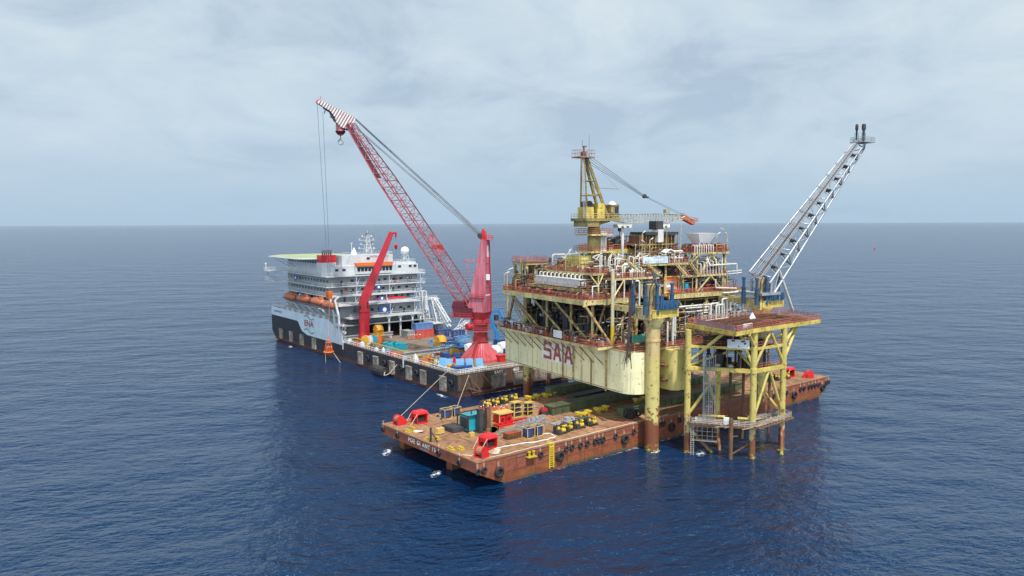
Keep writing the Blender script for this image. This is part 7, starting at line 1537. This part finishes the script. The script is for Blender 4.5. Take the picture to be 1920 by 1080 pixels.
bl_ = [(30, 52, 7, 2.8, 1.6, BLUED, 'low dark blue flat rack behind the red crane base, farthest'), (33, 48, 7, 2.8, 1.5, BLUEL, 'low light blue flat rack behind the red crane base, second'), (28, 46, 5, 3, 2.0, BLUED, 'dark blue open basket left of the light blue flat rack'), (24.4, 43.5, 4, 3, 2.6, BLUED, 'square dark blue basket left of the red crane base'), (22.5, 38.5, 4, 3.2, 2.6, TEAL, 'teal basket nearest the ochre machine'), (19.8, 40.6, 3, 3, 2.2, BLUEL, 'light blue crate beside the teal basket'), (37, 39, 7, 2.6, 1.3, BLUED, 'long dark blue rack right of the red crane column'), (43.6, 49, 5, 2.6, 2.2, BLUED, 'dark blue rack at the far vessel edge right of the crane'), (42, 60, 6, 2.6, 1.8, BLUEL, 'light blue rack near the far vessel edge'), (36.6, 62, 7, 2.8, 1.6, BLUED, 'dark blue flat rack in front of the blue containers'), (29.5, 60.5, 6, 2.6, 1.7, BLUEL, 'light blue flat rack right of the orange crew'), (40.6, 18.0, 5, 2.6, 1.6, BLUED, 'dark blue rack beside the white tarpaulin'), (38, 13.4, 6, 2.4, 1.4, BLUEL, 'blue rack at the right of the crane base')]
for x, y, l_, w_, h, m_, lb in bl_:
    T = Thing('cargo_rack', lb, 'rack', FE, (x, y, D), .15); mb = MB(); frame_box(mb, -l_ / 2, l_ / 2, -w_ / 2, w_ / 2, 0, h, .22); mb.box(-l_ / 2, l_ / 2, -w_ / 2, w_ / 2, .05, .25); mb.box(-l_ / 2, l_ / 2, -w_ / 2, -w_ / 2 + .1, .2, h * .6); mb.box(-l_ / 2, -l_ / 2 + .1, -w_ / 2, w_ / 2, .2, h * .6); T.part('frame', mb, m_, local=True)
    mb = MB(); rr = random.Random(int(x * 7 + y))
    for i in range(int(l_)): mb.cbox((-l_ / 2 + .6 + i, rr.uniform(-.5, .5), .3 + h * .3), (.7, w_ * .5, h * rr.uniform(.4, .9)))
    T.part('stored_box', mb, rr.choice((GREY, WHITE, BLUEL, DARK)), local=True)
spots_ = sorted([(CLUT.uniform(11, 46), CLUT.uniform(22, 67)) for _ in range(160)], key=lambda p: p[1]); taken = [(b_[0], b_[1]) for b_ in bl_] + [(24.8, 50.2), (35.5, 28), (39.8, 25.4), (43, 33), (30.6, 38), (45.2, 38.5), (46.4, 42)]; kk = 0
for x, y in spots_:
    if kk >= 30 or (x < 30 and y > 55) or (x < 17 and y > 32) or min(hypot(x - p[0], y - p[1]) for p in taken) < 2.5 or hypot(x - CX, y - CY) < 8: continue
    taken.append((x, y)); cn, cm = CLUT.choice((('dark blue', BLUED), ('light blue', BLUEL), ('white', WHITE), ('teal', TEAL), ('grey', GREY), ('dark blue', BLUED), ('mid blue', CBLUE), ('ochre', GOLD)))
    kn = CLUT.choice(('rack', 'crate', 'machine')); a, b_, h = CLUT.uniform(2, 4.2), CLUT.uniform(1.5, 2.4), CLUT.uniform(1.0, 2.6); mb = MB()
    if kn == 'rack':
        frame_box(mb, -a / 2, a / 2, -b_ / 2, b_ / 2, 0, h, .2); mb.box(-a / 2, a / 2, -b_ / 2, b_ / 2, .06, .3)
        for i in range(3): mb.cbox((-a / 3 + i * a / 3, 0, .3 + h * .25), (a * .25, b_ * .7, h * CLUT.uniform(.3, .6)))
    elif kn == 'crate':
        mb.box(-a / 2, a / 2, -b_ / 2, b_ / 2, .1, h); mb.box(-a / 2 - .08, a / 2 + .08, -b_ / 2 - .08, b_ / 2 + .08, h, h + .12)
        for i in range(4): mb.box(-a / 2 + a * (i + .5) / 4 - .06, -a / 2 + a * (i + .5) / 4 + .06, -b_ / 2 - .07, -b_ / 2, .1, h)
    else:
        mb.box(-a / 2, a / 2, -b_ / 2, b_ / 2, 0, .3); mb.box(-a / 2, 0, -b_ / 2.4, b_ / 2.4, .3, h); mb.lathe([(.1, 0), (h * .32, .1), (h * .32, a * .4), (.1, a * .46)], (.1, 0, h * .5), 12, 'X'); mb.tube((-a / 4, 0, h), (-a / 4, 0, h + .9), .12, 6)
    o = solo('cargo_' + kn, f'{cn} {kn} in the crowded cargo area, {ORD[kk]} item counting from the stern', kn, mb, cm, FE, group='crowded deck cargo'); o.location = FE.w((x, y, D)); o.rotation_euler = (0, 0, FE.a + CLUT.choice((0, .15, 1.57, 1.4))); kk += 1
spots_ = sorted([(CLUT.uniform(3.8, 30), CLUT.uniform(10, 70)) for _ in range(200)], key=lambda p: p[1]); kk = 0
for x, y in spots_:
    if kk >= 30 or abs(y - 35) < 1.5 or min(hypot(x - p[0], y - p[1]) for p in taken) < 2.0 or hypot(x - CX, y - CY) < 8 or (x > 18 and y > 58) or (x < 12 and y < 14): continue
    taken.append((x, y)); cn, cm = CLUT.choice((('grey', GREY), ('white', WHITE), ('dark', DARK), ('rusty', BROWN), ('ochre', GOLD), ('light blue', BLUEL), ('red', RED))); a, b_, h = CLUT.uniform(.6, 1.8), CLUT.uniform(.6, 1.5), CLUT.uniform(.5, 1.7); mb = MB()
    mb.box(-a / 2, a / 2, -b_ / 2, b_ / 2, .1, h); mb.box(-a / 2 - .06, a / 2 + .06, -b_ / 2 - .06, b_ / 2 + .06, 0, .1); mb.tube((0, 0, h), (0, 0, h + .5), .12, 6); mb.box(-a / 2 - .05, -a / 2, -b_ / 4, b_ / 4, .2, h * .8); mb.pipe([(a / 2, 0, h * .6), (a / 2 + .8, 0, h * .6), (a / 2 + .8, .3, .1)], .08, 5, .2)
    o = solo('deck_unit', f'small {cn} unit on the vessel deck left of the crane, {ORD[kk]} from the stern', 'deck gear', mb, cm, FE, group='small deck units'); o.location = FE.w((x, y, D)); o.rotation_euler = (0, 0, FE.a + CLUT.uniform(-.3, 1.6)); kk += 1
rr = random.Random(21)
for x, y, s_, lb in ((35.5, 28, 1, 'white tarpaulin covered stack right of the red crane column'), (39.8, 25.4, 1.2, 'larger white tarpaulin covered stack nearest the platform'), (43, 33, 1, 'white covered stack at the far vessel edge'), (30.6, 38, .8, 'small white covered stack left of the red crane column')):
    mb = MB(); mb.hexa([(-2.6 * s_, -1.5, 0), (2.6 * s_, -1.5, 0), (2.6 * s_, 1.5, 0), (-2.6 * s_, 1.5, 0), (-2.2 * s_, -.7, 2.2), (1.8 * s_, -.9, 1.9), (2.0 * s_, .8, 2.1), (-2.3 * s_, .9, 2.4)]); mb.hexa([(-1.4 * s_, -.7, 2.0), (1.2 * s_, -.8, 2.0), (1.2 * s_, .7, 2.0), (-1.4 * s_, .8, 2.0), (-1.2 * s_, -.1, 2.7), (.9 * s_, -.1, 2.6), (.9 * s_, .2, 2.6), (-1.2 * s_, .2, 2.7)])
    o = solo('covered_stack', lb, 'tarpaulin', mb, WHITE, FE); o.location = FE.w((x, y, D)); o.rotation_euler = (0, 0, FE.a + .2)
def tent(lb, x, y, z, s_):
    T = Thing('cable_machine', lb, 'machine', FE, (x, y, z)); mb = MB().lathe([(.3, -1.6), (2.1, -1.5), (2.1, -1.2), (1.2, -1.1), (1.2, 1.1), (2.1, 1.2), (2.1, 1.5), (.3, 1.6)], (0, 0, 2.2), 10, 'X'); T.part('drum', mb, GOLD, local=True)
    mb = MB()
    for i in range(5): mb.bar((-1.5 + i * .75, -2.3, .1), (-1.2 + i * .6, 0, 4.4), .3, .12); mb.bar((-1.2 + i * .6, 0, 4.4), (-1.5 + i * .75, 2.3, .1), .3, .12)
    mb.box(-2.4, 2.4, -2.5, 2.5, 0, .25); mb.hexa([(-1.7, -1.9, 2.2), (1.7, -1.9, 2.2), (1.7, 1.9, 2.2), (-1.7, 1.9, 2.2), (-1.0, -.5, 4.3), (1.0, -.5, 4.3), (1.0, .5, 4.3), (-1.0, .5, 4.3)]); T.part('guard', mb, GOLD, local=True); T.o.scale = (s_,) * 3
tent('ochre drum machine on the gantry beam beside the small red crane', 13.6, 80.4, 9.9, .95); tent('ochre drum machine between the blue racks and the orange crew', 24.8, 50.2, D, 1.1); 
mb = MB(); mb.hexa([(-2.2, -1.1, 0), (2.2, -1.1, 0), (2.2, 1.1, 0), (-2.2, 1.1, 0), (-1.6, -.8, 2.6), (1.4, -.8, 2.2), (1.4, .8, 2.2), (-1.6, .8, 2.6)]); mb.cbox((2.6, 0, 1.0), (1.4, 1.6, 1.6)); o = solo('winch_machine', 'small ochre machine between the red crane base and the gantry beam', 'machine', mb, GOLD, FE); o.location = FE.w((19.6, 31.4, D))
for i, (x, y) in enumerate(((5.8, 76.5), (7.2, 75.2), (8.6, 73.8), (10.0, 72.4))):
    cols = (GOLD, OFFW, TEAL, ORANGE); lb = ('ochre', 'white', 'teal', 'orange')[i] + ' cable reel in the row behind the side rail of the vessel'
    T = Thing('cable_reel', lb, 'cable reel', FE, (x, y, D), .6, 'cable reels behind the side rail'); mb = MB().lathe([(.2, -.7), (1.7, -.7), (1.7, -.55), (1.0, -.5), (1.0, .5), (1.7, .55), (1.7, .7), (.2, .7)], (0, 0, 1.75), 18, 'X'); T.part('drum', mb, cols[i], local=True, smooth=True); mb = MB().lathe([(1.4, -.5), (1.4, .5)], (0, 0, 1.75), 16, 'X'); T.part('cable', mb, DARK if i % 2 else TIMB, local=True)
for i, (x, y) in enumerate(((7.2, 61.2), (8.8, 59.6), (10.4, 58.0), (9.0, 56.4), (10.8, 54.6), (7.4, 57.4))):
    mb = MB(); mb.box(-1.3, 1.3, -1.2, 1.2, 0, 2.2); mb.box(-1.4, 1.4, -1.3, 1.3, 2.2, 2.35); mb.box(-.5, .5, -.4, .4, 2.35, 2.7); mb.box(-1.36, -1.3, -.9, .9, .4, 1.9)
    o = solo('equipment_crate', 'teal equipment crate behind the side rail, ' + ORD[i] + ' of the teal cluster', 'crate', mb, TEAL, FE, group='teal crates behind the side rail'); o.location = FE.w((x, y, D)); o.rotation_euler = (0, 0, .1 * i)
mb = MB(); rr = random.Random(8)
pcs = [('grey pump', GREY), ('white locker', WHITE), ('orange cabinet', ORANGE), ('ochre winch', GOLD), ('dark machine', DARK), ('blue cabinet', BLUEL), ('red cabinet', RED), ('brown skid', BROWN)]
k = 0
for i in range(30):
    y = 82 - i * 2.55; x = rr.uniform(1.0, 3.0); a, b_, c_ = rr.uniform(.7, 1.5), rr.uniform(.7, 1.7), rr.uniform(.8, 1.9)
    if 33 < y < 37: continue
    nm, mt = pcs[rr.randrange(8)]; mb = MB(); mb.box(-a / 2, a / 2, -b_ / 2, b_ / 2, .12, c_); mb.box(-a / 2 - .08, a / 2 + .08, -b_ / 2 - .08, b_ / 2 + .08, 0, .12); mb.lathe([(.22, c_), (.22, c_ + .35), (.1, c_ + .5)], (0, 0, 0), 8); mb.box(-a / 2 - .05, -a / 2, -b_ * .3, b_ * .3, c_ * .3, c_ * .8)
    o = solo('deck_cabinet', f'{nm} inside the vessel side rail, {ORD[k]} item of the row from the deckhouse', 'deck gear', mb, mt, FE, group='deck gear along the side rail'); o.location = FE.w((x, y, D)); k += 1
T = Thing('control_station', 'light blue control station with tilted screens at the stern corner of the vessel', 'control station', FE, (4.0, 6.5, D))
mb = MB()
for x, y, a in ((-2.4, 5.4, -.5), (-1.4, 2.6, -.2), (1.6, .2, .1), (4.4, -1.6, .4), (7.2, -3.4, .4)):
    m_ = MB().hexa([(-1.3, -.15, 0), (1.3, -.15, 0), (1.3, .15, 0), (-1.3, .15, 0), (-1.3, .9, 2.8), (1.3, .9, 2.8), (1.3, 1.2, 2.8), (-1.3, 1.2, 2.8)]); m_.xform(Matrix.Translation((x, y, .8)) @ Matrix.Rotation(a - .6, 4, 'Z')); mb.add(m_.v, m_.f)
T.part('panel', mb, BLUEL, local=True)
mb = MB(); mb.box(-1.8, 5, -2, 3.6, .1, 1.6); mb.box(2, 3.4, 1, 2.4, 1.6, 2.8); T.part('cabinet', mb, BLUED, local=True)
mb = MB().rail([(-3.4, 6, 0), (-3.4, -6, 0), (8, -6, 0)], 1.5, 1.0, .08, bars=(.33, .66, 1)); T.part('handrail', mb, RAILW, local=True)
for i, (x, y, lb) in enumerate(((24.6, 75.4, 'first'), (25.4, 74.6, 'second'), (26.2, 74.4, 'third'), (27.0, 73.6, 'fourth'), (27.8, 73.2, 'fifth'), (28.6, 72.4, 'sixth'), (29.2, 72.6, 'seventh'))): person(f'orange coveralled worker in front of the red container, {lb} of the row from the left', FE, (x, y, D), i * .9, i, None, 'vessel deck crew', sc=1.25)
for i, (x, y, z, lb) in enumerate(((39.6, 101.4, 29.2, 'left of the pair on the third walkway'), (41.2, 101.4, 29.2, 'right of the pair on the third walkway'), (42.4, 98.4, 25.3, 'right end of the second walkway'), (40.6, 98.2, 25.3, 'near the right end of the second walkway'), (10.4, 98.3, 25.3, 'left part of the second walkway'), (17, 101.3, 29.2, 'behind the red boom on the third walkway'))): person(f'person in dark clothing at the deckhouse rail, {lb}', FE, (x, y, z), i * .7, i, BN, 'people on the walkways', sc=1.25)
T = Thing('knuckle_crane', 'blue folding knuckle boom crane at the far edge of the vessel', 'crane', FE, (46.4, 42, D))
mb = MB(); mb.tube((46.4, 42, D), (46.4, 42, 13), .8, 10); T.part('column', mb, CBLUE); mb = MB(); mb.bar((46.2, 42.4, 12.4), (44.6, 45.5, 20.6), 1.3, 1.5); T.part('main_boom', mb, CBLUE); mb = MB(); mb.bar((44.6, 45.5, 20.4), (48.2, 42.6, 20.8), 1.1, 1.3); mb.bar((48.2, 42.6, 20.8), (50.4, 38.8, 11.5), .9, 1.0); T.part('folding_boom', mb, CBLUE); mb = MB(); mb.tube((46.8, 41.6, 14), (45.2, 45, 18.5), .3, 8); mb.cbox((47.4, 43.6, 18), (1.4, 1.4, 2.2)); T.part('cylinder', mb, DARK)
container('small blue and white cabin below the blue folding crane', 45.2, 38.5, 3.5, 2.6, 2.6, BLUED, 0)

# ================================================================ far buoy and foam
B = FW.w((1499, 645, 0)); T = Thing('marker_buoy', 'tiny red marker buoy far out on the open sea', 'buoy', FW, (B.x, B.y, 0))
mb = MB().lathe([(1.4, -.5), (2.0, .2), (1.8, .9), (.7, 1.2), (.4, 2.2), (.05, 2.3)], (B.x, B.y, 0), 14); T.part('float', mb, RED); mb = MB().lathe([(.3, 2.2), (.4, 2.6), (.05, 2.8)], (B.x, B.y, 0), 10); T.part('lamp', mb, WHITE)
def foam_mat():
    m, t, b = mat_new('sea_foam'); c = t.nodes.new('ShaderNodeTexCoord'); v = c.outputs['Object']
    n = noise(t, v, .9, 8, .7); n2 = noise(t, v, 3.2, 5, .7)
    sp = t.nodes.new('ShaderNodeSeparateXYZ'); t.links.new(c.outputs['Generated'], sp.inputs[0])
    ex = mth('MULTIPLY', mth('MULTIPLY', sp.outputs[0], mth('SUBTRACT', 1.0, sp.outputs[0], t), t), mth('MULTIPLY', sp.outputs[1], mth('SUBTRACT', 1.0, sp.outputs[1], t), t), t)
    f = mth('ADD', mth('ADD', mth('MULTIPLY', n, .7, t), mth('MULTIPLY', n2, .3, t), t), mth('MULTIPLY', ex, 2.2, t), t)
    a = ramp(f, ((.60, 0), (.68, .9)), t)
    tr = t.nodes.new('ShaderNodeBsdfTransparent'); mx = t.nodes.new('ShaderNodeMixShader'); o = t.nodes['Material Output']
    b.inputs['Base Color'].default_value = (.75, .8, .85, 1); b.inputs['Roughness'].default_value = .8
    t.links.new(a, mx.inputs[0]); t.links.new(tr.outputs[0], mx.inputs[1]); t.links.new(b.outputs[0], mx.inputs[2]); t.links.new(mx.outputs[0], o.inputs[0]); return m
FOAM = foam_mat()
FOAM2 = FOAM.copy(); FOAM2.name = 'thin_sea_foam'
for n_ in FOAM2.node_tree.nodes:
    if n_.type == 'VALTORGB': n_.color_ramp.elements[0].position = .60; n_.color_ramp.elements[1].position = .74; n_.color_ramp.elements[1].color = (.6, .6, .6, 1)
def wash(F, pts, w_, lb):                            # a thin broken line of wash along a waterline
    mb = MB()
    for (a, b_) in zip(pts, pts[1:]):
        d = Vector((b_[0] - a[0], b_[1] - a[1], 0)); n = max(1, int(d.length / 3)); nn = Vector((d.y, -d.x, 0)).normalized() * w_; A_ = Vector((a[0], a[1], 0))
        mb.add([A_ + d * (i / n) + nn * j for i in range(n + 1) for j in (0, 1)], [(2 * i, 2 * i + 2, 2 * i + 3, 2 * i + 1) for i in range(n)])
    o = solo('foam', None, None, mb, FOAM2, kind='stuff'); o.location = F.w((0, 0, .14)); o.rotation_euler = (0, 0, F.a); o['label'] = lb
wash(FW, [(7.5, 0), (135, 0)], 1.6, 'thin wash along the near side of the barge'); wash(FE, [(0, 166), (0, 0)], -1.8, 'thin wash along the near side of the black vessel'); wash(FE, [(0, 0), (47, 0)], 1.6, 'thin wash under the vessel stern')
for x, y, r, w_ in ((LA[0], LA[1], 1.4, 'left'), (LB[0], LB[1], 1.4, 'nearest'), (LC[0], LC[1], 1.4, 'right')):
    wash(FW, [(x + .8 * cos(a), y + .8 * sin(a)) for a in [i * pi / 5 for i in range(11)]], r, f'thin wash round the {w_} leg of the wellhead platform')
for x, y, l_, w_, rz, lb in ((-1.2, 35.6, 9, 3.0, .9, 'white foam breaking at the far skeg of the barge bow'), (-.6, 14.4, 7, 3.0, .7, 'white foam breaking at the near skeg of the barge bow'), (48, 230, 9, 3, 1.3, 'foam streak beside the bow half of the black vessel'), (44.6, 205, 8, 3, 1.3, 'foam streak beside the fender panels of the black vessel'), (43, 78.5, 9, 2.6, 1.5, 'foam at the stern corner of the black vessel'), (64, 71.4, 26, 1.6, -.03, 'thin foam line under the stern of the black vessel'), (49.5, -6.0, 4.5, 2.0, .2, 'foam ring at the near platform leg'), (92, 50, 14, 6, .2, 'foam patch between the barge and the vessel seen under the pontoon'), (57.5, -13.5, 7, 3.5, .6, 'foam among the legs of the wellhead platform')):
    n = 8; mb = MB(); mb.add([(l_ * (i / n - .5), w_ * (j - .5) * (1 - .3 * abs(i / n - .5)), .03 * sin(i * 1.3)) for i in range(n + 1) for j in (0, 1)], [(2 * i, 2 * i + 2, 2 * i + 3, 2 * i + 1) for i in range(n)])
    o = solo('foam', None, None, mb, FOAM, kind='stuff'); o.location = (x, y, .16); o.rotation_euler = (0, 0, rz); o['label'] = lb
